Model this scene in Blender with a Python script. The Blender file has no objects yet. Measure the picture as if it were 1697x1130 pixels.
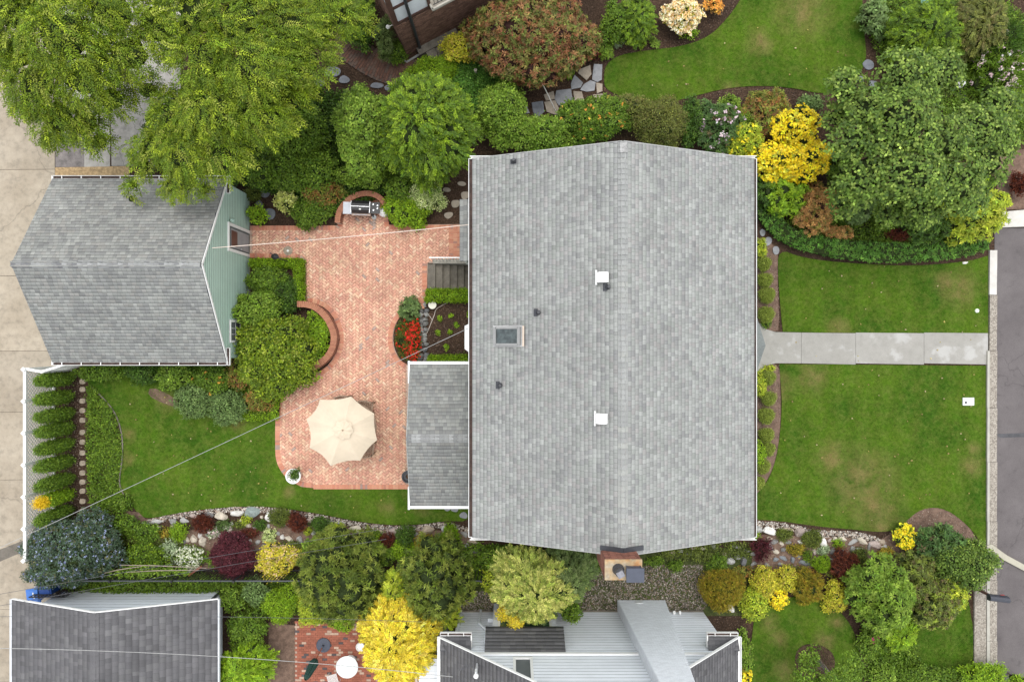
import bpy, bmesh, math, random
import numpy as np
from mathutils import Vector, Matrix, geometry
random.seed(7)
RNG = np.random.default_rng(7)
SC = bpy.context.scene
COL = SC.collection
# ------------------------------------------------------------------ camera, sky, sun, exposure
CAM_H = 30.0
FPX = 1147.0
cam_d = bpy.data.cameras.new('camera'); cam = bpy.data.objects.new('camera', cam_d); COL.objects.link(cam)
cam.location = (0, 0, CAM_H); cam.rotation_euler = (0, 0, 0)
cam_d.sensor_width = 36; cam_d.lens = FPX * 36 / 1697; cam_d.clip_start = 0.1; cam_d.clip_end = 2000
SC.camera = cam
world = bpy.data.worlds.new('World'); SC.world = world; world.use_nodes = True
wn = world.node_tree.nodes; wl = world.node_tree.links
for n in list(wn): wn.remove(n)
sky = wn.new('ShaderNodeTexSky'); sky.sky_type = 'NISHITA'; sky.sun_disc = False
SUN_EL, SUN_AZ = math.radians(76), math.radians(15)      # azimuth clockwise from +Y
sky.sun_elevation = SUN_EL; sky.sun_rotation = SUN_AZ
sky.dust_density = 1.0; sky.air_density = 1.0; sky.ozone_density = 1.0
bg = wn.new('ShaderNodeBackground'); bg.inputs['Strength'].default_value = 0.15
hsv = wn.new('ShaderNodeHueSaturation'); hsv.inputs['Saturation'].default_value = 0.14
out = wn.new('ShaderNodeOutputWorld')
wl.new(sky.outputs[0], hsv.inputs['Color']); wl.new(hsv.outputs[0], bg.inputs['Color']); wl.new(bg.outputs[0], out.inputs['Surface'])
sun_d = bpy.data.lights.new('sun', 'SUN'); sun_d.energy = 0.55; sun_d.angle = math.radians(35); sun_d.color = (1, .95, .88)
sun = bpy.data.objects.new('sun', sun_d); COL.objects.link(sun)
sd = Vector((math.sin(SUN_AZ) * math.cos(SUN_EL), math.cos(SUN_AZ) * math.cos(SUN_EL), math.sin(SUN_EL)))
sun.rotation_euler = sd.to_track_quat('Z', 'Y').to_euler(); sun.location = sd * 60
SC.view_settings.view_transform = 'Standard'; SC.view_settings.look = 'None'
SC.view_settings.exposure = 1.43; SC.view_settings.gamma = 1; SC.view_settings.use_curve_mapping = False

# ------------------------------------------------------------------ helpers
def W(px, py, z=0.0):
    k = (CAM_H - z) / FPX
    return Vector(((px - 848.5) * k, -(py - 565) * k, z))
def WL(pts, z=0.0): return [W(x, y, z) for x, y in pts]

class MB:
    def __init__(s): s.v = []; s.f = []; s.c = []
    def add(s, vs, fs, col=None):
        b = len(s.v); s.v += [tuple(v) for v in vs]; s.f += [tuple(i + b for i in f) for f in fs]
        s.c += [col or (1, 1, 1)] * len(vs); return s
    def box(s, c, d, rz=0, col=None, m=None):
        vs = []
        for sz in (-1, 1):
            for sx, sy in ((-1, -1), (1, -1), (1, 1), (-1, 1)):
                vs.append(Vector((sx * d[0] / 2, sy * d[1] / 2, sz * d[2] / 2)))
        M = m if m is not None else Matrix.Rotation(rz, 3, 'Z')
        c = Vector(c)
        return s.add([M @ v + c for v in vs], [(3, 2, 1, 0), (4, 5, 6, 7), (0, 1, 5, 4), (1, 2, 6, 5), (2, 3, 7, 6), (3, 0, 4, 7)], col)
    def bar(s, p, q, w, h, col=None, up=(0, 0, 1)):
        p = Vector(p); q = Vector(q); d = q - p; L = d.length
        if L < 1e-6: return s
        x = d / L; z = Vector(up) - x * Vector(up).dot(x)
        if z.length < 1e-4: z = Vector((0, 1, 0)) - x * x.y
        z.normalize(); y = z.cross(x)
        return s.box((p + q) / 2, (L, w, h), col=col, m=Matrix((x, y, z)).transposed())
    def tube(s, pts, rad, n=8, col=None, cap=True):
        pts = [Vector(p) for p in pts]; rs = rad if isinstance(rad, (list, tuple)) else [rad] * len(pts)
        vs = []; fs = []; prev = None
        for i, p in enumerate(pts):
            t = (pts[min(i + 1, len(pts) - 1)] - pts[max(i - 1, 0)]).normalized()
            a = prev if prev is not None else (Vector((1, 0, 0)) if abs(t.x) < .9 else Vector((0, 1, 0)))
            a = (a - t * a.dot(t)).normalized(); prev = a; b = t.cross(a)
            for k in range(n):
                th = 2 * math.pi * k / n
                vs.append(p + (a * math.cos(th) + b * math.sin(th)) * rs[i])
        for i in range(len(pts) - 1):
            for k in range(n):
                fs.append((i * n + k, i * n + (k + 1) % n, (i + 1) * n + (k + 1) % n, (i + 1) * n + k))
        if cap: fs.append(tuple(range(n - 1, -1, -1))); fs.append(tuple(range((len(pts) - 1) * n, len(pts) * n)))
        return s.add(vs, fs, col)
    def lathe(s, c, prof, n=24, col=None, sx=1, sy=1, caps=True):
        vs = []; fs = []
        for r, z in prof:
            for k in range(n):
                th = 2 * math.pi * k / n; vs.append((c[0] + r * math.cos(th) * sx, c[1] + r * math.sin(th) * sy, c[2] + z))
        m = len(prof)
        for i in range(m - 1):
            for k in range(n): fs.append((i * n + k, i * n + (k + 1) % n, (i + 1) * n + (k + 1) % n, (i + 1) * n + k))
        if caps and prof[0][0] > 1e-4: fs.append(tuple(range(n - 1, -1, -1)))
        if caps and prof[-1][0] > 1e-4: fs.append(tuple(range((m - 1) * n, m * n)))
        return s.add(vs, fs, col)
    def sheet(s, pts, z, th=0.0, col=None):
        """flat polygon at height z, with side walls th deep"""
        p3 = [Vector((p[0], p[1], z)) for p in pts]
        tris = geometry.tessellate_polygon([p3]); n = len(p3); fs = []
        for t in tris:
            a, b, c = (p3[i] for i in t)
            fs.append(tuple(t) if (b - a).cross(c - a).z > 0 else tuple(reversed(t)))
        area = sum(p3[i].x * p3[(i + 1) % n].y - p3[(i + 1) % n].x * p3[i].y for i in range(n))
        vs = list(p3)
        if th:
            vs += [Vector((p.x, p.y, z - th)) for p in p3]
            for i in range(n):
                j = (i + 1) % n; f = (i, i + n, j + n, j) if area > 0 else (j, j + n, i + n, i); fs.append(f)
        return s.add(vs, fs, col)
    def prism(s, poly, origin, ux, uy, ext, col=None):
        """2-D polygon in the plane (ux,uy) extruded along vector ext"""
        o = Vector(origin); ux = Vector(ux); uy = Vector(uy); e = Vector(ext); n = len(poly)
        vs = [o + ux * a + uy * b for a, b in poly] + [o + ux * a + uy * b + e for a, b in poly]
        fs = [tuple(range(n)), tuple(range(2 * n - 1, n - 1, -1))] + [(i + n, (i + 1) % n + n, (i + 1) % n, i) for i in range(n)]
        return s.add(vs, fs, col)

def props(o, label=None, cat=None, group=None, kind=None):
    if label: o['label'] = label
    if cat: o['category'] = cat
    if group: o['group'] = group
    if kind: o['kind'] = kind
    return o
def thing(name, loc, label, cat, group=None, rz=0):
    o = bpy.data.objects.new(name, None); COL.objects.link(o); o.location = loc; o.rotation_euler = (0, 0, rz); o.empty_display_size = .2
    return props(o, label, cat, group)
WLOC = {}
def wloc(o):
    l = Vector(o.location)
    while o.parent: o = o.parent; l = l + Vector(o.location)
    return l
def obj(name, mb, mat, parent=None, local=False, smooth=False, kind=None, label=None, origin=None):
    me = bpy.data.meshes.new(name)
    off = Vector((0, 0, 0))
    if not local:
        if parent: off = wloc(parent)
        elif origin is not None: off = Vector(origin)
    me.from_pydata([(v[0] - off.x, v[1] - off.y, v[2] - off.z) for v in mb.v], [], mb.f)
    if any(c != (1, 1, 1) for c in mb.c):
        a = me.color_attributes.new('Col', 'FLOAT_COLOR', 'POINT')
        a.data.foreach_set('color', np.array([(c[0], c[1], c[2], 1) for c in mb.c], dtype=np.float32).ravel())
    if smooth: me.polygons.foreach_set('use_smooth', [True] * len(me.polygons))
    me.materials.append(mat); me.update()
    o = bpy.data.objects.new(name, me); COL.objects.link(o)
    if parent: o.parent = parent
    if not local and not parent: o.location = off
    return props(o, label=label, kind=kind)
def np_obj(name, V, F, C, mat, parent=None, kind=None, label=None):
    """V (n,3), F (m,4 or 3), C (n,3) world coordinates"""
    me = bpy.data.meshes.new(name); n = len(V); m = len(F); k = F.shape[1]
    off = wloc(parent) if parent else Vector((0, 0, 0))
    me.vertices.add(n); me.vertices.foreach_set('co', (V - np.array(off)[None, :]).astype(np.float32).ravel())
    me.loops.add(m * k); me.loops.foreach_set('vertex_index', F.astype(np.int32).ravel())
    me.polygons.add(m); me.polygons.foreach_set('loop_start', np.arange(0, m * k, k, dtype=np.int32))
    a = me.color_attributes.new('Col', 'FLOAT_COLOR', 'POINT')
    a.data.foreach_set('color', np.concatenate([C, np.ones((n, 1))], 1).astype(np.float32).ravel())
    me.materials.append(mat); me.update(calc_edges=True)
    o = bpy.data.objects.new(name, me); COL.objects.link(o)
    if parent: o.parent = parent
    return props(o, label=label, kind=kind)
def inst(src, name, loc, rz, parent=None, scale=None):
    o = src.copy(); o.name = name; COL.objects.link(o); o.location = loc; o.rotation_euler = (0, 0, rz); o.parent = parent
    if scale: o.scale = scale
    return o
def chaikin(p, it=2, closed=True):
    p = [tuple(q) for q in p]
    for _ in range(it):
        r = []; n = len(p); rg = range(n) if closed else range(n - 1)
        if not closed: r.append(p[0])
        for i in rg:
            a = p[i]; b = p[(i + 1) % n]
            r.append((a[0] * .75 + b[0] * .25, a[1] * .75 + b[1] * .25)); r.append((a[0] * .25 + b[0] * .75, a[1] * .25 + b[1] * .75))
        if not closed: r.append(p[-1])
        p = r
    return p
def inpoly(P, poly):
    x = P[:, 0]; y = P[:, 1]; r = np.zeros(len(P), bool); n = len(poly)
    for i in range(n):
        x1, y1 = poly[i][0], poly[i][1]; x2, y2 = poly[(i + 1) % n][0], poly[(i + 1) % n][1]
        if y1 == y2: continue
        c = ((y1 > y) != (y2 > y)) & (x < (x2 - x1) * (y - y1) / (y2 - y1) + x1); r ^= c
    return r
def along(pts, step, closed=False):
    """points every step metres along a polyline with tangent angle"""
    P = [Vector((p[0], p[1])) for p in pts]
    if closed: P.append(P[0])
    L = [0]
    for i in range(len(P) - 1): L.append(L[-1] + (P[i + 1] - P[i]).length)
    n = max(1, int(round(L[-1] / step))); res = []
    for k in range(n):
        s = (k + .5) * L[-1] / n; i = 0
        while i < len(P) - 2 and L[i + 1] < s: i += 1
        t = (s - L[i]) / max(1e-9, L[i + 1] - L[i]); d = P[i + 1] - P[i]
        q = P[i].lerp(P[i + 1], t); res.append((q.x, q.y, math.atan2(d.y, d.x)))
    return res

# ------------------------------------------------------------------ materials
def newmat(name):
    m = bpy.data.materials.new(name); m.use_nodes = True; nt = m.node_tree
    for n in list(nt.nodes): nt.nodes.remove(n)
    o = nt.nodes.new('ShaderNodeOutputMaterial'); b = nt.nodes.new('ShaderNodeBsdfPrincipled'); nt.links.new(b.outputs[0], o.inputs[0])
    return m, nt, b
def nd(nt, t, **kw):
    n = nt.nodes.new(t)
    for k, v in kw.items():
        if k in n.inputs: n.inputs[k].default_value = v
        else: setattr(n, k, v)
    return n
def noise(nt, vec, scale, detail=4, rough=.6):
    n = nd(nt, 'ShaderNodeTexNoise'); n.inputs['Scale'].default_value = scale; n.inputs['Detail'].default_value = detail; n.inputs['Roughness'].default_value = rough
    nt.links.new(vec, n.inputs['Vector']); return n.outputs['Fac']
def ramp(nt, fac, stops):
    r = nd(nt, 'ShaderNodeValToRGB'); nt.links.new(fac, r.inputs[0]); e = r.color_ramp.elements
    e[0].position = stops[0][0]; e[0].color = (*stops[0][1], 1); e[1].position = stops[-1][0]; e[1].color = (*stops[-1][1], 1)
    for p, c in stops[1:-1]:
        x = e.new(p); x.color = (*c, 1)
    return r.outputs[0]
def mix(nt, a, b, fac, mode='MIX'):
    m = nd(nt, 'ShaderNodeMix'); m.data_type = 'RGBA'; m.blend_type = mode
    for v, i in ((a, 6), (b, 7)):
        if isinstance(v, tuple): m.inputs[i].default_value = (*v, 1)
        else: nt.links.new(v, m.inputs[i])
    if isinstance(fac, (int, float)): m.inputs[0].default_value = fac
    else: nt.links.new(fac, m.inputs[0])
    return m.outputs[2]
def bump(nt, b, fac, strength, dist=.01):
    u = nd(nt, 'ShaderNodeBump'); u.inputs['Strength'].default_value = strength; u.inputs['Distance'].default_value = dist
    nt.links.new(fac, u.inputs['Height']); nt.links.new(u.outputs[0], b.inputs['Normal'])
def grey(v): return (v, v, v)
def simple(name, col, rough=.7, var=.18, scale=3.0, bumps=.2, metal=0, fine=40, spec=.5):
    m, nt, b = newmat(name); pos = nd(nt, 'ShaderNodeNewGeometry').outputs['Position']
    f1 = noise(nt, pos, scale, 6); f2 = noise(nt, pos, fine, 3)
    lo = 1 - var; hi = 1 + var
    c = mix(nt, tuple(x for x in col), ramp(nt, f1, [(.3, grey(lo)), (.7, grey(hi))]), 1.0, 'MULTIPLY')
    c = mix(nt, c, ramp(nt, f2, [(.3, grey(1 - var * .6)), (.7, grey(1 + var * .6))]), 1.0, 'MULTIPLY')
    nt.links.new(c, b.inputs['Base Color']); b.inputs['Roughness'].default_value = rough; b.inputs['Metallic'].default_value = metal
    b.inputs['Specular IOR Level'].default_value = spec
    if bumps: bump(nt, b, f2, bumps, .01)
    return m
def attrmat(name, rough=.8, fine=60, var=.2, bumps=.3, rnd=None, big=0, spec=.3):
    """colour from the Col attribute (or from a per-object random ramp) times fine grain"""
    m, nt, b = newmat(name); pos = nd(nt, 'ShaderNodeNewGeometry').outputs['Position']
    if rnd: c = ramp(nt, nd(nt, 'ShaderNodeObjectInfo').outputs['Random'], rnd)
    else:
        a = nd(nt, 'ShaderNodeAttribute'); a.attribute_name = 'Col'; c = a.outputs['Color']
    f2 = noise(nt, pos, fine, 3)
    c = mix(nt, c, ramp(nt, f2, [(.3, grey(1 - var)), (.7, grey(1 + var))]), 1.0, 'MULTIPLY')
    if big:
        f3 = noise(nt, pos, .7, 5); c = mix(nt, c, ramp(nt, f3, [(.32, grey(1 - big)), (.68, grey(1 + big))]), 1.0, 'MULTIPLY')
    nt.links.new(c, b.inputs['Base Color']); b.inputs['Roughness'].default_value = rough; b.inputs['Specular IOR Level'].default_value = spec
    if bumps: bump(nt, b, f2, bumps, .008)
    return m

M_LEAF = None
def leafmat(name, trans=.35, rough=.5, spec=.35):
    m, nt, b = newmat(name); a = nd(nt, 'ShaderNodeAttribute'); a.attribute_name = 'Col'
    nt.links.new(a.outputs['Color'], b.inputs['Base Color']); b.inputs['Roughness'].default_value = rough; b.inputs['Specular IOR Level'].default_value = spec
    t = nd(nt, 'ShaderNodeBsdfTranslucent')
    c2 = mix(nt, a.outputs['Color'], (1.15, 1.25, .6), 1.0, 'MULTIPLY'); nt.links.new(c2, t.inputs['Color'])
    ms = nd(nt, 'ShaderNodeMixShader'); ms.inputs[0].default_value = trans
    o = [n for n in nt.nodes if n.type == 'OUTPUT_MATERIAL'][0]
    nt.links.new(b.outputs[0], ms.inputs[1]); nt.links.new(t.outputs[0], ms.inputs[2]); nt.links.new(ms.outputs[0], o.inputs[0])
    return m
M_LEAF = leafmat('leaf', .3, .5, .22)
M_PETAL = leafmat('petal', .3, .7, .2)
M_SHINGLE = attrmat('asphalt_shingle', .95, 55, .10, .2, big=.09, spec=.15)
M_BRICKS = attrmat('brick_set', .9, 45, .16, .4, big=.15)
BR = [(0, (.46, .19, .12)), (.2, (.50, .235, .15)), (.4, (.43, .165, .105)), (.6, (.54, .285, .18)), (.8, (.48, .20, .135)), (.93, (.36, .17, .12)), (1, (.30, .22, .19))]
M_BRICK = attrmat('brick', .9, 45, .16, .4, rnd=BR, big=.08)
M_CAP = attrmat('wall_brick', .9, 45, .18, .4, rnd=[(0, (.34, .145, .085)), (.5, (.38, .175, .105)), (1, (.30, .125, .08))])
M_WALLB = simple('brick_wall_body', (.24, .12, .085), .9, .25, 14)
M_MORTAR = simple('mortar_sand', (.42, .30, .235), .95, .2, 5)
M_DBRICK = attrmat('dark_brick', .9, 40, .22, .5, rnd=[(0, (.085, .045, .032)), (.5, (.12, .06, .042)), (1, (.10, .07, .055))])
M_DMORT = simple('dark_mortar', (.075, .055, .045), .95, .25, 6)
M_WHITE = simple('white_paint', (.74, .74, .72), .5, .06, 2, .05)
M_DEBRIS = simple('gutter_debris', (.055, .035, .028), .95, .5, 8, .8)
M_BROWNG = simple('brown_metal', (.09, .055, .045), .5, .2, 3, .05)
M_GREEN = simple('green_siding', (.39, .53, .45), .6, .06, 1.5, .08, fine=90)
M_GREY = simple('grey_siding', (.66, .70, .74), .65, .05, 1.5, .08, fine=90)
M_LGREY = simple('pale_siding', (.74, .77, .81), .65, .05, 1.5, .08, fine=90)
M_SHADOWGAP = simple('weathered_sheathing', (.10, .11, .11), .9, .1, 3)  # dark wall backing, paints the shadow lines between siding boards
M_BARK = simple('bark', (.10, .075, .055), .95, .35, 12, .8)
M_TWIG = simple('inner_leaf', (.022, .032, .010), .95, .5, 9, .8, spec=.1)  # near-black green, paints the shade deep inside crowns
M_TWIGR = simple('inner_leaf_red', (.030, .014, .012), .95, .5, 9, .8, spec=.1)  # same painted crown shade, reddish for red-leaved shrubs
M_BLACK = simple('black_metal', (.018, .018, .02), .45, .2, 5, .05)
M_DGREY = simple('dark_plastic', (.028, .03, .036), .5, .15, 5, .05)
M_STEEL = simple('brushed_steel', (.55, .56, .58), .32, .12, 5, .08, metal=.85)
M_WOOD = simple('teak_wood', (.30, .21, .145), .75, .25, 6, .3, fine=60)
M_CANVAS = simple('cream_canvas', (.55, .465, .35), .9, .05, 2.5, .1, fine=120)
M_WIREW = simple('wire_grey', (.30, .30, .29), .5, .15, 5, 0)
M_WIRED = simple('wire_dark', (.07, .07, .075), .5, .15, 5, 0)
M_METAL = simple('flashing_metal', (.048, .056, .080), .5, .15, 4, .1)
M_STONE = simple('concrete_step', (.155, .138, .112), .9, .35, 3, .5, fine=30)
M_KERBW = simple('kerb_bright', (.50, .48, .44), .85, .12, 3, .3)
M_KERB = simple('kerb_white', (.36, .345, .30), .85, .12, 3, .3)
M_PAD = simple('weathered_stone', (.30, .25, .19), .95, .35, 8, .6)

def cracks(nt, pos, c, scale, width, dark):
    n = nd(nt, 'ShaderNodeTexNoise'); n.inputs['Scale'].default_value = 1.4; n.inputs['Detail'].default_value = 6; nt.links.new(pos, n.inputs['Vector'])
    a = nd(nt, 'ShaderNodeVectorMath'); a.operation = 'MULTIPLY_ADD'; a.inputs[1].default_value = (.9, .9, .9); nt.links.new(n.outputs['Color'], a.inputs[0]); nt.links.new(pos, a.inputs[2])
    v = nd(nt, 'ShaderNodeTexVoronoi'); v.feature = 'DISTANCE_TO_EDGE'; v.inputs['Scale'].default_value = scale; nt.links.new(a.outputs[0], v.inputs['Vector'])
    return mix(nt, c, ramp(nt, v.outputs['Distance'], [(0, grey(dark)), (width, grey(1))]), 1, 'MULTIPLY')
def concrete(name, a, b2, stain=.3, rnd=.1, blotch=None, crack=0):
    m, nt, b = newmat(name); pos = nd(nt, 'ShaderNodeNewGeometry').outputs['Position']
    f1 = noise(nt, pos, .55, 8, .65); f2 = noise(nt, pos, 3.2, 8, .7); f3 = noise(nt, pos, 70, 2)
    c = mix(nt, a, b2, ramp(nt, f1, [(.35, grey(0)), (.65, grey(1))]))
    c = mix(nt, c, ramp(nt, f2, [(.28, grey(1 - stain)), (.5, grey(1)), (.75, grey(1 + stain * .5))]), 1, 'MULTIPLY')
    c = mix(nt, c, ramp(nt, f3, [(.3, grey(.86)), (.7, grey(1.14))]), 1, 'MULTIPLY')
    if blotch:
        f4 = noise(nt, pos, 1.1, 9, .55); c = mix(nt, c, blotch, ramp(nt, f4, [(.56, grey(0)), (.64, grey(.5))]))
    if crack: c = cracks(nt, pos, c, crack, .004 if crack < .2 else .008, .72 if crack < .2 else .5)
    oi = nd(nt, 'ShaderNodeObjectInfo').outputs['Random']
    c = mix(nt, c, ramp(nt, oi, [(0, grey(1 - rnd)), (1, grey(1 + rnd))]), 1, 'MULTIPLY')
    nt.links.new(c, b.inputs['Base Color']); b.inputs['Roughness'].default_value = .9; bump(nt, b, f3, .3)
    return m
M_ALLEY = concrete('alley_concrete', (.28, .235, .175), (.36, .31, .24), .32, .07, crack=.09)
M_OLDCON = concrete('old_concrete', (.30, .28, .25), (.38, .36, .33), .4, crack=.45)
M_WALK = concrete('walk_concrete', (.26, .25, .225), (.30, .29, .265), .14, .03, blotch=(.43, .425, .41))
def asphalt():
    m, nt, b = newmat('asphalt'); pos = nd(nt, 'ShaderNodeNewGeometry').outputs['Position']
    f1 = noise(nt, pos, .6, 6, .6); f2 = noise(nt, pos, 2.2, 7, .7); f3 = noise(nt, pos, 90, 2)
    c = mix(nt, (.088, .077, .077), (.118, .105, .104), ramp(nt, f1, [(.35, grey(0)), (.65, grey(1))]))
    c = mix(nt, c, ramp(nt, f2, [(.25, grey(.62)), (.42, grey(1)), (.8, grey(1.12))]), 1, 'MULTIPLY'); c = cracks(nt, pos, c, .16, .004, .7)
    c = mix(nt, c, ramp(nt, f3, [(.3, grey(.75)), (.7, grey(1.25))]), 1, 'MULTIPLY')
    nt.links.new(c, b.inputs['Base Color']); b.inputs['Roughness'].default_value = .9; bump(nt, b, f3, .4); return m
M_ASPH = asphalt()
def aggregate():
    m, nt, b = newmat('exposed_aggregate'); pos = nd(nt, 'ShaderNodeNewGeometry').outputs['Position']
    v = nd(nt, 'ShaderNodeTexVoronoi'); v.inputs['Scale'].default_value = 22; nt.links.new(pos, v.inputs['Vector'])
    c = ramp(nt, v.outputs['Color'], [(.1, (.16, .14, .115)), (.45, (.24, .21, .175)), (.9, (.36, .33, .28))])
    nt.links.new(c, b.inputs['Base Color']); b.inputs['Roughness'].default_value = .9; bump(nt, b, v.outputs['Distance'], .6); return m
M_AGG = aggregate()
def soil():
    m, nt, b = newmat('bark_mulch_soil'); pos = nd(nt, 'ShaderNodeNewGeometry').outputs['Position']
    v = nd(nt, 'ShaderNodeTexVoronoi'); v.inputs['Scale'].default_value = 26; nt.links.new(pos, v.inputs['Vector'])
    f1 = noise(nt, pos, .5, 5); f2 = noise(nt, pos, 14, 6, .7)
    c = ramp(nt, f2, [(.25, (.022, .014, .010)), (.5, (.05, .032, .022)), (.75, (.10, .068, .048))])
    c = mix(nt, c, ramp(nt, v.outputs['Color'], [(.0, grey(.55)), (.8, grey(1.2)), (1, grey(2.1))]), 1, 'MULTIPLY')
    c = mix(nt, c, ramp(nt, f1, [(.35, (.75, .75, .75)), (.65, (1.35, 1.3, 1.25))]), 1, 'MULTIPLY')
    nt.links.new(c, b.inputs['Base Color']); b.inputs['Roughness'].default_value = .95; b.inputs['Specular IOR Level'].default_value = .1; bump(nt, b, f2, .9, .03); return m
M_SOIL = soil()
M_DRYSOIL = simple('dry_soil', (.15, .10, .075), .95, .35, 4, .8, fine=25, spec=.1)
M_MOSS = simple('mossy_ground', (.05, .062, .02), .95, .5, 3, .8, fine=18, spec=.1)
DRY = [(1430, 800, 75), (1380, 760, 40), (1610, 770, 26), (1612, 745, 18), (1590, 480, 42), (1570, 470, 30), (1450, 840, 60), (1295, 640, 30), (1390, 545, 25), (1330, 20, 60), (1260, 70, 30), (1210, 152, 22),
       (275, 665, 24), (212, 720, 18), (212, 760, 16), (1290, 1060, 22), (1300, 1110, 26), (1275, 1030, 20), (1365, 1060, 24), (700, 840, 20), (480, 815, 14), (1460, 875, 24), (1385, 1030, 20), (640, 840, 18), (1345, 625, 34), (395, 700, 20)]
def grassmat(name='turf', dark=1.0):
    m, nt, b = newmat(name); pos = nd(nt, 'ShaderNodeNewGeometry').outputs['Position']
    f1 = noise(nt, pos, .42, 4, .55); f2 = noise(nt, pos, 2.6, 7, .72); f3 = noise(nt, pos, 34, 3, .7)
    c = mix(nt, (.032, .080, .006), (.066, .126, .009), ramp(nt, f1, [(.36, grey(0)), (.64, grey(1))]))
    c = mix(nt, c, (.082, .115, .018), ramp(nt, f2, [(.42, grey(0)), (.68, grey(.9))]))
    f5 = noise(nt, pos, 7.5, 6, .7); c = mix(nt, c, ramp(nt, f5, [(.3, (.66, .70, .70)), (.5, grey(1)), (.7, (1.38, 1.25, 1.7))]), 1, 'MULTIPLY')
    # worn and scorched places, in metres on the ground
    mask = None
    for (px, py, r) in DRY:
        p = W(px, py); d = nd(nt, 'ShaderNodeVectorMath'); d.operation = 'DISTANCE'; d.inputs[1].default_value = (p.x, p.y, .03); nt.links.new(pos, d.inputs[0])
        mr = nd(nt, 'ShaderNodeMapRange'); mr.inputs['From Min'].default_value = r / 38.2; mr.inputs['From Max'].default_value = 0; nt.links.new(d.outputs['Value'], mr.inputs['Value'])
        if mask is None: mask = mr.outputs[0]
        else:
            mm = nd(nt, 'ShaderNodeMath'); mm.operation = 'MAXIMUM'; nt.links.new(mask, mm.inputs[0]); nt.links.new(mr.outputs[0], mm.inputs[1]); mask = mm.outputs[0]
    f4 = noise(nt, pos, 1.7, 7, .7)
    mu = nd(nt, 'ShaderNodeMath'); mu.operation = 'MULTIPLY'; nt.links.new(mask, mu.inputs[0]); nt.links.new(ramp(nt, f4, [(.3, grey(0)), (.62, grey(1.6))]), mu.inputs[1])
    mu2 = nd(nt, 'ShaderNodeMath'); mu2.operation = 'MULTIPLY'; mu2.inputs[1].default_value = .58; nt.links.new(mu.outputs[0], mu2.inputs[0]); c = mix(nt, c, (.175, .140, .055), mu2.outputs[0])
    c = mix(nt, c, ramp(nt, f3, [(.25, grey(.62)), (.75, grey(1.42))]), 1, 'MULTIPLY')
    wv = nd(nt, 'ShaderNodeTexWave'); wv.inputs['Scale'].default_value = .32; wv.inputs['Distortion'].default_value = 5.5; wv.inputs['Detail'].default_value = 2; nt.links.new(pos, wv.inputs['Vector'])
    c = mix(nt, c, ramp(nt, wv.outputs['Fac'], [(.2, (1.0, .97, .96)), (.8, (1.06, 1.05, 1.06))]), 1, 'MULTIPLY')
    a = nd(nt, 'ShaderNodeAttribute'); a.attribute_name = 'Col'
    c = mix(nt, c, a.outputs['Color'], 1, 'MULTIPLY')
    nt.links.new(c, b.inputs['Base Color']); b.inputs['Roughness'].default_value = .8; b.inputs['Specular IOR Level'].default_value = .05; return m
M_TURF = grassmat()
def rockmat():
    m, nt, b = newmat('rock'); pos = nd(nt, 'ShaderNodeNewGeometry').outputs['Position']
    a = nd(nt, 'ShaderNodeObjectInfo').outputs['Color']
    f1 = noise(nt, pos, 5, 8, .7); f2 = noise(nt, pos, 26, 6, .7)
    c = mix(nt, a, ramp(nt, f1, [(.3, grey(.62)), (.5, grey(1)), (.7, grey(1.15))]), 1, 'MULTIPLY')
    c = mix(nt, c, ramp(nt, f2, [(.3, grey(.7)), (.7, grey(1.2))]), 1, 'MULTIPLY')
    nt.links.new(c, b.inputs['Base Color']); b.inputs['Roughness'].default_value = .85; bump(nt, b, f2, .6, .02); return m
M_ROCK = rockmat()
M_PEBBLE = attrmat('pebbles', .85, 30, .15, 0)
def glassmat():
    m, nt, b = newmat('window_glass'); pos = nd(nt, 'ShaderNodeNewGeometry').outputs['Position']
    f = noise(nt, pos, 6, 5); c = ramp(nt, f, [(.4, (.02, .03, .03)), (.65, (.06, .08, .08))]); nt.links.new(c, b.inputs['Base Color'])
    b.inputs['Roughness'].default_value = .08; b.inputs['Specular IOR Level'].default_value = .8; return m
M_GLASS = glassmat()

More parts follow.
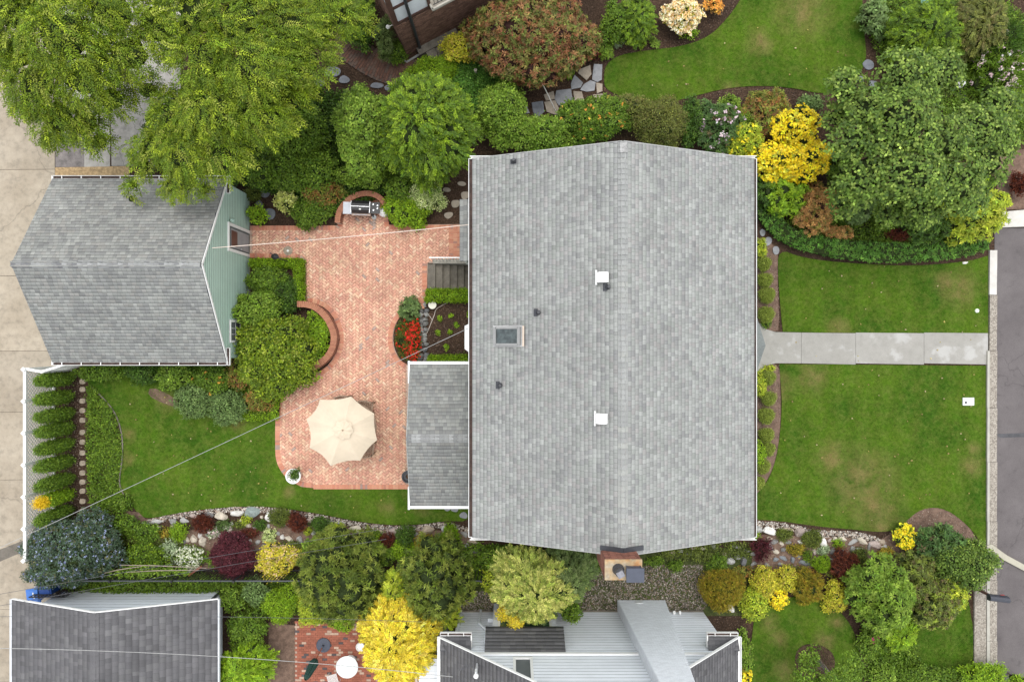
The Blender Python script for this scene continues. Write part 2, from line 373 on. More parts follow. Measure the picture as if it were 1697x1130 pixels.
# ------------------------------------------------------------------ roofs
PAL_ROOF = [(v[0] * .84, v[1] * .85, v[2] * .82) for v in [(.30, .305, .30), (.325, .33, .325), (.285, .285, .285), (.31, .30, .30), (.26, .26, .265), (.335, .34, .335), (.295, .305, .295)]]
PAL_GAR = [(v[0] * 1.20, v[1] * 1.20, v[2] * 1.14) for v in [(.20, .205, .205), (.218, .222, .22), (.185, .187, .190), (.21, .208, .205), (.17, .172, .176), (.232, .236, .232)]]
PAL_NB = [(.112, .110, .114), (.122, .119, .123), (.106, .104, .108), (.127, .125, .127), (.102, .10, .103)]
def shingles(name, parent, o, U, V, Wd, Ls, expo, tab, pal, seed=0, lift=.009, gapc=.012, band=.89):
    rng = np.random.default_rng(seed); o = np.array(o); U = np.array(U); V = np.array(V); N = np.cross(U, V); N /= np.linalg.norm(N)
    if N[2] < 0: N = -N
    Vs = []; Cs = []; pal = np.array(pal); nc = int(math.ceil(Ls / expo))
    for j in range(nc):
        v0 = j * expo; v1 = min(Ls, v0 + expo * 1.06); u = -rng.uniform(0, tab)
        rowc = rng.normal(1, .02)
        while u < Wd:
            w = tab * rng.choice([.7, .85, 1, 1, 1.2]); a = max(0, u); b = min(Wd, u + w - gapc * .5); u += w
            if b - a < .02: continue
            h = lift * rng.choice([.55, .7, 1.0, 1.25]); dv = rng.uniform(-.006, .006) if j else 0
            P = [o + U * a + V * (v0 + dv), o + U * b + V * (v0 + dv), o + U * b + V * v1, o + U * a + V * v1]
            vb = v0 + expo * rng.uniform(.80, .88); hb = h * .45; Q = [o + U * a + V * vb, o + U * b + V * vb]
            Vs += [P[0] + N * h, P[1] + N * h, Q[1] + N * hb, Q[0] + N * hb, Q[0] + N * hb, Q[1] + N * hb, P[2] + N * h * .3, P[3] + N * h * .3, P[0] - N * .004, P[1] - N * .004]
            c = pal[rng.integers(len(pal))] * rng.normal(1, .06) * rowc; Cs += [c] * 4 + [c * band] * 4 + [c * .6] * 2
    n = len(Vs) // 10; b = np.arange(n)[:, None, None] * 10
    q = np.array([[0, 1, 2, 3], [4, 5, 6, 7], [8, 9, 1, 0]])[None]
    if np.cross(U, V)[2] < 0: q = q[:, :, ::-1]
    return np_obj(name, np.array(Vs), (q + b).reshape(-1, 4), np.clip(np.array(Cs), .01, 1), M_SHINGLE, parent, kind='stuff')
def ridge_caps(parent, p, q, slope_deg, w, step, pal, mat_rnd, name='ridge_shingle'):
    p = Vector(p); q = Vector(q); d = (q - p); L = d.length; d.normalize(); n = int(L / step); s = Vector((-d.y, d.x, 0))
    a = math.radians(slope_deg); mb = MB(); sx = step * 1.0
    t = .022; vs = []
    for x, lift in ((0, .034), (sx, .010)):
        vs += [Vector((x, -w / 2 * math.cos(a), -w / 2 * math.sin(a) + lift)), Vector((x, -w * .12, -.012 + lift + .006)), Vector((x, w * .12, -.012 + lift + .006)), Vector((x, w / 2 * math.cos(a), -w / 2 * math.sin(a) + lift))]
    vs += [Vector((v.x, v.y, v.z - t)) for v in vs[:4]]
    mb.add(vs, [(4, 5, 1, 0), (5, 6, 2, 1), (6, 7, 3, 2), (8, 9, 1, 0), (9, 10, 2, 1), (10, 11, 3, 2)])
    src = None; rz = math.atan2(d.y, d.x)
    base = wloc(parent)
    for k in range(n):
        loc = p + d * (k * L / n) - base
        if src is None:
            src = obj(name, mb, mat_rnd, parent, local=True); src.location = loc; src.rotation_euler = (0, 0, rz)
        else: inst(src, name, loc, rz, parent)
def capmat(name, pal):
    k = len(pal) - 1; return attrmat(name, .95, 55, .2, .4, rnd=[(i / k, c) for i, c in enumerate(pal)], spec=.15)
M_CAPR = capmat('ridge_light', [(.25, .255, .25), (.275, .28, .27), (.225, .23, .225), (.29, .295, .275)])
M_CAPG = capmat('ridge_mid', [(.14, .142, .148), (.24, .245, .24), (.30, .305, .30), (.18, .18, .18)])
M_CAPN = capmat('ridge_dark', PAL_NB)

def gable_roof(root, x0, x1, y0, y1, ze, zr, axis, pal, capm, expo=.145, tab=.17, th=.12, seed=1, capw=.34, capstep=.17, sides=(True, True), name='roof'):
    """axis 'x': ridge runs along x, 'y': along y"""
    if axis == 'y': a0, a1, b0, b1 = x0, x1, y0, y1
    else: a0, a1, b0, b1 = y0, y1, x0, x1
    am = (a0 + a1) / 2
    P = (lambda a, b, z: Vector((a, b, z))) if axis == 'y' else (lambda a, b, z: Vector((b, a, z)))
    mb = MB(); prof = [(a0, ze), (am, zr), (a1, ze), (a1, ze - th), (am, zr - th), (a0, ze - th)]
    n = 6; vs = [P(a, b0, z) for a, z in prof] + [P(a, b1, z) for a, z in prof]
    fs = [(0, 1, 4, 5), (1, 2, 3, 4), (11, 10, 7, 6), (10, 9, 8, 7)] + [(i + n, (i + 1) % n + n, (i + 1) % n, i) for i in range(n)]
    mb.add(vs, fs)
    r = obj(name, mb, M_DGREY, root)
    Ls = math.hypot(am - a0, zr - ze); Ub = P(0, 1, 0) 
    V1 = (P(am, b0, zr) - P(a0, b0, ze)).normalized(); V2 = (P(am, b0, zr) - P(a1, b0, ze)).normalized()
    shingles('shingles', r, P(a0, b0, ze), Ub, V1, b1 - b0, Ls, expo, tab, pal, seed)
    shingles('shingles', r, P(a1, b0, ze), Ub, V2, b1 - b0, Ls, expo, tab, pal, seed + 1)
    ridge_caps(r, P(am, b0 + .01, zr + .015), P(am, b1 - .02, zr + .015), math.degrees(math.atan2(zr - ze, am - a0)), capw, capstep, pal, capm)
    return r
def gutter(root, p, q, side, w=.13, d=.11, mat=None, hang=0, debris=True, hmat=None, bmat=None):
    """open U channel from p to q (top edge height), side = unit vector pointing away from the house"""
    p = Vector(p); q = Vector(q); s = Vector(side); mb = MB(); t = .012; dn = Vector((0, 0, -d / 2))
    mb.bar(p + s * (w - t / 2) + dn, q + s * (w - t / 2) + dn, t + .004, d)
    e = (q - p).normalized()
    mb.bar(p + s * w / 2 + Vector((0, 0, -d - t / 2)), q + s * w / 2 + Vector((0, 0, -d - t / 2)), w, t)
    for c in (p - e * .005, q + e * .005): mb.bar(c + dn, c + s * w + dn, .014, d, up=(0, 0, 1))
    g = obj('gutter', mb, mat or M_WHITE, root)
    obj('gutter_back', MB().bar(p + s * (t / 2) + dn, q + s * (t / 2) + dn, t, d), bmat or M_WHITE, g)
    if debris:
        m2 = MB(); m2.bar(p + s * w / 2 + Vector((0, 0, -d * .72)), q + s * w / 2 + Vector((0, 0, -d * .72)), w - 2 * t - .004, d * .4); obj('debris', m2, M_DEBRIS, g)
    if hang:
        n = max(2, int((q - p).length / hang)); src = None
        for i in range(n):
            c = p.lerp(q, (i + .5) / n)
            m3 = MB(); m3.bar(Vector((0, 0, .012)), s * w + Vector((0, 0, .012)), .03, .015)
            if src is None: src = obj('hanger', m3, hmat or M_WHITE, g, local=True); src.location = c - wloc(g)
            else: inst(src, 'hanger', c - wloc(g), 0, g)
    return g
def siding(root, p, q, nrm, z0, prof, bh, mat, name='wall', t=.02, body=.12, bodymat=None, holes=(), gap=.03):
    """lap siding between p and q (xy), prof(z)->(s0,s1) metres along the wall or None; every board a sub-part"""
    p = Vector((p[0], p[1], 0)); q = Vector((q[0], q[1], 0)); d = (q - p); L = d.length; d.normalize(); nrm = Vector((nrm[0], nrm[1], 0)).normalized()
    zs = []; z = z0
    while prof(z + .001) and len(zs) < 400: zs.append(z); z += bh
    mb = MB(); ztop = z; poly = []
    # body: profile sampled
    left = [(prof(zz + .001)[0], zz) for zz in zs]; right = [(prof(zz + .001)[1], zz) for zz in zs]
    poly = left[::-1] + right
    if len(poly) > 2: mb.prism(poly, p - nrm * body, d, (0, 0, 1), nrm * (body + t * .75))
    w = obj(name, mb, bodymat or M_SHADOWGAP, root)  # backing shows in the gaps as painted lap shadow
    for zz in zs:
        a = prof(zz + .001); b = prof(zz + bh - .001) or ((a[0] + a[1]) / 2 - .01, (a[0] + a[1]) / 2 + .01)
        segs = [(a[0], a[1], b[0], b[1])]
        for (h0, h1, hz0, hz1) in holes:
            if zz + bh > hz0 and zz < hz1:
                ns = []
                for (s0, s1, r0, r1) in segs:
                    if h0 > s0 and h1 < s1: ns += [(s0, h0, r0, h0), (h1, s1, h1, r1)]
                    elif h1 <= s0 or h0 >= s1: ns.append((s0, s1, r0, r1))
                    elif h0 > s0: ns.append((s0, h0, r0, h0))
                    elif h1 < s1: ns.append((h1, s1, h1, r1))
                segs = ns
        for (s0, s1, r0, r1) in segs:
            if s1 - s0 < .03: continue
            m = MB(); A = p + d * s0 + Vector((0, 0, zz)); B = p + d * s1 + Vector((0, 0, zz)); C = p + d * r1 + Vector((0, 0, zz + bh - gap)); D = p + d * r0 + Vector((0, 0, zz + bh - gap))
            m.add([A, B, C, D, A + nrm * t * 1.15, B + nrm * t * 1.15, C + nrm * t, D + nrm * t], [(0, 1, 5, 4), (4, 5, 6, 7), (7, 6, 2, 3), (0, 4, 7, 3), (1, 2, 6, 5), (3, 2, 1, 0)])
            obj('board', m, mat, w)
    return w

# ------------------------------------------------------------------ ground, paving, roads
def structure(name, pts, z, th, mat, label=None, px=True, smooth=0, zz=None):
    if smooth: pts = chaikin(pts, smooth)
    P = WL(pts, 0) if px else pts
    mb = MB().sheet(P, z, th)
    return props(obj(name, mb, mat), kind='structure', label=label)
PX0, PX1, PY0, PY1 = W(709, 0).x, W(709, 0).x + 2.5, W(0, 480).y, W(0, 437).y
gmb = MB()
for (a, b, c, d) in ((-300, -300, PX0, 300), (PX1, -300, 300, 300), (PX0, -300, PX1, PY0), (PX0, PY1, PX1, 300)): gmb.add([(a, b, 0), (c, b, 0), (c, d, 0), (a, d, 0)], [(0, 1, 2, 3)])
props(obj('ground', gmb, M_SOIL), kind='structure', label='dark garden soil under the whole plot')

# alley of concrete slabs on the left, old pad behind the garage
alley = props(bpy.data.objects.new('alley', None), kind='structure', label='pale concrete alley of large slabs along the left side'); COL.objects.link(alley); alley.location = W(20, 500)
def slab(parent, pts, z, mat, th=.12, name='slab', gap=.012):
    c = sum((Vector((p[0], p[1], 0)) for p in pts), Vector()) / len(pts); P = []
    for p in pts:
        d = Vector((p[0], p[1], 0)) - c; L = d.length; P.append(c + d * (1 - gap * 1.4 / max(L, .1)))
    return obj(name, MB().sheet(P, z, th), mat, parent)
ys = [-420, -120, 150, 283, 459, 583, 684, 796, 905, 1010, 1130, 1400]
def yj(y, x): return y + (x - 45) * -.01
for i in range(len(ys) - 1):
    a, b = ys[i], ys[i + 1]
    xr = 92 if b <= 583 else (100 if b <= 620 else 93)
    slab(alley, WL([(-160, a), (xr, a - 2), (xr, b - 2), (-160, b)]), .03, M_ALLEY)
    slab(alley, WL([(-420, a), (-160, a), (-160, b), (-420, b)]), .03, M_ALLEY)
tr = structure('drain_patch', [(-60, 945), (-60, 965), (0, 930), (52, 908), (52, 890), (0, 910)], .036, .01, concrete('patch_concrete', (.12, .105, .085), (.17, .15, .125), .4), label='dark patched strip crossing the alley')
pad = props(bpy.data.objects.new('concrete_pad', None), kind='structure', label='old cracked concrete pad behind the garage'); COL.objects.link(pad); pad.location = W(160, 230)
slab(pad, WL([(140, 170), (183, 165), (183, 278), (140, 278)]), .03, M_OLDCON)
slab(pad, WL([(183, 165), (300, 165), (300, 276), (185, 276)]), .03, M_OLDCON)
slab(pad, WL([(92, 165), (140, 170), (140, 278), (92, 278)]), .022, simple('wet_asphalt_patch', (.16, .14, .13), .7, .5, 3))
slab(pad, WL([(92, 0), (300, 0), (300, 165), (92, 165)]), .03, M_OLDCON)

# street, kerb, verge on the right
structure('street', [(1648, 378), (2600, 378), (2600, 2200), (1648, 2200)], .008, 0, M_ASPH, label='grey asphalt street along the right edge')
structure('street', [(1760, -1500), (2600, -1500), (2600, 378), (1760, 378)], .008, 0, M_ASPH, label='grey asphalt street beyond the upper right planting')
structure('road_patch', [(1649, 719), (1700, 717), (1900, 715), (1900, 722), (1700, 724), (1658, 725)], .014, 0, simple('tar', (.06, .06, .065), .8, .3, 4), label='dark tar seam across the street')
kerb = props(bpy.data.objects.new('kerb', None), kind='structure', label='pale kerb between lawn and street'); COL.objects.link(kerb); kerb.location = W(1643, 650)
for (a, b, m) in ((415, 489, M_KERBW), (489, 581, M_AGG), (581, 676, M_AGG), (676, 765, M_AGG), (765, 863, M_AGG), (863, 960, M_AGG), (960, 1060, M_AGG), (1060, 1180, M_AGG)):
    slab(kerb, WL([(1638, a), (1650, a), (1649, b), (1637, b)]), .11, m, .2, 'kerbstone', .006)
for (a, b) in ((581, 676), (676, 765), (765, 863), (863, 930)):
    slab(kerb, WL([(1633.5, a), (1637.4, a), (1636.8, b), (1633, b)]), .12, M_KERB, .2, 'edging', .003)
for (a, b) in ((960, 1060), (1060, 1180)):
    slab(kerb, WL([(1632.5, a), (1637.4, a), (1637.4, b), (1632.5, b)]), .12, M_KERB, .2, 'edging', .003)
slab(kerb, WL([(1655, 352), (1700, 348), (1700, 376), (1650, 378)]), .1, M_KERBW, .2, 'kerbstone', .004)
structure('concrete_strip', [(1632, 903), (1640, 900), (1665, 918), (1700, 937), (1760, 966), (1760, 974), (1696, 945), (1660, 926)], .130, .12, simple('strip_concrete', (.36, .34, .27), .9, .1, 4), label='pale strip running diagonally from the kerb over the street')
structure('pavement', [(1613, 965), (1632, 965), (1632, 1180), (1612, 1180)], .09, .1, M_AGG, label='narrow strip of pavement beside the mailbox')

# front walk
walk = props(bpy.data.objects.new('front_walk', None), kind='structure', label='straight concrete walk from the house to the street'); COL.objects.link(walk); walk.location = W(1450, 578)
xs = [1228, 1327, 1417, 1530, 1636]
for i in range(4):
    a, b = xs[i], xs[i + 1]
    pts = [(a, 551), (b, 552), (b, 604), (a, 602)] if i else [(1228, 530), (1262, 536), (1268, 545), (1285, 550), (1327, 551), (1327, 602), (1285, 602), (1268, 606), (1258, 616), (1228, 620)]
    slab(walk, WL(pts), .06, M_WALK, gap=.005)

# lawns with real blades
LAWNS = {
 'back_lawn': [(140, 600), (430, 600), (470, 640), (470, 800), (677, 800), (782, 800), (782, 864), (740, 862), (700, 868), (660, 870), (610, 866), (560, 857), (510, 847), (450, 839), (400, 838), (340, 843), (290, 850), (245, 860), (228, 850), (212, 825), (196, 800), (203, 760), (203, 720), (192, 685), (172, 660), (150, 640), (138, 620)],
 'upper_front_lawn': [(1289, 412), (1330, 428), (1400, 436), (1500, 441), (1560, 438), (1610, 432), (1637, 424), (1637, 424), (1637, 424), (1637, 556), (1637, 556), (1637, 556), (1500, 553), (1297, 550), (1297, 550), (1294, 520), (1289, 460)],
 'lower_front_lawn': [(1291, 603), (1291, 603), (1400, 604), (1634, 606), (1634, 606), (1634, 606), (1634, 700), (1634, 893), (1634, 900), (1626, 900), (1612, 880), (1592, 860), (1565, 842), (1535, 840), (1512, 852), (1492, 873), (1465, 882), (1420, 877), (1370, 873), (1330, 868), (1290, 862), (1240, 860), (1240, 828), (1266, 808), (1284, 770), (1292, 725), (1296, 670), (1293, 630)],
 'upper_neighbour_lawn': [(1000, 135), (1003, 108), (1025, 92), (1075, 84), (1130, 78), (1175, 62), (1205, 32), (1228, 0), (1250, -60), (1430, -60), (1428, 0), (1432, 60), (1436, 100), (1420, 130), (1390, 155), (1350, 155), (1320, 147), (1260, 142), (1200, 147), (1150, 160), (1090, 175), (1040, 165), (1005, 150)],
 'lower_neighbour_lawn': [(1244, 1025), (1270, 1000), (1320, 985), (1370, 995), (1405, 1025), (1422, 1065), (1430, 1130), (1430, 1200), (1244, 1200)],
 'verge': [(1440, 1010), (1500, 960), (1612, 950), (1612, 1200), (1440, 1200)],
}
LLAB = {'back_lawn': 'back lawn wrapping the brick patio', 'upper_front_lawn': 'front lawn above the concrete walk', 'lower_front_lawn': 'front lawn below the concrete walk with tan patches', 'upper_neighbour_lawn': 'kidney shaped lawn at the top', 'lower_neighbour_lawn': 'rounded lawn with a tree circle at the bottom', 'verge': 'rough dark grass beside the pavement'}
EXCL = [chaikin([(1338, 1062), (1380, 1075), (1385, 1110), (1350, 1128), (1320, 1115), (1315, 1080)], 2)]
for nm, pts in LAWNS.items():
    sp = chaikin(pts, 2); P = WL(sp)
    o = MB().sheet(P, .03, .05)
    ob = obj('lawn', o, M_TURF); a = ob.data.color_attributes.new('Col', 'FLOAT_COLOR', 'POINT')
    a.data.foreach_set('color', [1.0] * 4 * len(ob.data.vertices)); props(ob, label=LLAB[nm], kind='structure')
    A = np.array([(p.x, p.y) for p in P]); lo = A.min(0); hi = A.max(0); n = int((hi[0] - lo[0]) * (hi[1] - lo[1]) * (950 if nm != 'verge' else 500))
    S = RNG.uniform(lo, hi, (n, 2)); S = S[inpoly(S, [tuple(p) for p in A])]
    n = len(S); th = RNG.uniform(0, 6.283, n); L = RNG.uniform(.03, .06, n) * (1.8 if nm == 'verge' else 1); wd = RNG.uniform(.006, .013, n)
    d = np.stack([np.cos(th), np.sin(th)], 1); s = np.stack([-d[:, 1], d[:, 0]], 1)
    b = np.concatenate([S, np.full((n, 1), .03)], 1); t = np.concatenate([S + d * L[:, None] * .75, (.03 + L * .55)[:, None]], 1)
    w3 = np.concatenate([s * wd[:, None], np.zeros((n, 1))], 1)
    V = np.stack([b - w3, b + w3, t], 1).reshape(-1, 3); F = np.arange(3 * n).reshape(-1, 3)
    C = np.repeat(RNG.uniform(.75, 1.55, (n, 1)) * np.array([[1.0, 1.0, 1.0]]), 3, 0)
    g = np_obj('grass', V, F, C, M_TURF); props(g, label='short mown grass blades of the ' + LLAB[nm].split(' with')[0].replace(' wrapping the brick patio', ''), cat='grass', kind='stuff')
structure('tree_circle', EXCL[0], .045, .03, M_SOIL, label='round soil circle in the lower lawn')
# soil beds with their own colour
structure('soil_bed', [(1252, 395), (1270, 395), (1290, 415), (1288, 460), (1292, 548), (1280, 549), (1268, 545), (1252, 530)], .012, .01, M_DRYSOIL, smooth=1, label='brown soil bed with clipped balls above the walk')
structure('soil_bed', [(1246, 615), (1262, 604), (1292, 603), (1293, 640), (1294, 690), (1290, 740), (1280, 780), (1262, 810), (1246, 826)], .012, .01, M_DRYSOIL, smooth=1, label='brown soil bed with clipped balls below the walk')
structure('soil_bed', [(1440, 905), (1475, 885), (1500, 862), (1530, 838), (1560, 840), (1600, 862), (1625, 905), (1560, 960), (1460, 950)], .012, .01, M_DRYSOIL, smooth=1, label='bare brown soil crescent at the lawn edge')
structure('soil_bed', [(205, 845), (230, 848), (245, 862), (215, 872)], .036, .01, M_DRYSOIL, label='small bare soil corner of the back lawn')
structure('soil_bed', [(250, 640), (285, 655), (310, 680), (270, 668), (245, 655)], .036, .01, M_DRYSOIL, smooth=1, label='bare soil edge under the garage shrubs')
structure('soil_bed', [(445, 1030), (492, 1036), (487, 1200), (445, 1200)], .016, .01, M_DRYSOIL, label='bare soil strip left of the lower brick patio')
structure('soil_bed', [(1640, 255), (1760, 240), (1760, 345), (1660, 348)], .02, .01, M_DRYSOIL, label='pale bare soil near the upper right corner')
structure('soil_bed', [(300, 880), (430, 866), (500, 870), (700, 878), (782, 880), (782, 925), (500, 930), (300, 945)], .014, .01, M_DRYSOIL, label='rock garden soil below the back lawn')
structure('soil_bed', [(1246, 885), (1400, 890), (1480, 905), (1440, 935), (1246, 945)], .014, .01, M_DRYSOIL, label='rock garden soil below the front lawn')
structure('straw_strip', [(92, 278), (215, 276), (215, 296), (92, 296)], .034, .02, simple('dry_straw_ground', (.34, .235, .12), .9, .4, 9, .9), label='strip of dry straw behind the garage')
structure('side_yard', [(740, 925), (1250, 905), (1250, 1020), (740, 1020)], .010, .01, M_MOSS, label='mossy ground between the two houses')

# pebbles: real stones scattered in numpy
def pebbles(name, polys, dens, r0, r1, pal, label, z=.02, seed=3):
    rng = np.random.default_rng(seed); Vs = []; Cs = []; pal = np.array(pal); pts = []
    for poly in polys:
        A = np.array([(p.x, p.y) for p in WL(poly)]); lo = A.min(0); hi = A.max(0); n = int((hi[0] - lo[0]) * (hi[1] - lo[1]) * dens)
        S = rng.uniform(lo, hi, (n, 2)); pts.append(S[inpoly(S, [tuple(p) for p in A])])
    S = np.concatenate(pts); n = len(S); r = rng.uniform(r0, r1, n)
    O = np.array([[1, 0, 0], [0, 1, 0], [-1, 0, 0], [0, -1, 0], [.5, .5, .55], [-.5, .5, .6], [-.5, -.5, .55], [.5, -.5, .5]])
    F = np.array([[0, 1, 4, 4], [1, 2, 5, 5], [2, 3, 6, 6], [3, 0, 7, 7], [4, 5, 6, 7]])
    T = np.array([[0, 1, 4], [1, 5, 4], [1, 2, 5], [2, 6, 5], [2, 3, 6], [3, 7, 6], [3, 0, 7], [0, 4, 7], [4, 5, 6], [4, 6, 7]])
    a = rng.uniform(0, 6.283, n); sc = np.stack([r, r * rng.uniform(.55, 1, n), r * .8], 1)
    V = O[None] * sc[:, None, :] * rng.uniform(.75, 1.25, (n, 8, 1)); ca, sa = np.cos(a)[:, None], np.sin(a)[:, None]
    X = V[..., 0] * ca - V[..., 1] * sa + S[:, 0:1]; Y = V[..., 0] * sa + V[..., 1] * ca + S[:, 1:2]; Z = V[..., 2] + z
    VV = np.stack([X, Y, Z], 2).reshape(-1, 3); FF = (T[None] + np.arange(n)[:, None, None] * 8).reshape(-1, 3)
    C = np.repeat(pal[rng.integers(len(pal), size=n)] * rng.uniform(.7, 1.25, (n, 1)), 8, 0)
    o = np_obj(name, VV, FF, np.clip(C, 0, 1), M_PEBBLE); props(o, label, 'gravel', kind='stuff'); return o
PEB = [(.34, .29, .24), (.45, .41, .36), (.22, .19, .16), (.55, .5, .44), (.30, .22, .17), (.16, .14, .13)]
def band(line, w):
    line = chaikin(line, 1, False); up = [(x, y - w / 2) for x, y in line]; dn = [(x, y + w / 2) for x, y in line]; return up + dn[::-1]
pebbles('gravel', [band([(242, 866), (290, 855), (340, 848), (400, 843), (450, 845), (510, 853), (560, 863), (610, 872), (660, 876), (700, 874), (740, 868), (782, 880)], 9), band([(1248, 868), (1290, 870), (1330, 877), (1345, 884), (1370, 884), (1420, 886), (1450, 894), (1468, 904)], 11)],
        620, .022, .045, PEB, 'narrow band of pale pebbles edging the lawns above the rock gardens')
pebbles('gravel', [[(760, 1005), (790, 978), (850, 980), (900, 990), (980, 940), (1020, 945), (1090, 935), (1165, 935), (1175, 990), (1165, 1014), (1000, 1014), (760, 1014)]],
        520, .02, .042, [(.16, .135, .11), (.22, .19, .16), (.11, .09, .075), (.32, .28, .24), (.08, .065, .055), (.17, .12, .08)], 'coarse grey brown gravel between the two houses', seed=4)
pebbles('bark_chips', [[(940, 100), (1000, 150), (1010, 100), (1130, 90), (1235, 0), (1200, 0), (1150, 60), (1000, 80)], [(1150, 165), (1200, 148), (1300, 144), (1380, 160), (1370, 190), (1200, 190)], [(705, 490), (782, 490), (782, 600), (712, 600)], [(1240, 1000), (1170, 1020), (1240, 1060)], [(90, 0), (90, 40), (330, 620), (140, 620)][0:0] or [(1420, 1000), (1450, 1000), (1450, 1180), (1432, 1180)]],
        150, .015, .035, [(.05, .032, .022), (.09, .06, .042), (.14, .095, .07), (.03, .02, .015)], 'dark brown bark chips lying on the garden beds', z=.004, seed=5)
pebbles('bark_chips', [[(1250, 400), (1292, 420), (1292, 548), (1252, 540)], [(1248, 610), (1292, 604), (1292, 720), (1250, 822)], [(1440, 905), (1530, 838), (1600, 862), (1625, 905), (1560, 950)], [(300, 880), (782, 880), (782, 930), (300, 940)], [(1248, 885), (1480, 900), (1440, 935), (1248, 945)], [(105, 630), (135, 630), (135, 860), (105, 860)]],
        150, .012, .028, [(.15, .10, .075), (.22, .16, .12), (.09, .06, .045), (.30, .24, .19)], 'light brown chips on the dry soil beds', z=.016, seed=6)

# ------------------------------------------------------------------ brick patio
patio = props(bpy.data.objects.new('brick_patio', None), kind='structure', label='pink herringbone brick patio'); COL.objects.link(patio); patio.location = W(600, 560)
arcL = chaikin([(502, 497), (520, 498), (540, 508), (556, 530), (563, 560), (556, 590), (538, 612), (508, 626), (470, 640)], 1, False)
niche = [(561, 373), (563, 358), (572, 342), (588, 330), (606, 326), (625, 329), (637, 340), (642, 356), (645, 373)]
bedL = chaikin([(708, 493), (690, 500), (665, 520), (652, 545), (652, 575), (664, 598), (678, 606)], 2, False)
outline = [(415, 375), (558, 374)] + niche + [(765, 372), (765, 436), (709, 436)] + bedL + [(679, 700), (679, 808), (520, 808)] + chaikin([(500, 806), (472, 790), (458, 765), (457, 740)], 2, False) + [(457, 690), (462, 660)] + arcL[::-1] + [(502, 429), (415, 427)]
OP = [(p.x, p.y) for p in WL(outline)]
obj('bedding', MB().sheet(OP, .046, .05), M_MORTAR, patio, kind=None)
bl, bw = .205, .1025; ang = math.radians(45); Vs = []; Cs = []
brk_pal = np.array([(.55, .30, .215), (.59, .36, .25), (.50, .25, .18), (.63, .43, .29), (.54, .27, .20), (.57, .34, .245), (.30, .26, .24), (.52, .28, .20), (.65, .46, .33), (.48, .235, .18)])
brk_w = np.array([3, 3, 2.5, 2, 3, 3, .35, 2.5, 1.4, 1.5]); brk_w /= brk_w.sum()
R2 = np.array([[math.cos(ang), -math.sin(ang)], [math.sin(ang), math.cos(ang)]]); rng = np.random.default_rng(11)
cells = []
for x in range(-170, 170):
    for y in range(-170, 170):
        t = (x - y) % 4
        if t == 0: cells.append((x + 1, y + .5, 0))
        elif t == 3: cells.append((x + .5, y + 1, 1))
CE = np.array(cells, float); ctr = CE[:, :2] * bw @ R2.T + np.array([-6.0, 0.0])
ok = inpoly(ctr, OP)
for sx_, sy_ in ((-1, -1), (1, -1), (1, 1), (-1, 1)):
    hh = np.where(CE[:, 2:3] == 0, np.array([[bl / 2, bw / 2]]), np.array([[bw / 2, bl / 2]])) * np.array([[sx_, sy_]]) * .9
    ok &= inpoly(ctr + hh @ R2.T, OP)
CE = CE[ok]; ctr = ctr[ok]; n = len(CE)
g = .006
for i in range(n):
    hx, hy = (bl / 2 - g / 2, bw / 2 - g / 2) if CE[i, 2] == 0 else (bw / 2 - g / 2, bl / 2 - g / 2)
    q = np.array([[-hx, -hy], [hx, -hy], [hx, hy], [-hx, hy]]) @ R2.T + ctr[i]
    z = .06 + rng.normal(0, .0012); tl = rng.normal(0, .0012, 4)
    for k in range(4): Vs.append((q[k, 0], q[k, 1], z + tl[k]))
    for k in range(4): Vs.append((q[k, 0], q[k, 1], .035))
    c = (brk_pal[rng.choice(len(brk_pal), p=brk_w)] * .74 + np.array([.58, .33, .225]) * .26) * 1.12 * rng.normal(1, .05); Cs += [c] * 8
q = np.array([[0, 1, 2, 3], [4, 5, 1, 0], [5, 6, 2, 1], [6, 7, 3, 2], [7, 4, 0, 3]])
np_obj('herringbone_bricks', np.array(Vs), (q[None] + np.arange(n)[:, None, None] * 8).reshape(-1, 4), np.clip(np.array(Cs), .02, 1), M_BRICKS, patio, kind='stuff')
# soldier course: single bricks round the edge
bb = MB().box((0, 0, 0), (.094, .20, .06)); src = None; cnt = 0
edges = [[(415, 378.5), (556, 378)], [(645, 377), (763, 377)], [(761, 380), (761, 432)], [(755, 380), (755, 432)], [(748, 380), (748, 432)],
         [(704, 437), (704, 492)], [(x - 5, y + 1) for x, y in bedL[2:]], [(679 - 0, 806), (520, 806)], chaikin([(520, 804), (500, 802), (476, 788), (462, 765), (460.5, 740), (461, 690), (466, 655)], 2, False),
         [(x + 5, y + 1) for x, y in arcL[::-1]][1:], [(498, 497), (498, 431)], [(498, 425.5), (415, 424)], [(x, y + 4) if i in (4, 3, 5) else (x + (3 if i < 4 else -3), y + 3) for i, (x, y) in enumerate(niche)]]
extra = MB()
for e in edges:
    for (x, y, a) in along([(p.x, p.y) for p in WL(e)], .102):
        loc = Vector((x, y, .0405))
        cnt += 1
        if cnt <= 290:
            if src is None: src = obj('brick', bb, M_BRICK, patio, local=True); src.location = loc - patio.location; src.rotation_euler = (0, 0, a)
            else: inst(src, 'brick', loc - patio.location, a + random.uniform(-.02, .02), patio)
        else:
            c = BR[random.randrange(6)][1]; extra.box(loc, (.094, .20, .06), rz=a, col=c)
if extra.v: obj('edging_bricks', extra, M_BRICKS, patio, kind='stuff')

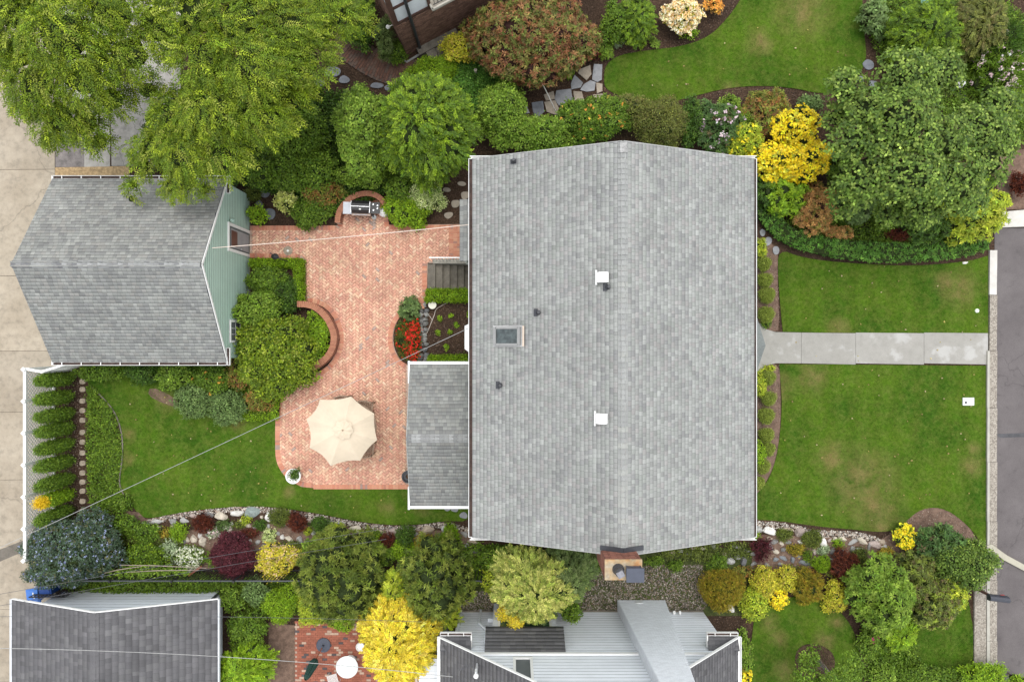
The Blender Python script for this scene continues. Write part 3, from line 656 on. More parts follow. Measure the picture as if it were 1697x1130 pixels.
def brick_wall(name, line_px, h, width, label, cat='wall', capstep=.078):
    line = WL(chaikin(line_px, 2, False), h); c = sum(line, Vector()) / len(line); c.z = 0
    t = thing(name, c, label, cat)
    mb = MB(); n = len(line); L = []; Rr = []
    for i in range(n):
        d = (line[min(i + 1, n - 1)] - line[max(i - 1, 0)]); d.z = 0; d.normalize(); s = Vector((-d.y, d.x, 0)) * (width / 2 - .015)
        L.append(line[i] + s); Rr.append(line[i] - s)
    # courses of real brick on both faces, a sub-millimetre-free core inside
    core = [Vector((p.x, p.y, 0)) for p in L] + [Vector((p.x, p.y, 0)) for p in Rr[::-1]]
    obj('core', MB().sheet(core, h - .07, h - .07), M_MORTAR, t)
    m2 = MB(); rows = int((h - .07) / .075); rnd = random.Random(3)
    for side in (L, Rr):
        for r in range(rows):
            pts = along([(p.x, p.y) for p in side], .21)
            for (x, y, a) in pts:
                sh = .105 if r % 2 else 0
                c3 = (rnd.uniform(.2, .34),) ; k = rnd.uniform(.8, 1.2)
                m2.box((x + math.cos(a) * sh, y + math.sin(a) * sh, .03 + r * .075 + .0375), (.198, .03, .066), rz=a, col=(.27 * k, .125 * k, .085 * k))
    obj('course_bricks', m2, M_BRICKS, t, kind='stuff')
    bm = MB().box((0, 0, 0), (capstep - .008, width + .02, .068)); src = None
    for (x, y, a) in along([(p.x, p.y) for p in line], capstep):
        loc = Vector((x, y, h - .034)) - t.location
        if src is None: src = obj('brick', bm, M_CAP, t, local=True); src.location = loc; src.rotation_euler = (0, 0, a)
        else: inst(src, 'brick', loc, a, t)
    return t
brick_wall('curved_brick_wall', [(492, 504), (507, 504), (523, 509), (540, 524), (551, 545), (554, 562), (549, 583), (534, 600), (508, 614), (500, 616)], .6, .24, 'curved red brick planter wall bulging into the patio')
brick_wall('curved_brick_wall', [(559, 369), (560, 355), (567, 341), (580, 328), (597, 321), (613, 320), (628, 326), (637, 336), (641, 348)], .55, .21, 'arched brick wall curving behind the barbecue')
# low kerb pier of brick beside the red flowers
t = thing('brick_pier', W(700, 503), 'short brick pier end beside the stair hedge', 'pier')
for k in range(5):
    o = obj('brick', MB().box((0, 0, 0), (.2, .085, .1)), M_BRICK, t, local=True); o.location = (0, -.18 + k * .09, .1)

# stone retaining wall between flower bed and vegetable bed
t = thing('stone_retaining_wall', W(701, 560), 'low wall of rough grey stones beside the red flower bed', 'wall')
# filled with rocks after the rock meshes exist
# ------------------------------------------------------------------ basement steps
X0 = W(709, 460).x; st = thing('concrete_steps', W(745, 460), 'grey concrete steps with six treads descending to the house', 'steps')
pit_y0, pit_y1 = W(0, 480).y, W(0, 437).y
M_CHEEK = simple('cheek', (.30, .28, .24), .9, .2, 4)
for k in range(7):
    x0 = X0 + k * .30; zt_ = .02 - k * .17
    obj('step', MB().box((x0 + .15 + .01, (pit_y0 + pit_y1) / 2, zt_ - .30), (.32, pit_y1 - pit_y0 - .02, .60)), M_STONE, st)
obj('landing', MB().box((X0 + 2.3, (pit_y0 + pit_y1) / 2, -1.3), (.5, pit_y1 - pit_y0 - .02, .1)), M_STONE, st)
obj('cheek_wall', MB().box((X0 + 1.25, pit_y0 - .05, -.55), (2.5, .10, 1.24)), M_CHEEK, st)
obj('cheek_wall', MB().box((X0 + 1.37, pit_y1 + .09, -.55), (2.3, .18, 1.26)), M_CHEEK, st)
obj('cheek_wall', MB().box((X0 + 2.56, (pit_y0 + pit_y1) / 2, -.7), (.1, 1.3, 1.3)), M_CHEEK, st)
# ------------------------------------------------------------------ main house
mh = thing('house', (3.66, -.25, 0), 'large main house under a broad light grey shingle gable roof', 'house')
ex0, ex1, ey0, ey1, ez, rz_ = -1.43, 8.75, -7.08, 6.58, 5.0, 7.2
wb = MB(); wb.box(((ex0 + ex1) / 2 + .1, (ey0 + ey1) / 2, 2.4), (ex1 - ex0 - 1.0, ey1 - ey0 - .6, 4.8)); wbody = obj('wall', wb, M_GREEN, mh)
gm = MB(); am = (ex0 + ex1) / 2
for yy in (ey0 + .3, ey1 - .42):
    gm = MB().prism([(ex0 + .6, 4.8), (ex1 - .6, 4.8), (am, 6.95)], (0, yy, 0), (1, 0, 0), (0, 0, 1), (0, .12, 0)); obj('gable_wall', gm, M_GREEN, mh)
roof = gable_roof(mh, ex0, ex1, ey0, ey1, ez, rz_, 'y', PAL_ROOF, M_CAPR, .145, .165, seed=21, capw=.36, capstep=.175)
M_RAKE = simple('rake_pale', (.34, .34, .33), .6, .1, 3)
for yy in (ey0 - .012, ey1 + .012):
    for xa in (ex0, ex1): obj('rake_board', MB().bar((xa, yy, ez - .09), (am, yy, rz_ - .09), .022, .17), M_RAKE, mh)
gutter(mh, (ex0, ey0, ez - .02), (ex0, ey1, ez - .02), (-1, 0, 0), w=.14, hang=0, bmat=M_BROWNG)
gutter(mh, (ex1, ey0, ez - .02), (ex1, ey1, ez - .02), (1, 0, 0), w=.10, hang=0, bmat=M_BROWNG)
for (sx, xe) in ((-1, ex0), (1, ex1)):
    for yy, s in ((ey0, -1), (ey1, 1)):
        rt = MB(); x0 = xe - sx * .95; rt.box(((x0 + xe + sx * .06) / 2, yy + s * .05, ez - .14), (abs(xe - x0) + .06, .09, .06)); rt.box(((x0 + xe + sx * .06) / 2, yy + s * .105, ez - .10), (abs(xe - x0) + .14, .02, .13)); obj('eave_return', rt, M_WHITE, mh)
def on_roof(px, py, left=True):
    """point on the main roof seen at that pixel"""
    z = 6.0
    for _ in range(30):
        p = W(px, py, z); a = (p.x - ex0) if left else (ex1 - p.x); z = ez + a * (rz_ - ez) / (am - ex0)
    return W(px, py, z)
sl = math.atan2(rz_ - ez, am - ex0)
RL = Matrix.Rotation(-sl, 3, 'Y')
p = on_roof(842, 557)
sk = MB(); m = RL
for dx, dy, sx, sy, h in ((-.46, 0, .1, .64, .14), (.46, 0, .1, .64, .14), (0, .29, .86, .07, .14), (0, -.29, .86, .07, .14)):
    sk.box(p + m @ Vector((dx, dy, .09)), (sx, sy, h), m=m)
skf = obj('skylight', sk, simple('skylight_frame', (.22, .22, .215), .5, .1, 4), mh)
obj('pane', MB().box(p + m @ Vector((0, 0, .10)), (.82, .51, .02), m=m), M_GLASS, skf)
obj('flashing', MB().box(p + m @ Vector((0, 0, .028)), (1.14, .76, .012), m=m), simple('flash_light', (.34, .34, .335), .5, .15, 3), skf)
obj('flashing', MB().box(p + m @ Vector((.60, 0, .05)), (.07, .72, .02), m=m), simple('flash_tan', (.5, .42, .34), .6, .1, 3), skf)
for px, py in ((1000, 460), (998, 693)):
    p = on_roof(px, py); v = MB()
    v.box(p + m @ Vector((0, 0, .03)), (.38, .34, .02), m=m)
    o = obj('box_vent', v, M_WHITE, mh)
    hb = MB(); a = [(-.19, .03), (.17, .03), (.20, .10), (.17, .20), (-.10, .22), (-.19, .14)]
    hb.prism(a, p + m @ Vector((0, -.17, 0)), m @ Vector((1, 0, 0)), m @ Vector((0, 0, 1)), m @ Vector((0, .34, 0)))
    obj('hood', hb, M_WHITE, o)
    lb = MB(); lb.box(p + m @ Vector((-.215, 0, .09)), (.03, .5, .12), m=m); obj('lip', lb, M_WHITE, o)
for px, py, rz in ((1003, 476, 0), (888, 518, 0), (825, 638, 0), (851, 268, 1.57)):
    p = on_roof(px, py); v = MB().box(p + m @ Vector((0, 0, .025)), (.14 if rz == 0 else .22, .26 if rz == 0 else .17, .015), m=m)
    o = obj('vent_pipe', v, M_DGREY, mh)
    q = p + m @ Vector((.09 if rz == 0 else 0, 0, 0))
    obj('pipe', MB().tube([q, q + Vector((0, 0, .30))], .05, 12), M_DGREY, o, smooth=False)
    obj('collar', MB().tube([q + Vector((0, 0, -.02)), q + Vector((0, 0, .10))], [.10, .06], 12), M_DGREY, o)
# ridge end flashing
p = Vector((am, ey1 - .22, rz_ + .02)); obj('ridge_flashing', MB().box(p + Vector((0, 0, .02)), (.24, .34, .03)), simple('flash_w', (.22, .22, .215), .5, .5, 9), mh)
# chimney
ch = MB(); cx0, cx1, cy0, cy1, cz = 2.98, 4.12, -7.58, -6.98, 7.9
chm = obj('chimney', MB().box(((cx0 + cx1) / 2, (cy0 + cy1) / 2, cz / 2), (cx1 - cx0, cy1 - cy0, cz)), M_DMORT, mh)
cb = MB(); rnd = random.Random(5)
for r in range(26):
    z = cz - .04 - r * .075
    off = .05 if r % 2 else 0
    for (ax, b0, b1, cst) in (('x', cx0, cx1, cy1), ('x', cx0, cx1, cy0), ('y', cy0, cy1, cx0), ('y', cy0, cy1, cx1)):
        u = b0 - off
        while u < b1 - .03:
            u1 = min(u + .2, b1); u0 = max(u, b0); k = rnd.uniform(.7, 1.25)
            if u1 - u0 > .03:
                c = (.20 * k, .085 * k, .06 * k); s = 1 if cst in (cy1, cx1) else -1
                if ax == 'x': cb.box(((u0 + u1) / 2, cst + s * .01, z), (u1 - u0 - .012, .03, .062), col=c)
                else: cb.box((cst + s * .01, (u0 + u1) / 2, z), (.03, u1 - u0 - .012, .062), col=c)
            u += .212
obj('course_bricks', cb, M_BRICKS, chm, kind='stuff')
def rustcap():
    m, nt, b = newmat('mortar_cap'); pos = nd(nt, 'ShaderNodeNewGeometry').outputs['Position']; f = noise(nt, pos, 2.2, 6, .6); f2 = noise(nt, pos, 12, 5)
    c = ramp(nt, f, [(.35, (.33, .29, .22)), (.52, (.38, .27, .15)), (.66, (.36, .17, .06))]); c = mix(nt, c, ramp(nt, f2, [(.3, grey(.75)), (.7, grey(1.15))]), 1, 'MULTIPLY')
    nt.links.new(c, b.inputs['Base Color']); b.inputs['Roughness'].default_value = .8; return m
obj('crown_slab', MB().box(((cx0 + cx1) / 2, (cy0 + cy1) / 2, cz + .035), (cx1 - cx0 + .05, cy1 - cy0 + .05, .07)), rustcap(), chm)
fl = MB(); fl.lathe((cx0 + .40, cy0 + .32, cz + .07), [(.19, 0), (.16, .16), (.15, .18)], 20); fl.lathe((cx0 + .40, cy0 + .32, cz + .25), [(.14, 0), (.14, .22), (.10, .26)], 20); obj('flue_pot', fl, M_DGREY, chm)
c0 = (cx0 + .40, cy0 + .32); fl = MB().box((c0[0], c0[1], cz + .56), (.22, .20, .05), rz=.5)
for a in range(4): fl.bar((c0[0] + .11 * math.cos(a * 1.57), c0[1] + .11 * math.sin(a * 1.57), cz + .45), (c0[0] + .09 * math.cos(a * 1.57), c0[1] + .09 * math.sin(a * 1.57), cz + .55), .02, .02)
obj('flue_cap', fl, simple('cap_metal', (.2, .2, .22), .4, .2, 6, metal=.5), chm)
hd = MB().box((cx1 - .26, cy0 + .25, cz + .42), (.56, .44, .06)); 
for dx in (-.22, .22):
    for dy in (-.18, .18): hd.box((cx1 - .26 + dx, cy0 + .25 + dy, cz + .23), (.03, .03, .34))
hd.box((cx1 - .26, cy0 + .25, cz + .14), (.46, .36, .14)); obj('metal_hood', hd, M_METAL, chm)
sdl = MB()
for s in (-1, 1): sdl.bar((am + s * .72, cy1 + .10, ez + (am - ex0 - .72) * math.tan(sl) + .05), (am, cy1 + .10, rz_ + .06), .16, .03)
obj('cricket_flashing', sdl, M_DGREY, mh)
# rear wing with its own little gable roof
wx0, wx1, wy0, wy1 = -4.0, -1.30, -6.47, -.92
obj('wing_wall', MB().box(((wx0 + wx1) / 2 + .15, (wy0 + wy1) / 2, 1.3), (wx1 - wx0 - .3, wy1 - wy0 - .5, 2.6)), M_GREEN, mh)
gable_roof(mh, wx0, wx1, wy0, wy1, 2.8, 3.75, 'x', [tuple(c * .9 for c in p) for p in PAL_GAR], M_CAPG, .145, .17, seed=31, name='wing_roof')
tr_ = MB()
for y, s in ((wy0, -1), (wy1, 1)):
    tr_.bar((wx0 - .02, y + s * .06, 2.76), (wx1, y + s * .06, 2.76), .11, .10)
tr_.bar((wx0 - .05, wy1 + .14, 2.79), (wx0 - .05, wy1 - .75, 2.79), .07, .12); tr_.bar((wx0 - .05, wy0 - .14, 2.79), (wx0 - .05, wy0 + .75, 2.79), .07, .12)
obj('trim_board', tr_, M_WHITE, mh, kind='stuff')
rk = MB(); wm = (wy0 + wy1) / 2
for ya in (wy0, wy1): rk.bar((wx0 - .012, ya, 2.72), (wx0 - .012, wm, 3.67), .02, .13)
obj('rake_board', rk, simple('rake_grey', (.3, .32, .31), .6, .1, 3), mh)
# small porch roof at the back door and entry roof at the front
a = W(762, 331, 2.9); b = W(790, 433, 2.9)
pr = obj('porch_roof', MB().box(((a.x - 1.2) / 2 + 0, (a.y + b.y) / 2, 2.9), (abs(a.x + 1.2), a.y - b.y, .1)), M_DGREY, mh)
shingles('shingles', pr, (a.x, b.y, 2.95), (0, 1, 0), Vector((1, 0, .12)).normalized(), a.y - b.y, abs(a.x + 1.0), .15, .2, PAL_GAR, 41)
for (pxx, py, hh) in ((757, 425, 2.9),):
    q = W(757, 428, 2.8); obj('porch_post', MB().box((q.x + .25, q.y + .1, 1.42), (.1, .1, 2.75)), M_WHITE, mh)
er = MB(); yA, yB, yM = W(0, 518, 2.9).y, W(0, 622, 2.9).y, W(0, 572, 2.9).y; xE = W(1256, 0, 2.9).x
er.add([(8.3, yA, 2.9), (xE - .1, yA, 2.9), (W(1268, 0, 3.3).x, yM, 3.35), (8.3, yM, 3.35), (8.3, yB, 2.9), (xE - .1, yB, 2.9)], [(0, 1, 2, 3), (3, 2, 5, 4), (1, 0, 4, 5)])
e_ = obj('entry_roof', er, simple('entry_shingle', (.16, .175, .17), .95, .15, 12, .4), mh)
# white bay under the left eave
q = [W(770, 540, 2.9), W(790, 530, 2.9), W(790, 594, 2.9), W(770, 578, 2.9)]
obj('bay', MB().sheet([(v.x, v.y) for v in q], 2.9, 2.9), simple('bay_white', (.9, .9, .89), .6, .03, 2), mh)

# white stair rail
t = thing('handrail', W(735, 428), 'short white handrail beside the top of the steps', 'handrail')
a = W(711, 427, 1.0); b = W(763, 427, 1.0); hr = MB().bar(a, b, .05, .04); obj('rail', hr, M_WHITE, t)
for i in range(9):
    q = a.lerp(b, (i + .5) / 9); obj('baluster', MB().box((q.x, q.y, .5), (.035, .035, .96)), M_WHITE, t)

# ------------------------------------------------------------------ garage with green siding
gx0, gx1, gy0, gy1, ge, gr = -18.3, -11.35, -.84, 6.45, 2.45, 4.72
gg = thing('garage', ((gx0 + gx1) / 2, (gy0 + gy1) / 2, 0), 'detached garage with grey shingle roof and green lap siding', 'garage')
obj('wall', MB().box(((gx0 + gx1) / 2, (gy0 + gy1) / 2, 1.2), (gx1 - gx0 - .5, gy1 - gy0 - .4, 2.38)), M_GREEN, gg)
gable_roof(gg, gx0, gx1 - .02, gy0, gy1, ge, gr, 'x', PAL_GAR, M_CAPG, .148, .18, seed=51, capw=.34, capstep=.185)
gm_ = (gy0 + gy1) / 2; Lw = gy1 - gy0 - .3
def gprof(z):
    if z < 2.33: return (0, Lw)
    k = (z - 2.33) / (gr - .1 - 2.33)
    return (k * Lw / 2, Lw - k * Lw / 2) if k < .97 else None
wy = gy0 + .15
door_y0, door_y1 = 3.73, 4.65   # opening
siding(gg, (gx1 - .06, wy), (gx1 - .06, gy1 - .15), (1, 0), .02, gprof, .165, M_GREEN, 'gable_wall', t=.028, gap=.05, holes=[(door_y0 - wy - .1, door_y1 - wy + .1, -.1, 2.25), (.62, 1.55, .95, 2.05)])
obj('rake_board', MB().bar((gx1 + .0, gy0 + .02, ge - .08), (gx1 + .0, gm_, gr - .08), .03, .10).bar((gx1 + .0, gy1 - .02, ge - .08), (gx1 + .0, gm_, gr - .08), .03, .10), M_WHITE, gg)
xd = gx1 - .06
dr = obj('door', MB().box((xd - .01, (door_y0 + door_y1) / 2, 1.09), (.05, door_y1 - door_y0, 2.14)), simple('door_grey', (.24, .24, .25), .6, .1, 3), gg)
obj('door_panel', MB().box((xd + .018, (door_y0 + door_y1) / 2, 1.0), (.012, door_y1 - door_y0 - .16, 1.9)), simple('door_panel_grey', (.30, .30, .31), .6, .1, 3), dr)
obj('door_glass', MB().box((xd + .03, (door_y0 + door_y1) / 2, 1.62), (.012, door_y1 - door_y0 - .3, .6)), simple('door_glass_red', (.07, .025, .02), .3, .2, 6), dr)
obj('handle', MB().lathe((xd + .08, door_y0 + .1, 1.0), [(.03, -.03), (.035, 0), (.03, .03)], 10), M_STEEL, dr)
fr = MB()
for y in (door_y0 - .055, door_y1 + .055): fr.box((xd + .035, y, 1.13), (.06, .12, 2.2))
fr.box((xd + .037, (door_y0 + door_y1) / 2, 2.24), (.064, door_y1 - door_y0 + .24, .12)); obj('door_frame', fr, M_WHITE, gg)
wy0, wy1 = wy + .72, wy + 1.45
wf = MB()
for y in (wy0 - .05, wy1 + .05): wf.box((xd + .03, y, 1.5), (.05, .09, 1.1))
for z in (.97, 2.05): wf.box((xd + .033, (wy0 + wy1) / 2, z), (.055, wy1 - wy0 + .2, .09))
wn_ = obj('window', wf, M_WHITE, gg)
obj('pane', MB().box((xd + .005, (wy0 + wy1) / 2, 1.5), (.01, wy1 - wy0, 1.0)), M_GLASS, wn_)
for k in range(2): obj('muntin', MB().box((xd + .02, wy0 + (k + 1) * (wy1 - wy0) / 3, 1.5), (.02, .022, .98)), M_WHITE, wn_)
obj('muntin', MB().box((xd + .0215, (wy0 + wy1) / 2, 1.5), (.02, wy1 - wy0, .022)), M_WHITE, wn_)
gutter(gg, (gx0, gy1, ge - .0), (gx1 + .02, gy1, ge - .0), (0, 1, 0), w=.13, hang=.72)
gutter(gg, (gx0, gy0, ge - .0), (gx1 + .02, gy0, ge - .0), (0, -1, 0), w=.13, hang=.72)
for s, y in ((1, gy1 + .12), (-1, gy0 - .12)):
    gutter(gg, (gx1 - .03, y, ge), (gx1 - .03, y - s * .68, ge), (1, 0, 0), w=.14)
    gutter(gg, (gx0 + .02, y, ge), (gx0 + .02, y - s * .3, ge), (-1, 0, 0), w=.05, debris=False)
li = MB().lathe((xd + .16, 4.85, 2.1), [(.03, .2), (.09, .08), (.10, 0), (.07, -.02)], 14); obj('wall_lamp', li, simple('lamp_green', (.3, .42, .36), .5, .1, 4), gg)
obj('foundation', MB().box((xd + .02, (gy0 + gy1) / 2, .0), (.1, Lw, .06)), M_STONE, gg)

# ------------------------------------------------------------------ lower left garage
n0x, n1x, n0y, n1y = -20.05, -11.80, -26.0, -10.36
ng = thing('garage', ((n0x + n1x) / 2, -14, 0), 'lower left garage with dark grey roof and pale grey gable wall', 'garage')
obj('wall', MB().box(((n0x + n1x) / 2, -13.2, 1.05), (n1x - n0x - 1.5, 4.4, 2.1)), M_GREY, ng)
obj('gable_wall', MB().prism([(n0x + .7, 2.1), (n1x - .8, 2.1), ((n0x + n1x) / 2, 3.4)], (0, -15.4, 0), (1, 0, 0), (0, 0, 1), (0, .12, 0)), M_GREY, ng)
gable_roof(ng, n0x, n1x, -15.6, n1y, 2.25, 3.62, 'y', PAL_NB, M_CAPN, .235, .24, seed=61, capw=.36, capstep=.22)
LW = 6.75
def nprof(z):
    if z < 2.05: return (0, LW)
    k = (z - 2.05) / 1.35; return (k * LW / 2, LW - k * LW / 2) if k < .95 else None
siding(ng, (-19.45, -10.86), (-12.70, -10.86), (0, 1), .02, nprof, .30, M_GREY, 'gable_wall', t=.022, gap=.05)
nm_ = (n0x + n1x) / 2
for xa in (n0x, n1x): obj('rake_board', MB().bar((xa, n1y + .02, 2.2), (nm_, n1y + .02, 3.58), .03, .10), M_WHITE, ng)
fb = MB().box((n0x - .05, -13, 2.2), (.09, 5.3, .1)); fb.box((n1x + .03, -13, 2.2), (.07, 5.3, .1)); obj('eave_trim', fb, simple('trim_grey', (.5, .52, .54), .6, .1, 3), ng)

# ------------------------------------------------------------------ lower neighbour house
hx0, hx1, hy = -2.3, 8.27, -11.74
nh = thing('house', ((hx0 + hx1) / 2, -14, 0), 'lower neighbour house with pale grey siding and dark shingle roof', 'house')
obj('wall', MB().box(((hx0 + hx1) / 2, -14.6, 1.8), (hx1 - hx0 - .1, 5.4, 3.55)), M_GREY, nh)
pk = (-2.73 + 8.62) / 2; pe, ptop = 3.6, 9.15; HW = hx1 - hx0
def hprof_low(z): return (0, HW) if z < 4.0 and z < 3.75 else None
def hprof(z):
    if z < 3.55: return (0, HW)
    k = (z - 3.45) / (ptop - 3.6); a = k * HW / 2
    return (a, HW - a) if k < .96 else None
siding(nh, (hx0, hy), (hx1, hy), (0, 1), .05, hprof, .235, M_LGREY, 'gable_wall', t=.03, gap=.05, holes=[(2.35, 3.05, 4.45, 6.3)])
w_ = MB()
wx = (hx0 + 2.35, hx0 + 3.05)
for x in (wx[0] + .04, wx[1] - .04): w_.box((x, hy + .045, 5.4), (.10, .07, 1.9))
for z in (4.45, 6.35): w_.box(((wx[0] + wx[1]) / 2, hy + .048, z), (.72, .075, .10))
w_ = obj('window', w_, M_WHITE, nh); obj('pane', MB().box(((wx[0] + wx[1]) / 2, hy + .012, 5.4), (.54, .02, 1.8)), M_GLASS, w_)
obj('belt_trim', MB().box(((hx0 + hx1) / 2, hy + .05, 4.12), (HW - 1.35, .08, .12)), M_WHITE, nh)
# roof of the neighbour: two steep planes rising out of the picture
nr = gable_roof(nh, -2.73, 8.62, -17.5, -11.34, pe, ptop, 'y', PAL_NB, M_CAPN, .19, .23, seed=71, capw=.36, capstep=.2)
fb = MB()
for xa in (-2.73, 8.62): obj('rake_board', MB().bar((xa, -11.32, pe - .05), (pk, -11.32, ptop - .05), .03, .10), M_WHITE, nh)
obj('gable_wall', MB().prism([(hx0, 3.5), (hx1, 3.5), ((hx0 + hx1) / 2, ptop - .35)], (0, -17.2, 0), (1, 0, 0), (0, 0, 1), (0, .12, 0)), M_GREY, nh)
gutter(nh, (-2.73, -14.5, pe), (-2.73, -11.30, pe), (-1, 0, 0), w=.12, debris=False)
gutter(nh, (8.62, -14.5, pe), (8.62, -11.30, pe), (1, 0, 0), w=.14, debris=False)
for xa, xb, s in ((-2.73, -1.55, 1), (8.62, 7.45, -1)):
    x0, x1 = min(xa, xb), max(xa, xb)
    cr = MB().add([(x0, -11.25, pe - .12), (x1, -11.25, pe - .12), (x1, -11.72, pe + .22), (x0, -11.72, pe + .22), (x0, -11.25, pe - .2), (x1, -11.25, pe - .2)], [(0, 1, 2, 3), (4, 5, 1, 0)])
    cr_ = obj('cornice_return', cr, M_DGREY, nh)
    shingles('shingles', cr_, (x0, -11.25, pe - .11), (1, 0, 0), Vector((0, -.47, .34)).normalized(), x1 - x0, .55, .19, .25, PAL_NB, 75)
    gutter(nh, (x0, -11.24, pe), (x1, -11.24, pe), (0, 1, 0), w=.12, hang=.5, debris=True)
    e = x1 if s == 1 else x0; obj('return_end', MB().box((e, -11.45, pe - .05), (.05, .45, .14)), M_WHITE, nh)
# bump-out with window under its shed roof
bx0, bx1, by = -.78, 1.80, -11.36
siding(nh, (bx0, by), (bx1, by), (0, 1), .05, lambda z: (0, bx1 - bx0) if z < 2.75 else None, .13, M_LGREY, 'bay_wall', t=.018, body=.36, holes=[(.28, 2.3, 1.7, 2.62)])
bf = MB()
for x in (bx0 + .26, bx0 + 2.32): bf.box((x, by + .035, 2.15), (.09, .06, 1.0))
bf.box(((bx0 * 2 + 2.58) / 2, by + .038, 1.66), (2.15, .065, .09)); bf.box(((bx0 * 2 + 2.58) / 2, by + .038, 2.66), (2.15, .065, .09))
bwn = obj('bay_window', bf, M_WHITE, nh); obj('pane', MB().box(((bx0 * 2 + 2.58) / 2, by + .008, 2.15), (1.98, .014, .92)), simple('green_glass', (.04, .10, .06), .15, .3, 5), bwn)
bf = MB().add([(-1.03, -11.2, 2.88), (2.02, -11.2, 2.88), (2.02, -11.70, 4.0), (-1.03, -11.70, 4.0), (-1.03, -11.2, 2.80), (2.02, -11.2, 2.80), (2.02, -11.7, 2.8), (-1.03, -11.7, 2.8)], [(0, 1, 2, 3), (4, 5, 1, 0), (5, 6, 2, 1), (7, 4, 0, 3)])
bf = obj('bay_roof', bf, M_DGREY, nh); shingles('shingles', bf, (-1.03, -11.2, 2.89), (1, 0, 0), Vector((0, -.5, 1.12)).normalized(), 3.05, 1.22, .17, .3, PAL_NB, 77)
# white painted brick chimney, tapering
ct = MB(); cb0, cb1 = (4.57, 6.63), (4.86, 5.98); zt = 9.8
def cx(z): 
    k = z / 9.8; return (4.57 + .40 * k, 6.63 - .82 * k)
ct.add([(4.57, -11.22, 0), (6.63, -11.22, 0), (6.63, -11.8, 0), (4.57, -11.8, 0), (cx(zt)[0], -11.22, zt), (cx(zt)[1], -11.22, zt), (cx(zt)[1], -11.8, zt), (cx(zt)[0], -11.8, zt)], [(0, 4, 7, 3), (1, 0, 3, 2)[::-1], (4, 5, 6, 7), (1, 5, 4, 0), (2, 6, 5, 1), (3, 7, 6, 2)])
chn = obj('chimney', ct, simple('painted_brick', (.62, .64, .67), .7, .05, 3, .2), nh)
cbk = MB(); rnd = random.Random(9)
for r in range(128):
    z = .04 + r * .076
    x0, x1 = cx(z); u = x0 - (.11 if r % 2 else 0)
    while u < x1 - .03:
        a, b = max(u, x0), min(u + .21, x1)
        if b - a > .03: k = rnd.uniform(.93, 1.06); cbk.box(((a + b) / 2, -11.215, z + .035), (b - a - .010, .02, .066), col=(.64 * k, .665 * k, .695 * k))
        u += .22
    for v in range(3):
        k = rnd.uniform(.93, 1.06); cbk.box((x0 - .003, -11.32 - v * .19, z + .035), (.02, .18, .066), col=(.64 * k, .665 * k, .695 * k))
obj('course_bricks', cbk, attrmat('painted_course', .7, 40, .06, .2), chn, kind='stuff')
obj('cleanout_door', MB().box((5.45, -11.2, .28), (.28, .03, .3)), simple('cleanout', (.6, .62, .62), .5, .1, 4), chn)
# downpipe, meter, conduit, vents
dpz = MB().tube([(-1.35, hy + .12, .1), (-1.35, hy + .12, 1.5), (-1.05, hy + .12, 2.1), (-1.02, hy + .12, 3.3)], .045, 8); obj('downpipe', dpz, M_LGREY, nh)
dpz = MB().tube([(-2.2, hy + .1, .1), (-2.2, hy + .1, 3.5)], .05, 8); obj('downpipe', dpz, M_LGREY, nh)
obj('meter_box', MB().box((-1.62 + .75, hy + .12, 1.0), (.28, .16, .4)), M_GREY, nh)
for x in (6.95, 7.2): obj('vent_hood', MB().tube([(x, hy + .05, .35), (x, hy + .18, .32)], .05, 8), M_WHITE, nh)
obj('foundation', MB().box(((hx0 + hx1) / 2, hy + .04, .04), (HW, .1, .12)), M_STONE, nh)
# service mast on that roof
def on_nroof(px, py):
    z = 4.0
    for _ in range(40):
        p = W(px, py, z); z = .5 * z + .5 * (pe + (p.x + 2.73) * (ptop - pe) / (pk + 2.73))
    return W(px, py, z)
p = on_nroof(791, 1100); MAST = p + Vector((-.05, -.02, .9))
mt = MB().tube([p, p + Vector((0, 0, .75)), p + Vector((0, .04, .9)), p + Vector((0, .16, .92)), p + Vector((0, .2, .82))], .045, 10); ms = obj('service_mast', mt, simple('galvanised', (.6, .61, .62), .4, .1, 5, metal=.4), nh)
obj('weather_head', MB().lathe(p + Vector((0, .0, .86)), [(.03, -.06), (.085, -.03), (.09, .05), (.05, .11), (0.0, .13)], 14), M_WHITE, ms)
cw = MB()
for k in range(3): cw.tube([p + Vector((0, .18, .85)), p + Vector((-.15 - .05 * k, .30, .75 - .05 * k)), p + Vector((-.45, .12 + .05 * k, .55)), p + Vector((-.6, .05, .6))], .012, 5)
obj('cable_loop', cw, M_WIRED, ms)
# white porch addition left of that house
pa = thing('porch', W(715, 1110), 'white porch addition with pale ribbed roof beside the neighbour house', 'porch')
a0 = W(690, 1075, 2.4); b0 = W(735, 1075, 2.4)
for i in range(7):
    y = a0.y - .5 - i * .26; obj('board', MB().box(((a0.x + b0.x) / 2 + .05, y, 2.4 + .01 * (i % 2)), (b0.x - a0.x - .1, .248, .03)), M_LGREY, pa)
obj('fascia', MB().box((a0.x + .0, a0.y - 1.3, 2.36), (.1, 2.1, .14)), simple('beige', (.5, .42, .34), .6, .1, 3), pa)
obj('wall', MB().box(((a0.x + b0.x) / 2 + .1, a0.y - 1.4, 1.15), (b0.x - a0.x - .3, 1.9, 2.3)), M_GREY, pa)
obj('beam', MB().box(((a0.x + b0.x) / 2 + .05, a0.y - .3, 2.3), (b0.x - a0.x - .1, .12, .12)), M_DGREY, pa)
obj('deck', MB().box(((a0.x + b0.x) / 2 - .2, a0.y + .55, .9), (1.6, 1.2, .1)), simple('deck_grey', (.10, .11, .10), .8, .3, 6), pa)

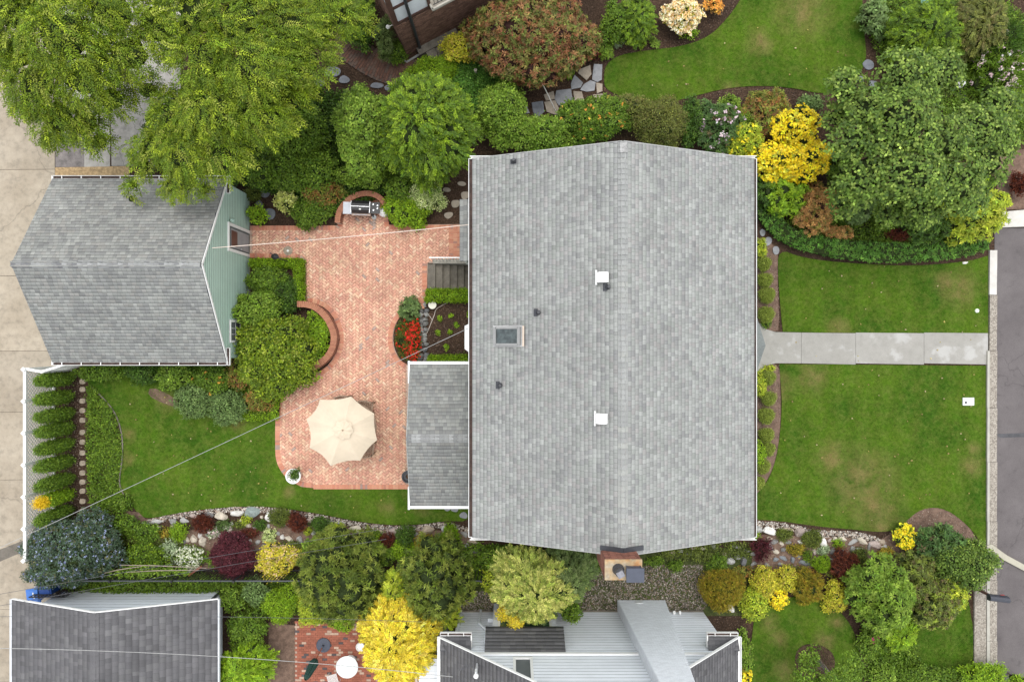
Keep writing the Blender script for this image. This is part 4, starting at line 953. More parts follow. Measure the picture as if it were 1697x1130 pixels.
# ------------------------------------------------------------------ upper neighbour house (rotated brick and timber)
ua = math.radians(27.7); uc = W(675, 93)
uh = thing('house', uc, 'dark brick and half timbered house at the top with a railed balcony', 'house', rz=ua)
D2, DM = M_DBRICK, M_DMORT
def L(name, mb, mat, parent=uh, kind=None): return obj(name, mb, mat, parent, local=True, kind=kind)
body = L('wall', MB().box((4.0, 2.5, 1.4), (8.0, 5.0, 2.8)), DM)
ub = MB(); rnd = random.Random(4)
for r in range(37):
    z = .04 + r * .075; u = -.1 if r % 2 else 0
    while u < 7.8:
        a, b = max(u, 0), min(u + .2, 8); k = rnd.uniform(.65, 1.35); ub.box(((a + b) / 2, -.005, z + .033), (b - a - .012, .03, .062), col=(.17 * k, .095 * k, .068 * k)); u += .212
    u = -.1 if r % 2 else 0
    while u < 3.2:
        a, b = max(u, 0), u + .2; k = rnd.uniform(.65, 1.35); ub.box((-.005, (a + b) / 2, z + .033), (.03, b - a - .012, .062), col=(.17 * k, .095 * k, .068 * k)); u += .212
L('course_bricks', ub, attrmat('dark_course', .9, 40, .2, .4), body, 'stuff')
brown = simple('timber_brown', (.075, .035, .026), .7, .25, 5); stucco = simple('white_stucco', (.62, .65, .68), .8, .06, 3)
L('upper_wall', MB().box((.78, 1.6, 4.35), (1.5, 3.1, 3.0)), stucco)
tm = MB()
for z in (2.92, 4.1, 5.3): tm.box((.78, .03, z), (1.62, .06, .14))
for x in (.02, 1.5): tm.box((x, .028, 4.2), (.2 if x < 1 else .12, .07, 2.7))
L('timber_frame', tm, brown)
L('corner_board', MB().box((-.04, .06, 4.3), (.03, .06, 3.0)), M_WHITE)
L('downpipe', MB().tube([(.62, -.07, .1), (.62, -.07, 2.9), (.62, -.07, 6)], .065, 8), M_DGREY)
L('downpipe_shoe', MB().tube([(.62, -.07, .1), (.62, -.2, .05), (-.15, -.25, .05), (-.3, .0, .1)], .05, 8), simple('pipe_grey', (.3, .3, .3), .6, .2, 4))
L('balcony_floor', MB().box((4.4, 1.05, 3.0), (5.7, 2.5, .2)), simple('balcony_con', (.28, .255, .21), .9, .3, 4))
L('balcony_kerb', MB().box((4.4, -.22, 3.12), (5.76, .07, .12)).box((1.53, 1.0, 3.12), (.07, 2.5, .12)), simple('cream_trim', (.45, .42, .36), .8, .2, 4))
L('upper_wall', MB().box((4.4, 3.0, 4.4), (5.7, 1.6, 3.0)), brown)
rl = MB().bar((1.62, -.12, 4.0), (7.2, -.12, 4.0), .04, .03).bar((1.62, -.12, 3.22), (7.2, -.12, 3.22), .03, .02).bar((1.62, -.12, 4.0), (1.62, 2.2, 4.0), .04, .03)
rl = L('railing', rl, M_BLACK)
for i in range(38): L('baluster', MB().box((1.68 + i * .148, -.12, 3.6), (.02, .02, .8)), M_BLACK, rl)
L('door', MB().box((3.4, 2.17, 4.2), (1.6, .06, 2.2)), simple('french_door', (.55, .55, .53), .5, .1, 3))
us = thing('stone_steps', W(710, 88), 'grey stone steps at the foot of the dark brick wall', 'steps', rz=ua)
for i, (x, y, w, d, h) in enumerate(((.55, .12, 1.9, .32, .32), (.1, -.28, .42, .5, .26), (.5, -.30, .34, .5, .2), (.85, -.30, .34, .5, .13))):
    L('step', MB().box((x, y, h / 2), (w, d, h)), M_STONE, us)

# dark brick garden path, single bricks in curved rows
bp = props(bpy.data.objects.new('brick_path', None), kind='structure', label='dark red brick path curving below the brick house'); COL.objects.link(bp); bp.location = W(610, 105)
cl = WL(chaikin([(545, 40), (560, 62), (590, 88), (625, 110), (660, 122), (700, 124)], 2, False)); ct_ = []
for (x, y, a) in along([(p.x, p.y) for p in cl], .115): ct_.append((x, y, a))
m_ = MB().box((0, 0, 0), (.10, .215, .06)); src = None; k = 0; L1 = []; L2 = []
for i, (x, y, a) in enumerate(ct_):
    n = Vector((-math.sin(a), math.cos(a), 0)); L1.append(Vector((x, y, 0)) + n * .6); L2.append(Vector((x, y, 0)) - n * .6)
    for j in range(5):
        off = (j - 2 + (.5 if i % 2 else 0) - .25) * .225; loc = Vector((x, y, .035)) + n * off - bp.location
        if src is None: src = obj('brick', m_, M_DBRICK, bp, local=True); src.location = loc; src.rotation_euler = (0, 0, a)
        else: inst(src, 'brick', loc + Vector((0, 0, random.uniform(-.006, .006))), a + random.uniform(-.04, .04), bp)
obj('bedding', MB().sheet(L1 + L2[::-1], .045, .04), M_DMORT, bp)

# flat stones: paths
M_FLAG = {'grey': simple('flag_grey', (.25, .255, .265), .85, .22, 4, .4), 'tan': simple('flag_tan', (.33, .28, .22), .85, .22, 4, .4), 'dark': simple('flag_dark', (.15, .16, .18), .8, .25, 4, .4)}
def flag(parent, pts, mat, z=.05):
    P = WL(pts if len(pts) < 7 and parent is fp else chaikin(pts, 1)); obj('stone', MB().sheet(P, z, .06), M_FLAG[mat], parent)
def blobpts(cx_, cy_, rx, ry, seed, n=7):
    r = random.Random(seed); return [(cx_ + rx * math.cos(2 * math.pi * i / n + r.uniform(-.25, .25)) * r.uniform(.85, 1.15), cy_ + ry * math.sin(2 * math.pi * i / n) * r.uniform(.85, 1.15)) for i in range(n)]
fp = props(bpy.data.objects.new('flagstone_path', None), kind='structure', label='grey flagstone path leading to the upper lawn'); COL.objects.link(fp); fp.location = W(940, 150)
for pts, m_ in (([(984, 107), (998, 108), (997, 133), (990, 137), (981, 133)], 'grey'), ([(960, 116), (978, 109), (980, 124), (972, 134), (958, 122)], 'tan'), ([(952, 125), (966, 138), (962, 146), (947, 149), (946, 139)], 'grey'), ([(978, 134), (987, 137), (985, 151), (972, 153), (961, 150), (967, 141)], 'grey'),
                ([(922, 151), (946, 148), (949, 166), (926, 176), (919, 165)], 'grey'), ([(901, 158), (917, 152), (920, 165), (905, 168)], 'tan'), ([(881, 171), (900, 168), (902, 186), (888, 198), (883, 184)], 'dark'), ([(902, 170), (920, 167), (926, 180), (922, 192), (906, 186)], 'tan'), ([(862, 178), (872, 175), (878, 188), (866, 190)], 'grey'), ([(988, 138), (998, 140), (998, 152), (989, 156)], 'tan'), ([(950, 152), (964, 153), (968, 168), (952, 170)], 'tan'), ([(982, 158), (998, 156), (1004, 168), (990, 174)], 'tan')): flag(fp, pts, m_)
fp2 = props(bpy.data.objects.new('flagstone_path', None), kind='structure', label='dark flagstones half hidden below the dark brick path'); COL.objects.link(fp2); fp2.location = W(560, 130)
for i, (x, y, rx, ry) in enumerate(((552, 120, 13, 9), (570, 133, 10, 7), (505, 125, 14, 9), (625, 143, 12, 5), (645, 146, 9, 5), (530, 138, 10, 6))): flag(fp2, blobpts(x, y, rx, ry, i), 'dark')
fp3 = props(bpy.data.objects.new('stepping_stones', None), kind='structure', label='stepping stones in dark soil above the porch roof'); COL.objects.link(fp3); fp3.location = W(750, 335)
for i, (x, y, rx, ry) in enumerate(((771, 324, 8, 7), (754, 338, 8, 7), (744, 357, 8, 6), (740, 315, 7, 4), (728, 330, 5, 4), (765, 305, 7, 4), (440, 320, 9, 8), (448, 355, 9, 9), (430, 340, 7, 8))): flag(fp3, blobpts(x, y, rx, ry, i + 20), 'dark' if x < 500 else 'tan')
fp4 = props(bpy.data.objects.new('stepping_stones', None), kind='structure', label='round grey stones in the upper right garden path'); COL.objects.link(fp4); fp4.location = W(1590, 180)
for i, (x, y, rx, ry) in enumerate(((1438, 108, 9, 8), (1592, 160, 9, 9), (1586, 196, 10, 8), (1425, 133, 6, 6), (1415, 155, 7, 5), (1582, 130, 10, 5), (1447, 140, 8, 6), (1550, 170, 8, 6), (1530, 130, 9, 6))): flag(fp4, blobpts(x, y, rx, ry, i + 40, 9), 'dark')
fp5 = props(bpy.data.objects.new('stepping_stones', None), kind='structure', label='flat grey stones at both corners of the main house'); COL.objects.link(fp5); fp5.location = W(1280, 400)
for i, (x, y, rx, ry) in enumerate(((1272, 400, 7, 8), (1285, 415, 6, 8), (769, 853, 7, 6), (754, 844, 6, 4), (742, 842, 6, 4), (1263, 386, 5, 6))): flag(fp5, blobpts(x, y, rx, ry, i + 60), 'grey', z=.06)
ss = props(bpy.data.objects.new('stepping_stones', None), kind='structure', label='line of small tan stepping stones beside the row of cypresses'); COL.objects.link(ss); ss.location = W(138, 740)
for i, y in enumerate((632, 645, 664, 680, 696, 716, 732, 750, 767, 783, 798, 813, 830, 846)):
    o = obj('stone', MB().sheet(WL(chaikin([(133.5, y - 3.5), (137 + (i % 3), y - 4.5), (142.5, y - 3.5), (143, y + 3), (138, y + 4.5), (133, y + 3.5)], 1)), .07, .07), M_PAD, ss)
bl_ = MB(); 
brickb = thing('lawn_edging', W(200, 720), 'thin dark edging strip between ground cover and lawn', 'edging')
eg = WL(chaikin([(150, 640), (172, 660), (192, 685), (203, 720), (203, 760), (196, 800), (205, 820)], 2, False), .06)
obj('strip', MB().tube(eg, .03, 6), M_STONE, brickb)

# ------------------------------------------------------------------ rocks
ROCKS = []
def rock_mesh(seed):
    r = random.Random(seed); bm = bmesh.new(); bmesh.ops.create_icosphere(bm, subdivisions=2, radius=1)
    planes = []
    for _ in range(13):
        n = Vector((r.uniform(-1, 1), r.uniform(-1, 1), r.uniform(-.4, 1))).normalized(); planes.append((n, r.uniform(.48, .82)))
    for v in bm.verts:
        for n, d in planes:
            k = v.co.dot(n)
            if k > d: v.co -= n * (k - d)
        v.co *= r.uniform(.97, 1.03); v.co.z = max(v.co.z, -.35)
    me = bpy.data.meshes.new('rock'); bm.to_mesh(me); bm.free(); me.materials.append(M_ROCK); return me
RMESH = [rock_mesh(i) for i in range(9)]
RC = {'white': (.62, .60, .56), 'cream': (.52, .46, .37), 'grey': (.22, .215, .205), 'lgrey': (.36, .355, .34), 'tan': (.38, .31, .235), 'green': (.23, .275, .26), 'blue': (.19, .205, .22), 'pink': (.36, .29, .26), 'dark': (.13, .13, .135)}
def rock(px, py, rx, ry, col, label, group=None, parent=None, rot=0.0, hz=.55, name='rock'):
    i = (len(ROCKS) * 5) % 9; o = bpy.data.objects.new(name, RMESH[i]); COL.objects.link(o); k = CAM_H / FPX
    o.scale = (rx * k * 1.12, ry * k * 1.12, min(rx, ry) * k * hz * 1.5); o.rotation_euler = (0, 0, rot)
    loc = W(px, py); loc.z = .02 + min(rx, ry) * k * .2
    o.location = loc - parent.location if parent else loc
    c = RC[col]; j = random.uniform(.88, 1.1); o.color = (c[0] * j, c[1] * j, c[2] * j, 1); ROCKS.append(o)
    if parent: o.parent = parent
    else: props(o, label, 'rock', group)
    return o
BIG = [(238, 869, 11, 6, 'blue', 'bluish grey slab rock at the left end of the rock garden', .3), (260, 864, 13, 5, 'lgrey', 'long flat light grey rock near the left end of the rock garden', 0), (305, 862, 10, 5, 'lgrey', 'flat pale rock just left of the left burgundy barberry', 0), (345, 852, 12, 5, 'grey', 'flat grey rock just right of the left burgundy barberry', 0),
       (368, 854, 11, 9, 'cream', 'large cream boulder, leftmost of three big boulders under the pebble band', .2), (392, 850, 14, 7, 'white', 'whitish oblong boulder between the cream and the blue green boulders', 0), (419, 849, 15, 10, 'green', 'big blue green boulder under the pebble band', 0), (446, 856, 8, 9, 'white', 'upright white rock left of the round green mound', .4),
       (256, 889, 8, 7, 'tan', 'round tan rock beside the small orange brown shrub', 0), (321, 892, 6, 8, 'cream', 'cream egg shaped rock in the middle of three above the white flowers', .3), (337, 896, 8, 10, 'cream', 'tall cream pointed rock above the purple barberry', .2), (311, 894, 4, 5, 'cream', 'small cream rock, leftmost of three above the white flowers', 0),
       (497, 893, 6, 6, 'lgrey', 'round light rock right of the pale driftwood like rocks', 0), (481, 893, 9, 5, 'cream', 'pale split rock left of the round light rock', -.3), (513, 862, 7, 6, 'pink', 'pinkish grey rock right of the middle burgundy barberry', 0), (565, 868, 8, 5, 'lgrey', 'rounded pale rock above the yellow green mound', -.1), (590, 875, 14, 6, 'cream', 'long striped cream boulder under the pebble band', -.1),
       (625, 880, 13, 5, 'tan', 'long flat tan rock right of the striped boulder', -.1), (652, 880, 11, 7, 'pink', 'pinkish rock behind the small dark red barberry', 0), (709, 878, 14, 9, 'tan', 'large tan boulder near the corner of the wing', 0), (736, 876, 8, 6, 'lgrey', 'grey rock tucked behind the bright green ball', 0),
       (1256, 876, 8, 6, 'lgrey', 'light rock touching the house corner below the front lawn', 0), (1276, 879, 13, 9, 'white', 'biggest white boulder of the front rock garden', .1), (1303, 877, 13, 5, 'tan', 'long tan rock right of the biggest white boulder', -.2), (1326, 882, 10, 8, 'pink', 'rounded pinkish boulder under the front pebble band', 0), (1364, 898, 7, 9, 'white', 'broken white rock in the middle of the front rock garden', .3),
       (1332, 932, 12, 5, 'blue', 'long bluish grey slab above the yellow spirea', -.2), (1450, 901, 11, 7, 'pink', 'large pinkish grey slab at the right end of the front rock garden', -.3), (1428, 896, 13, 5, 'cream', 'slanting cream slab near the right end of the front rock garden', -.6), (1275, 905, 10, 4, 'lgrey', 'long speckled rock slanting beside the purple spiky plant', -.7),
       (1211, 1006, 10, 5, 'white', 'weathered white rock by the corner of the neighbour house', -.8), (1568, 886, 6, 4, 'white', 'pale rock at the tip of the bare soil crescent', -.4), (1598, 436, 6, 3, 'white', 'white flat rock at the right end of the long hedge', .1)]
for px, py, rx, ry, c, l, a in BIG: rock(px, py, rx, ry, c, l, rot=a)
LEFT = [(219, 871, 8, 6, 'grey'), (288, 863, 8, 6, 'grey'), (320, 855, 8, 4, 'pink'), (434, 856, 3, 3, 'cream'), (264, 875, 5, 5, 'cream'), (288, 873, 9, 4, 'tan'), (267, 894, 9, 4, 'tan'), (245, 897, 9, 3, 'green'), (303, 898, 7, 5, 'grey'), (332, 887, 4, 5, 'white'), (345, 886, 5, 3, 'grey'), (384, 868, 7, 3, 'white'), (411, 870, 6, 4, 'cream'), (422, 874, 4, 3, 'lgrey'), (364, 886, 7, 4, 'white'), (380, 886, 8, 4, 'pink'), (407, 888, 5, 3, 'lgrey'), (415, 895, 3, 4, 'white'), (428, 898, 5, 4, 'lgrey'), (438, 903, 5, 4, 'grey'), (461, 884, 4, 4, 'lgrey'), (468, 889, 4, 5, 'white'), (520, 883, 5, 5, 'lgrey'), (545, 865, 9, 4, 'grey'), (693, 894, 8, 6, 'cream'), (590, 889, 7, 4, 'lgrey'), (614, 905, 8, 5, 'tan'), (631, 900, 3, 7, 'white'), (770, 884, 9, 4, 'grey'), (773, 905, 5, 6, 'lgrey'), (764, 910, 5, 5, 'grey'), (758, 922, 5, 4, 'blue'), (475, 868, 5, 3, 'lgrey'), (505, 872, 4, 3, 'grey'), (400, 862, 3, 3, 'cream'), (445, 872, 3, 6, 'lgrey'), (340, 874, 4, 3, 'tan'), (690, 885, 6, 4, 'grey'), (784, 898, 14, 4, 'tan'), (790, 912, 9, 5, 'dark'), (210, 860, 5, 9, 'dark')]
RIGHT = [(1274, 892, 7, 4, 'tan'), (1282, 897, 8, 4, 'grey'), (1295, 900, 5, 4, 'cream'), (1297, 910, 6, 5, 'grey'), (1286, 914, 6, 4, 'cream'), (1247, 917, 7, 3, 'lgrey'), (1285, 927, 6, 4, 'blue'), (1298, 924, 7, 4, 'blue'), (1313, 927, 5, 6, 'blue'), (1323, 920, 5, 4, 'grey'), (1306, 898, 6, 3, 'grey'), (1326, 899, 6, 4, 'white'), (1374, 895, 5, 4, 'pink'), (1380, 912, 4, 8, 'grey'), (1383, 892, 6, 3, 'cream'), (1395, 893, 9, 4, 'cream'), (1413, 897, 9, 4, 'lgrey'), (1392, 912, 7, 5, 'blue'), (1412, 909, 7, 5, 'grey'), (1425, 909, 8, 2, 'white'), (1349, 914, 5, 6, 'pink'), (1377, 926, 4, 2, 'lgrey'), (1440, 905, 3, 7, 'grey'), (1248, 933, 8, 3, 'grey'), (1466, 906, 6, 4, 'lgrey'), (1462, 897, 6, 5, 'tan'), (1270, 935, 7, 3, 'grey'), (1292, 934, 6, 3, 'grey')]
for r in LEFT: rock(*r, 'smaller loose rock among the low plants of the rock garden under the back lawn', 'small rocks of the back rock garden', rot=random.uniform(-.6, .6))
for r in RIGHT: rock(*r, 'smaller loose rock among the low plants of the rock garden under the front lawn', 'small rocks of the front rock garden', rot=random.uniform(-.6, .6))
for r in [(1113, 915, 7, 3, 'tan'), (1128, 912, 6, 4, 'lgrey'), (1150, 907, 8, 4, 'tan'), (1166, 908, 7, 3, 'cream'), (1182, 905, 6, 4, 'grey'), (1210, 930, 9, 7, 'lgrey'), (1222, 922, 6, 5, 'grey'), (1232, 930, 7, 9, 'dark'), (1200, 918, 6, 4, 'tan'), (1220, 905, 8, 3, 'grey'), (1238, 912, 6, 3, 'grey'), (1140, 918, 7, 3, 'grey')]:
    rock(*r, 'rock in the low stone edge below the eave of the main house', 'rocks under the lower eave', rot=random.uniform(-.4, .4))
for o in [x for x in bpy.data.objects if x.name == 'stone_retaining_wall']:
    rr = random.Random(6)
    for k in range(13):
        for j in range(2): rock(697 + j * 8 + rr.uniform(-2, 2), 508 + k * 8.0 + rr.uniform(-2, 2) - j * 2, 5.5, 5, rr.choice(['grey', 'blue', 'grey', 'dark', 'lgrey']), None, parent=o, rot=rr.uniform(-1, 1), name='stone', hz=1.0)

# ------------------------------------------------------------------ white lattice fence with posts and gate
lf = thing('lattice_fence', W(93, 745), 'white vinyl lattice fence with capped posts along the alley', 'fence')
FX = W(94, 0).x; fy0, fy1 = -1.15, -8.9; FH = 1.87
posts = [fy0 - i * (fy0 - fy1) / 6 for i in range(7)]
for y in posts:
    p_ = obj('post', MB().box((FX - .06, y, .98), (.12, .12, 1.96)), M_WHITE, lf)
    obj('post_cap', MB().lathe((FX - .06, y, 1.96), [(.105, 0), (.105, .03), (.0, .09)], 4), M_WHITE, p_)
for i in range(6):
    a, b = posts[i] - .06, posts[i + 1] + .06
    obj('top_rail', MB().box((FX - .06, (a + b) / 2, FH), (.11, a - b, .07)), M_WHITE, lf)
    obj('bottom_rail', MB().box((FX - .06, (a + b) / 2, .1), (.09, a - b, .08)), M_WHITE, lf)
    m1 = MB(); n = int((a - b + 1.66) / .165)
    for s in (1, -1):
        for k in range(n):
            y0 = a - k * .165; z0 = .14; z1 = 1.83; y1 = y0 + (z1 - z0)
            # clip to panel
            t0 = 0; t1 = 1
            if y1 > a: t1 = (a - y0) / (y1 - y0)
            if y0 < b: t0 = (b - y0) / (y1 - y0)
            if t1 - t0 < .02: continue
            A = (y0 + (y1 - y0) * t0, z0 + (z1 - z0) * t0); B = (y0 + (y1 - y0) * t1, z0 + (z1 - z0) * t1)
            if s == -1: A = (a + b - A[0], A[1]); B = (a + b - B[0], B[1])
            x = FX - .05 - s * .006; m1.bar((x, A[0], A[1]), (x, B[0], B[1]), .045, .008, up=(1, 0, 0))
    obj('lattice', m1, M_WHITE, lf)
gt = thing('gate', W(105, 606), 'white vinyl gate standing between lattice fence and garage', 'gate')
g0 = Vector((FX - .06, fy0 + .03, 0)); g1 = Vector((FX + .62, fy0 - .10, 0)); g2 = Vector((-17.75, -.82, 0))
obj('top_rail', MB().bar(g0 + Vector((0, 0, FH)), g1 + Vector((0, 0, FH)), .10, .07), M_WHITE, gt)
obj('post', MB().box((g1.x, g1.y, .95), (.11, .11, 1.9)), M_WHITE, gt)
obj('top_rail', MB().bar(g1 + Vector((0, 0, FH)), g2 + Vector((0, 0, FH)), .09, .07), M_WHITE, gt)
for i in range(11):
    q = g1.lerp(g2, (i + .5) / 11); obj('picket', MB().bar((q.x, q.y, .15), (q.x, q.y, FH - .04), .10, .02, up=(0, 1, 0)), M_WHITE, gt)
m1 = MB()
for s in (1, -1):
    for k in range(-14, 7):
        x0 = g0.x + k * .115; x1 = x0 + 1.69; t0 = max(0, (g0.x - x0) / 1.69); t1 = min(1, (g1.x - x0) / 1.69)
        if t1 - t0 < .02: continue
        A = (x0 + 1.69 * t0, .14 + 1.69 * t0); B = (x0 + 1.69 * t1, .14 + 1.69 * t1)
        if s == -1: A = (g0.x + g1.x - A[0], A[1]); B = (g0.x + g1.x - B[0], B[1])
        yy = fy0 - .05 + s * .006; m1.bar((A[0], yy, A[1]), (B[0], yy, B[1]), .034, .008, up=(0, 1, 0))
obj('lattice', m1, M_WHITE, gt)

# ------------------------------------------------------------------ black railing fences
rf = thing('railing_fence', W(360, 944), 'black metal railing fence behind the lower shrubs', 'fence')
fyy = W(0, 943).y; fx0, fx1 = W(118, 943).x, W(800, 943).x
obj('top_rail', MB().box(((fx0 + fx1) / 2, fyy, 1.45), (fx1 - fx0, .05, .05)), simple('rail_grey', (.05, .055, .06), .5, .15, 5), rf)
obj('bottom_rail', MB().box(((fx0 + fx1) / 2, fyy, .15), (fx1 - fx0, .04, .04)), M_BLACK, rf)
bal = MB().box((0, 0, .75), (.03, .03, 1.4)); src = None; n = int((fx1 - fx0) / .13)
for i in range(n):
    loc = Vector((fx0 + i * .13, fyy, 0)) - rf.location
    if src is None: src = obj('baluster', bal, M_BLACK, rf, local=True); src.location = loc
    else: inst(src, 'baluster', loc, 0, rf)
for i in range(8): obj('post', MB().box((fx0 + i * (fx1 - fx0) / 7, fyy - .002, .78), (.07, .07, 1.56)), M_BLACK, rf)
rg = thing('gate', W(110, 968), 'black metal gate beside the blue recycling bins', 'gate')
ga = W(112, 969, 0); A, B = Vector((ga.x - .72, ga.y - .02, 0)), Vector((ga.x + .75, ga.y - .02, 0))
for z in (1.35, 1.1, .2): obj('rail', MB().bar((A.x, A.y, z), (B.x, B.y, z), .05, .05), M_BLACK, rg)
for i in range(11): obj('baluster', MB().box((A.x + i * 1.47 / 10, A.y, .78), (.025, .025, 1.2)), M_BLACK, rg)
bins = []
for i, (px, py, lab) in enumerate(((78, 975, 'blue recycling bin with a white mark on its lid, left of the black gate'), (96, 966, 'darker blue bin half hidden behind the black gate bars'))):
    t = thing('recycling_bin', W(px + 4, py - 2), lab, 'bin', rz=.12)
    blu = simple('bin_blue%d' % i, (.05, .17, .52) if i == 0 else (.015, .06, .25), .5, .1, 4)
    mb = MB(); mb.lathe((0, 0, 0), [(.26, .06), (.34, .95)], 4); o = obj('body', mb, blu, t, local=True); o.rotation_euler = (0, 0, .785)
    o = obj('lid', MB().box((0, 0, 1.0), (.56, .62, .06)).box((.0, .0, 1.04), (.44, .5, .03)), blu, t, local=True)
    if i == 0: obj('lid_mark', MB().box((.03, .08, 1.058), (.05, .16, .006)).box((.06, -.04, 1.058), (.05, .12, .006)), M_WHITE, t, local=True)
    for s in (-1, 1): obj('wheel', MB().tube([(s * .22 - .03, .3, .1), (s * .22 + .03, .3, .1)], .1, 12), M_BLACK, t, local=True)

# ------------------------------------------------------------------ overhead wires
def wire(pts, sag, rad, mat, label, group=None):
    P = []; n = 22
    a, b = pts
    for i in range(n + 1):
        t = i / n; q = a.lerp(b, t); q.z -= sag * 4 * t * (1 - t); P.append(q)
    t = obj('overhead_wire', MB().tube(P, rad, 6), mat, origin=P[0]); props(t, label, 'wire', group); return t
ZA = 5.2
wire([W(-200, 1000, 7.0), W(776, 544, 4.6)], .35, .009, M_WIREW, 'grey service wire crossing the back lawn and patio up to the main house')
wire([W(352, 411, 4.1), W(781, 372, 4.7)], .25, .014, simple('wire_pale', (.62, .52, .44), .5, .1, 4), 'pale wire from the garage gable to the eave of the main house')
wire([W(-120, 1072, 7.6), MAST + Vector((-.75, 0, 0))], .5, .010, M_WIREW, 'light wire over the lower left garage roof to the service mast')
wire([W(-120, 1023, 7.0), W(700, 1030, 5.0)], .3, .007, M_WIRED, 'thin dark wire low over the lower left garage roof')
wire([W(-200, 1020, 6.5), W(660, 872, 5.0)], .2, .007, M_WIRED, 'upper of two thin dark wires over the purple barberry')
wire([W(-200, 1040, 6.5), W(640, 893, 5.0)], .2, .007, M_WIRED, 'lower of two thin dark wires over the purple barberry')
t = thing('flagpole', W(925, 192), 'thin pale pole leaning over the flagstone path', 'pole')
obj('pole', MB().tube([W(925, 193, .05), W(906, 153, 1.2), W(888, 118, 2.2)], .022, 6), simple('pole_pale', (.62, .6, .56), .5, .1, 4), t)

# ------------------------------------------------------------------ patio furniture
tc = W(592, 702)
t = thing('patio_umbrella', tc, 'large cream octagonal patio umbrella over a wooden table', 'umbrella')
uz = 2.75; apex = W(569, 712, uz) - tc; apex.z = uz; edge = []
EP = [(508, 695), (530, 662), (582, 657), (620, 685), (625, 729), (597, 763), (548, 772), (513, 742)]
EV = []
for px, py in EP:
    e = W(px, py, 2.32) - tc; EV.append(e)
vs = []; fs = []; NR = 8
vs.append(apex + Vector((0, 0, 0)))
for r in range(1, NR + 1):
    for i in range(8):
        for s in range(4):
            a, b = EV[i], EV[(i + 1) % 8]; f = s / 4; e = a.lerp(b, f); k = r / NR
            p = apex.lerp(e, k); dip = 4 * f * (1 - f)
            p.z += .14 * math.sin(k * math.pi) * .6 - dip * .07 * k; cxy = apex.lerp(e, k * (1 - .055 * dip * k)); p.x, p.y = cxy.x, cxy.y
            vs.append(p)
m = 32
for i in range(m): fs.append((0, 1 + (i + 1) % m, 1 + i))
for r in range(NR - 1):
    for i in range(m):
        a = 1 + r * m; fs.append((a + i, a + (i + 1) % m, a + m + (i + 1) % m, a + m + i))
b = len(vs); 
cn = MB().add(vs, [tuple(reversed(f)) for f in fs]); can = obj('canopy', cn, M_CANVAS, t, local=True, smooth=False)
vs = [apex + Vector((0, 0, .10))]; fs = []
rr = random.Random(2)
for i in range(32):
    th = 2 * math.pi * i / 32; R = .40 * (1 + .07 * math.cos(4 * th)); vs.append(apex + Vector((R * .55 * math.cos(th), R * .55 * math.sin(th), .07 + .02 * math.cos(8 * th))))
for i in range(32):
    th = 2 * math.pi * i / 32; R = .38 * (1 + .10 * math.cos(8 * th + 1) + rr.uniform(-.03, .03)); vs.append(apex + Vector((R * math.cos(th), R * math.sin(th), .0 + .03 * math.sin(8 * th))))
for i in range(32):
    j = (i + 1) % 32; fs.append((0, 1 + i, 1 + j)); fs.append((1 + i, 33 + i, 33 + j, 1 + j))
obj('vent', MB().add(vs, fs), M_CANVAS, t, local=True)
obj('finial', MB().lathe(apex + Vector((0, 0, .10)), [(.03, 0), (.035, .04), (.0, .09)], 10), M_WOOD, t, local=True)
pol = Vector((0, 0, .05)); obj('pole', MB().tube([pol, apex + Vector((0, 0, -.02))], .022, 8), M_WOOD, t, local=True)
for i in range(8): obj('rib', MB().bar(apex + Vector((0, 0, -.05)), EV[i] + Vector((0, 0, -.035)), .02, .02), M_WOOD, t, local=True)
obj('base', MB().lathe((0, 0, .06), [(.28, 0), (.28, .05), (.08, .10), (.04, .3)], 20), M_BLACK, t, local=True)
t = thing('patio_table', tc, 'round slatted wooden table under the cream umbrella', 'table')
R = .98
for i in range(19):
    y = -R + .05 + i * (2 * R - .1) / 18; hw = math.sqrt(max(.01, (R - .06) ** 2 - y * y)); 
    for a_, b_ in (((-hw, -.05), (.05, hw)) if abs(y) < .05 else ((-hw, hw),)): obj('slat', MB().box(((a_ + b_) / 2, y, .76), (b_ - a_, .088, .025)), M_WOOD, t, local=True)
rm = MB(); n = 40
for i in range(n):
    a0, a1 = 2 * math.pi * i / n, 2 * math.pi * (i + 1) / n; rm.bar((math.cos(a0) * (R - .03), math.sin(a0) * (R - .03), .765), (math.cos(a1) * (R - .03), math.sin(a1) * (R - .03), .765), .08, .035)
obj('rim', rm, M_WOOD, t, local=True)
for s in ((-1, -1), (1, -1), (1, 1), (-1, 1)): obj('leg', MB().bar((s[0] * .5, s[1] * .5, .06), (s[0] * .5, s[1] * .5, .75), .07, .07, up=(1, 0, 0)), M_WOOD, t, local=True)
def make_chair():
    t = thing('wooden_armchair', (0, 0, .06), 'x', 'chair', 'wooden chairs round the patio table')
    for i in range(7): obj('seat_slat', MB().box((-.24 + i * .08, 0, .42), (.062, .44, .02)), M_WOOD, t, local=True)
    for s in (-1, 1):
        obj('armrest', MB().box((s * .29, .02, .64), (.06, .50, .03)), M_WOOD, t, local=True)
        obj('leg', MB().box((s * .27, .22, .32), (.05, .05, .64)), M_WOOD, t, local=True)
        obj('leg', MB().bar((s * .27, -.22, 0), (s * .27, -.26, .98), .05, .05, up=(1, 0, 0)), M_WOOD, t, local=True)
    obj('top_rail', MB().bar((-.27, -.27, .95), (0, -.33, .99), .05, .08).bar((0, -.33, .99), (.27, -.27, .95), .05, .08), M_WOOD, t, local=True)
    for i in range(7): obj('back_slat', MB().bar((-.21 + i * .07, -.23, .46), (-.21 + i * .07, -.29, .93), .035, .015, up=(0, 1, 0)), M_WOOD, t, local=True)
    return t
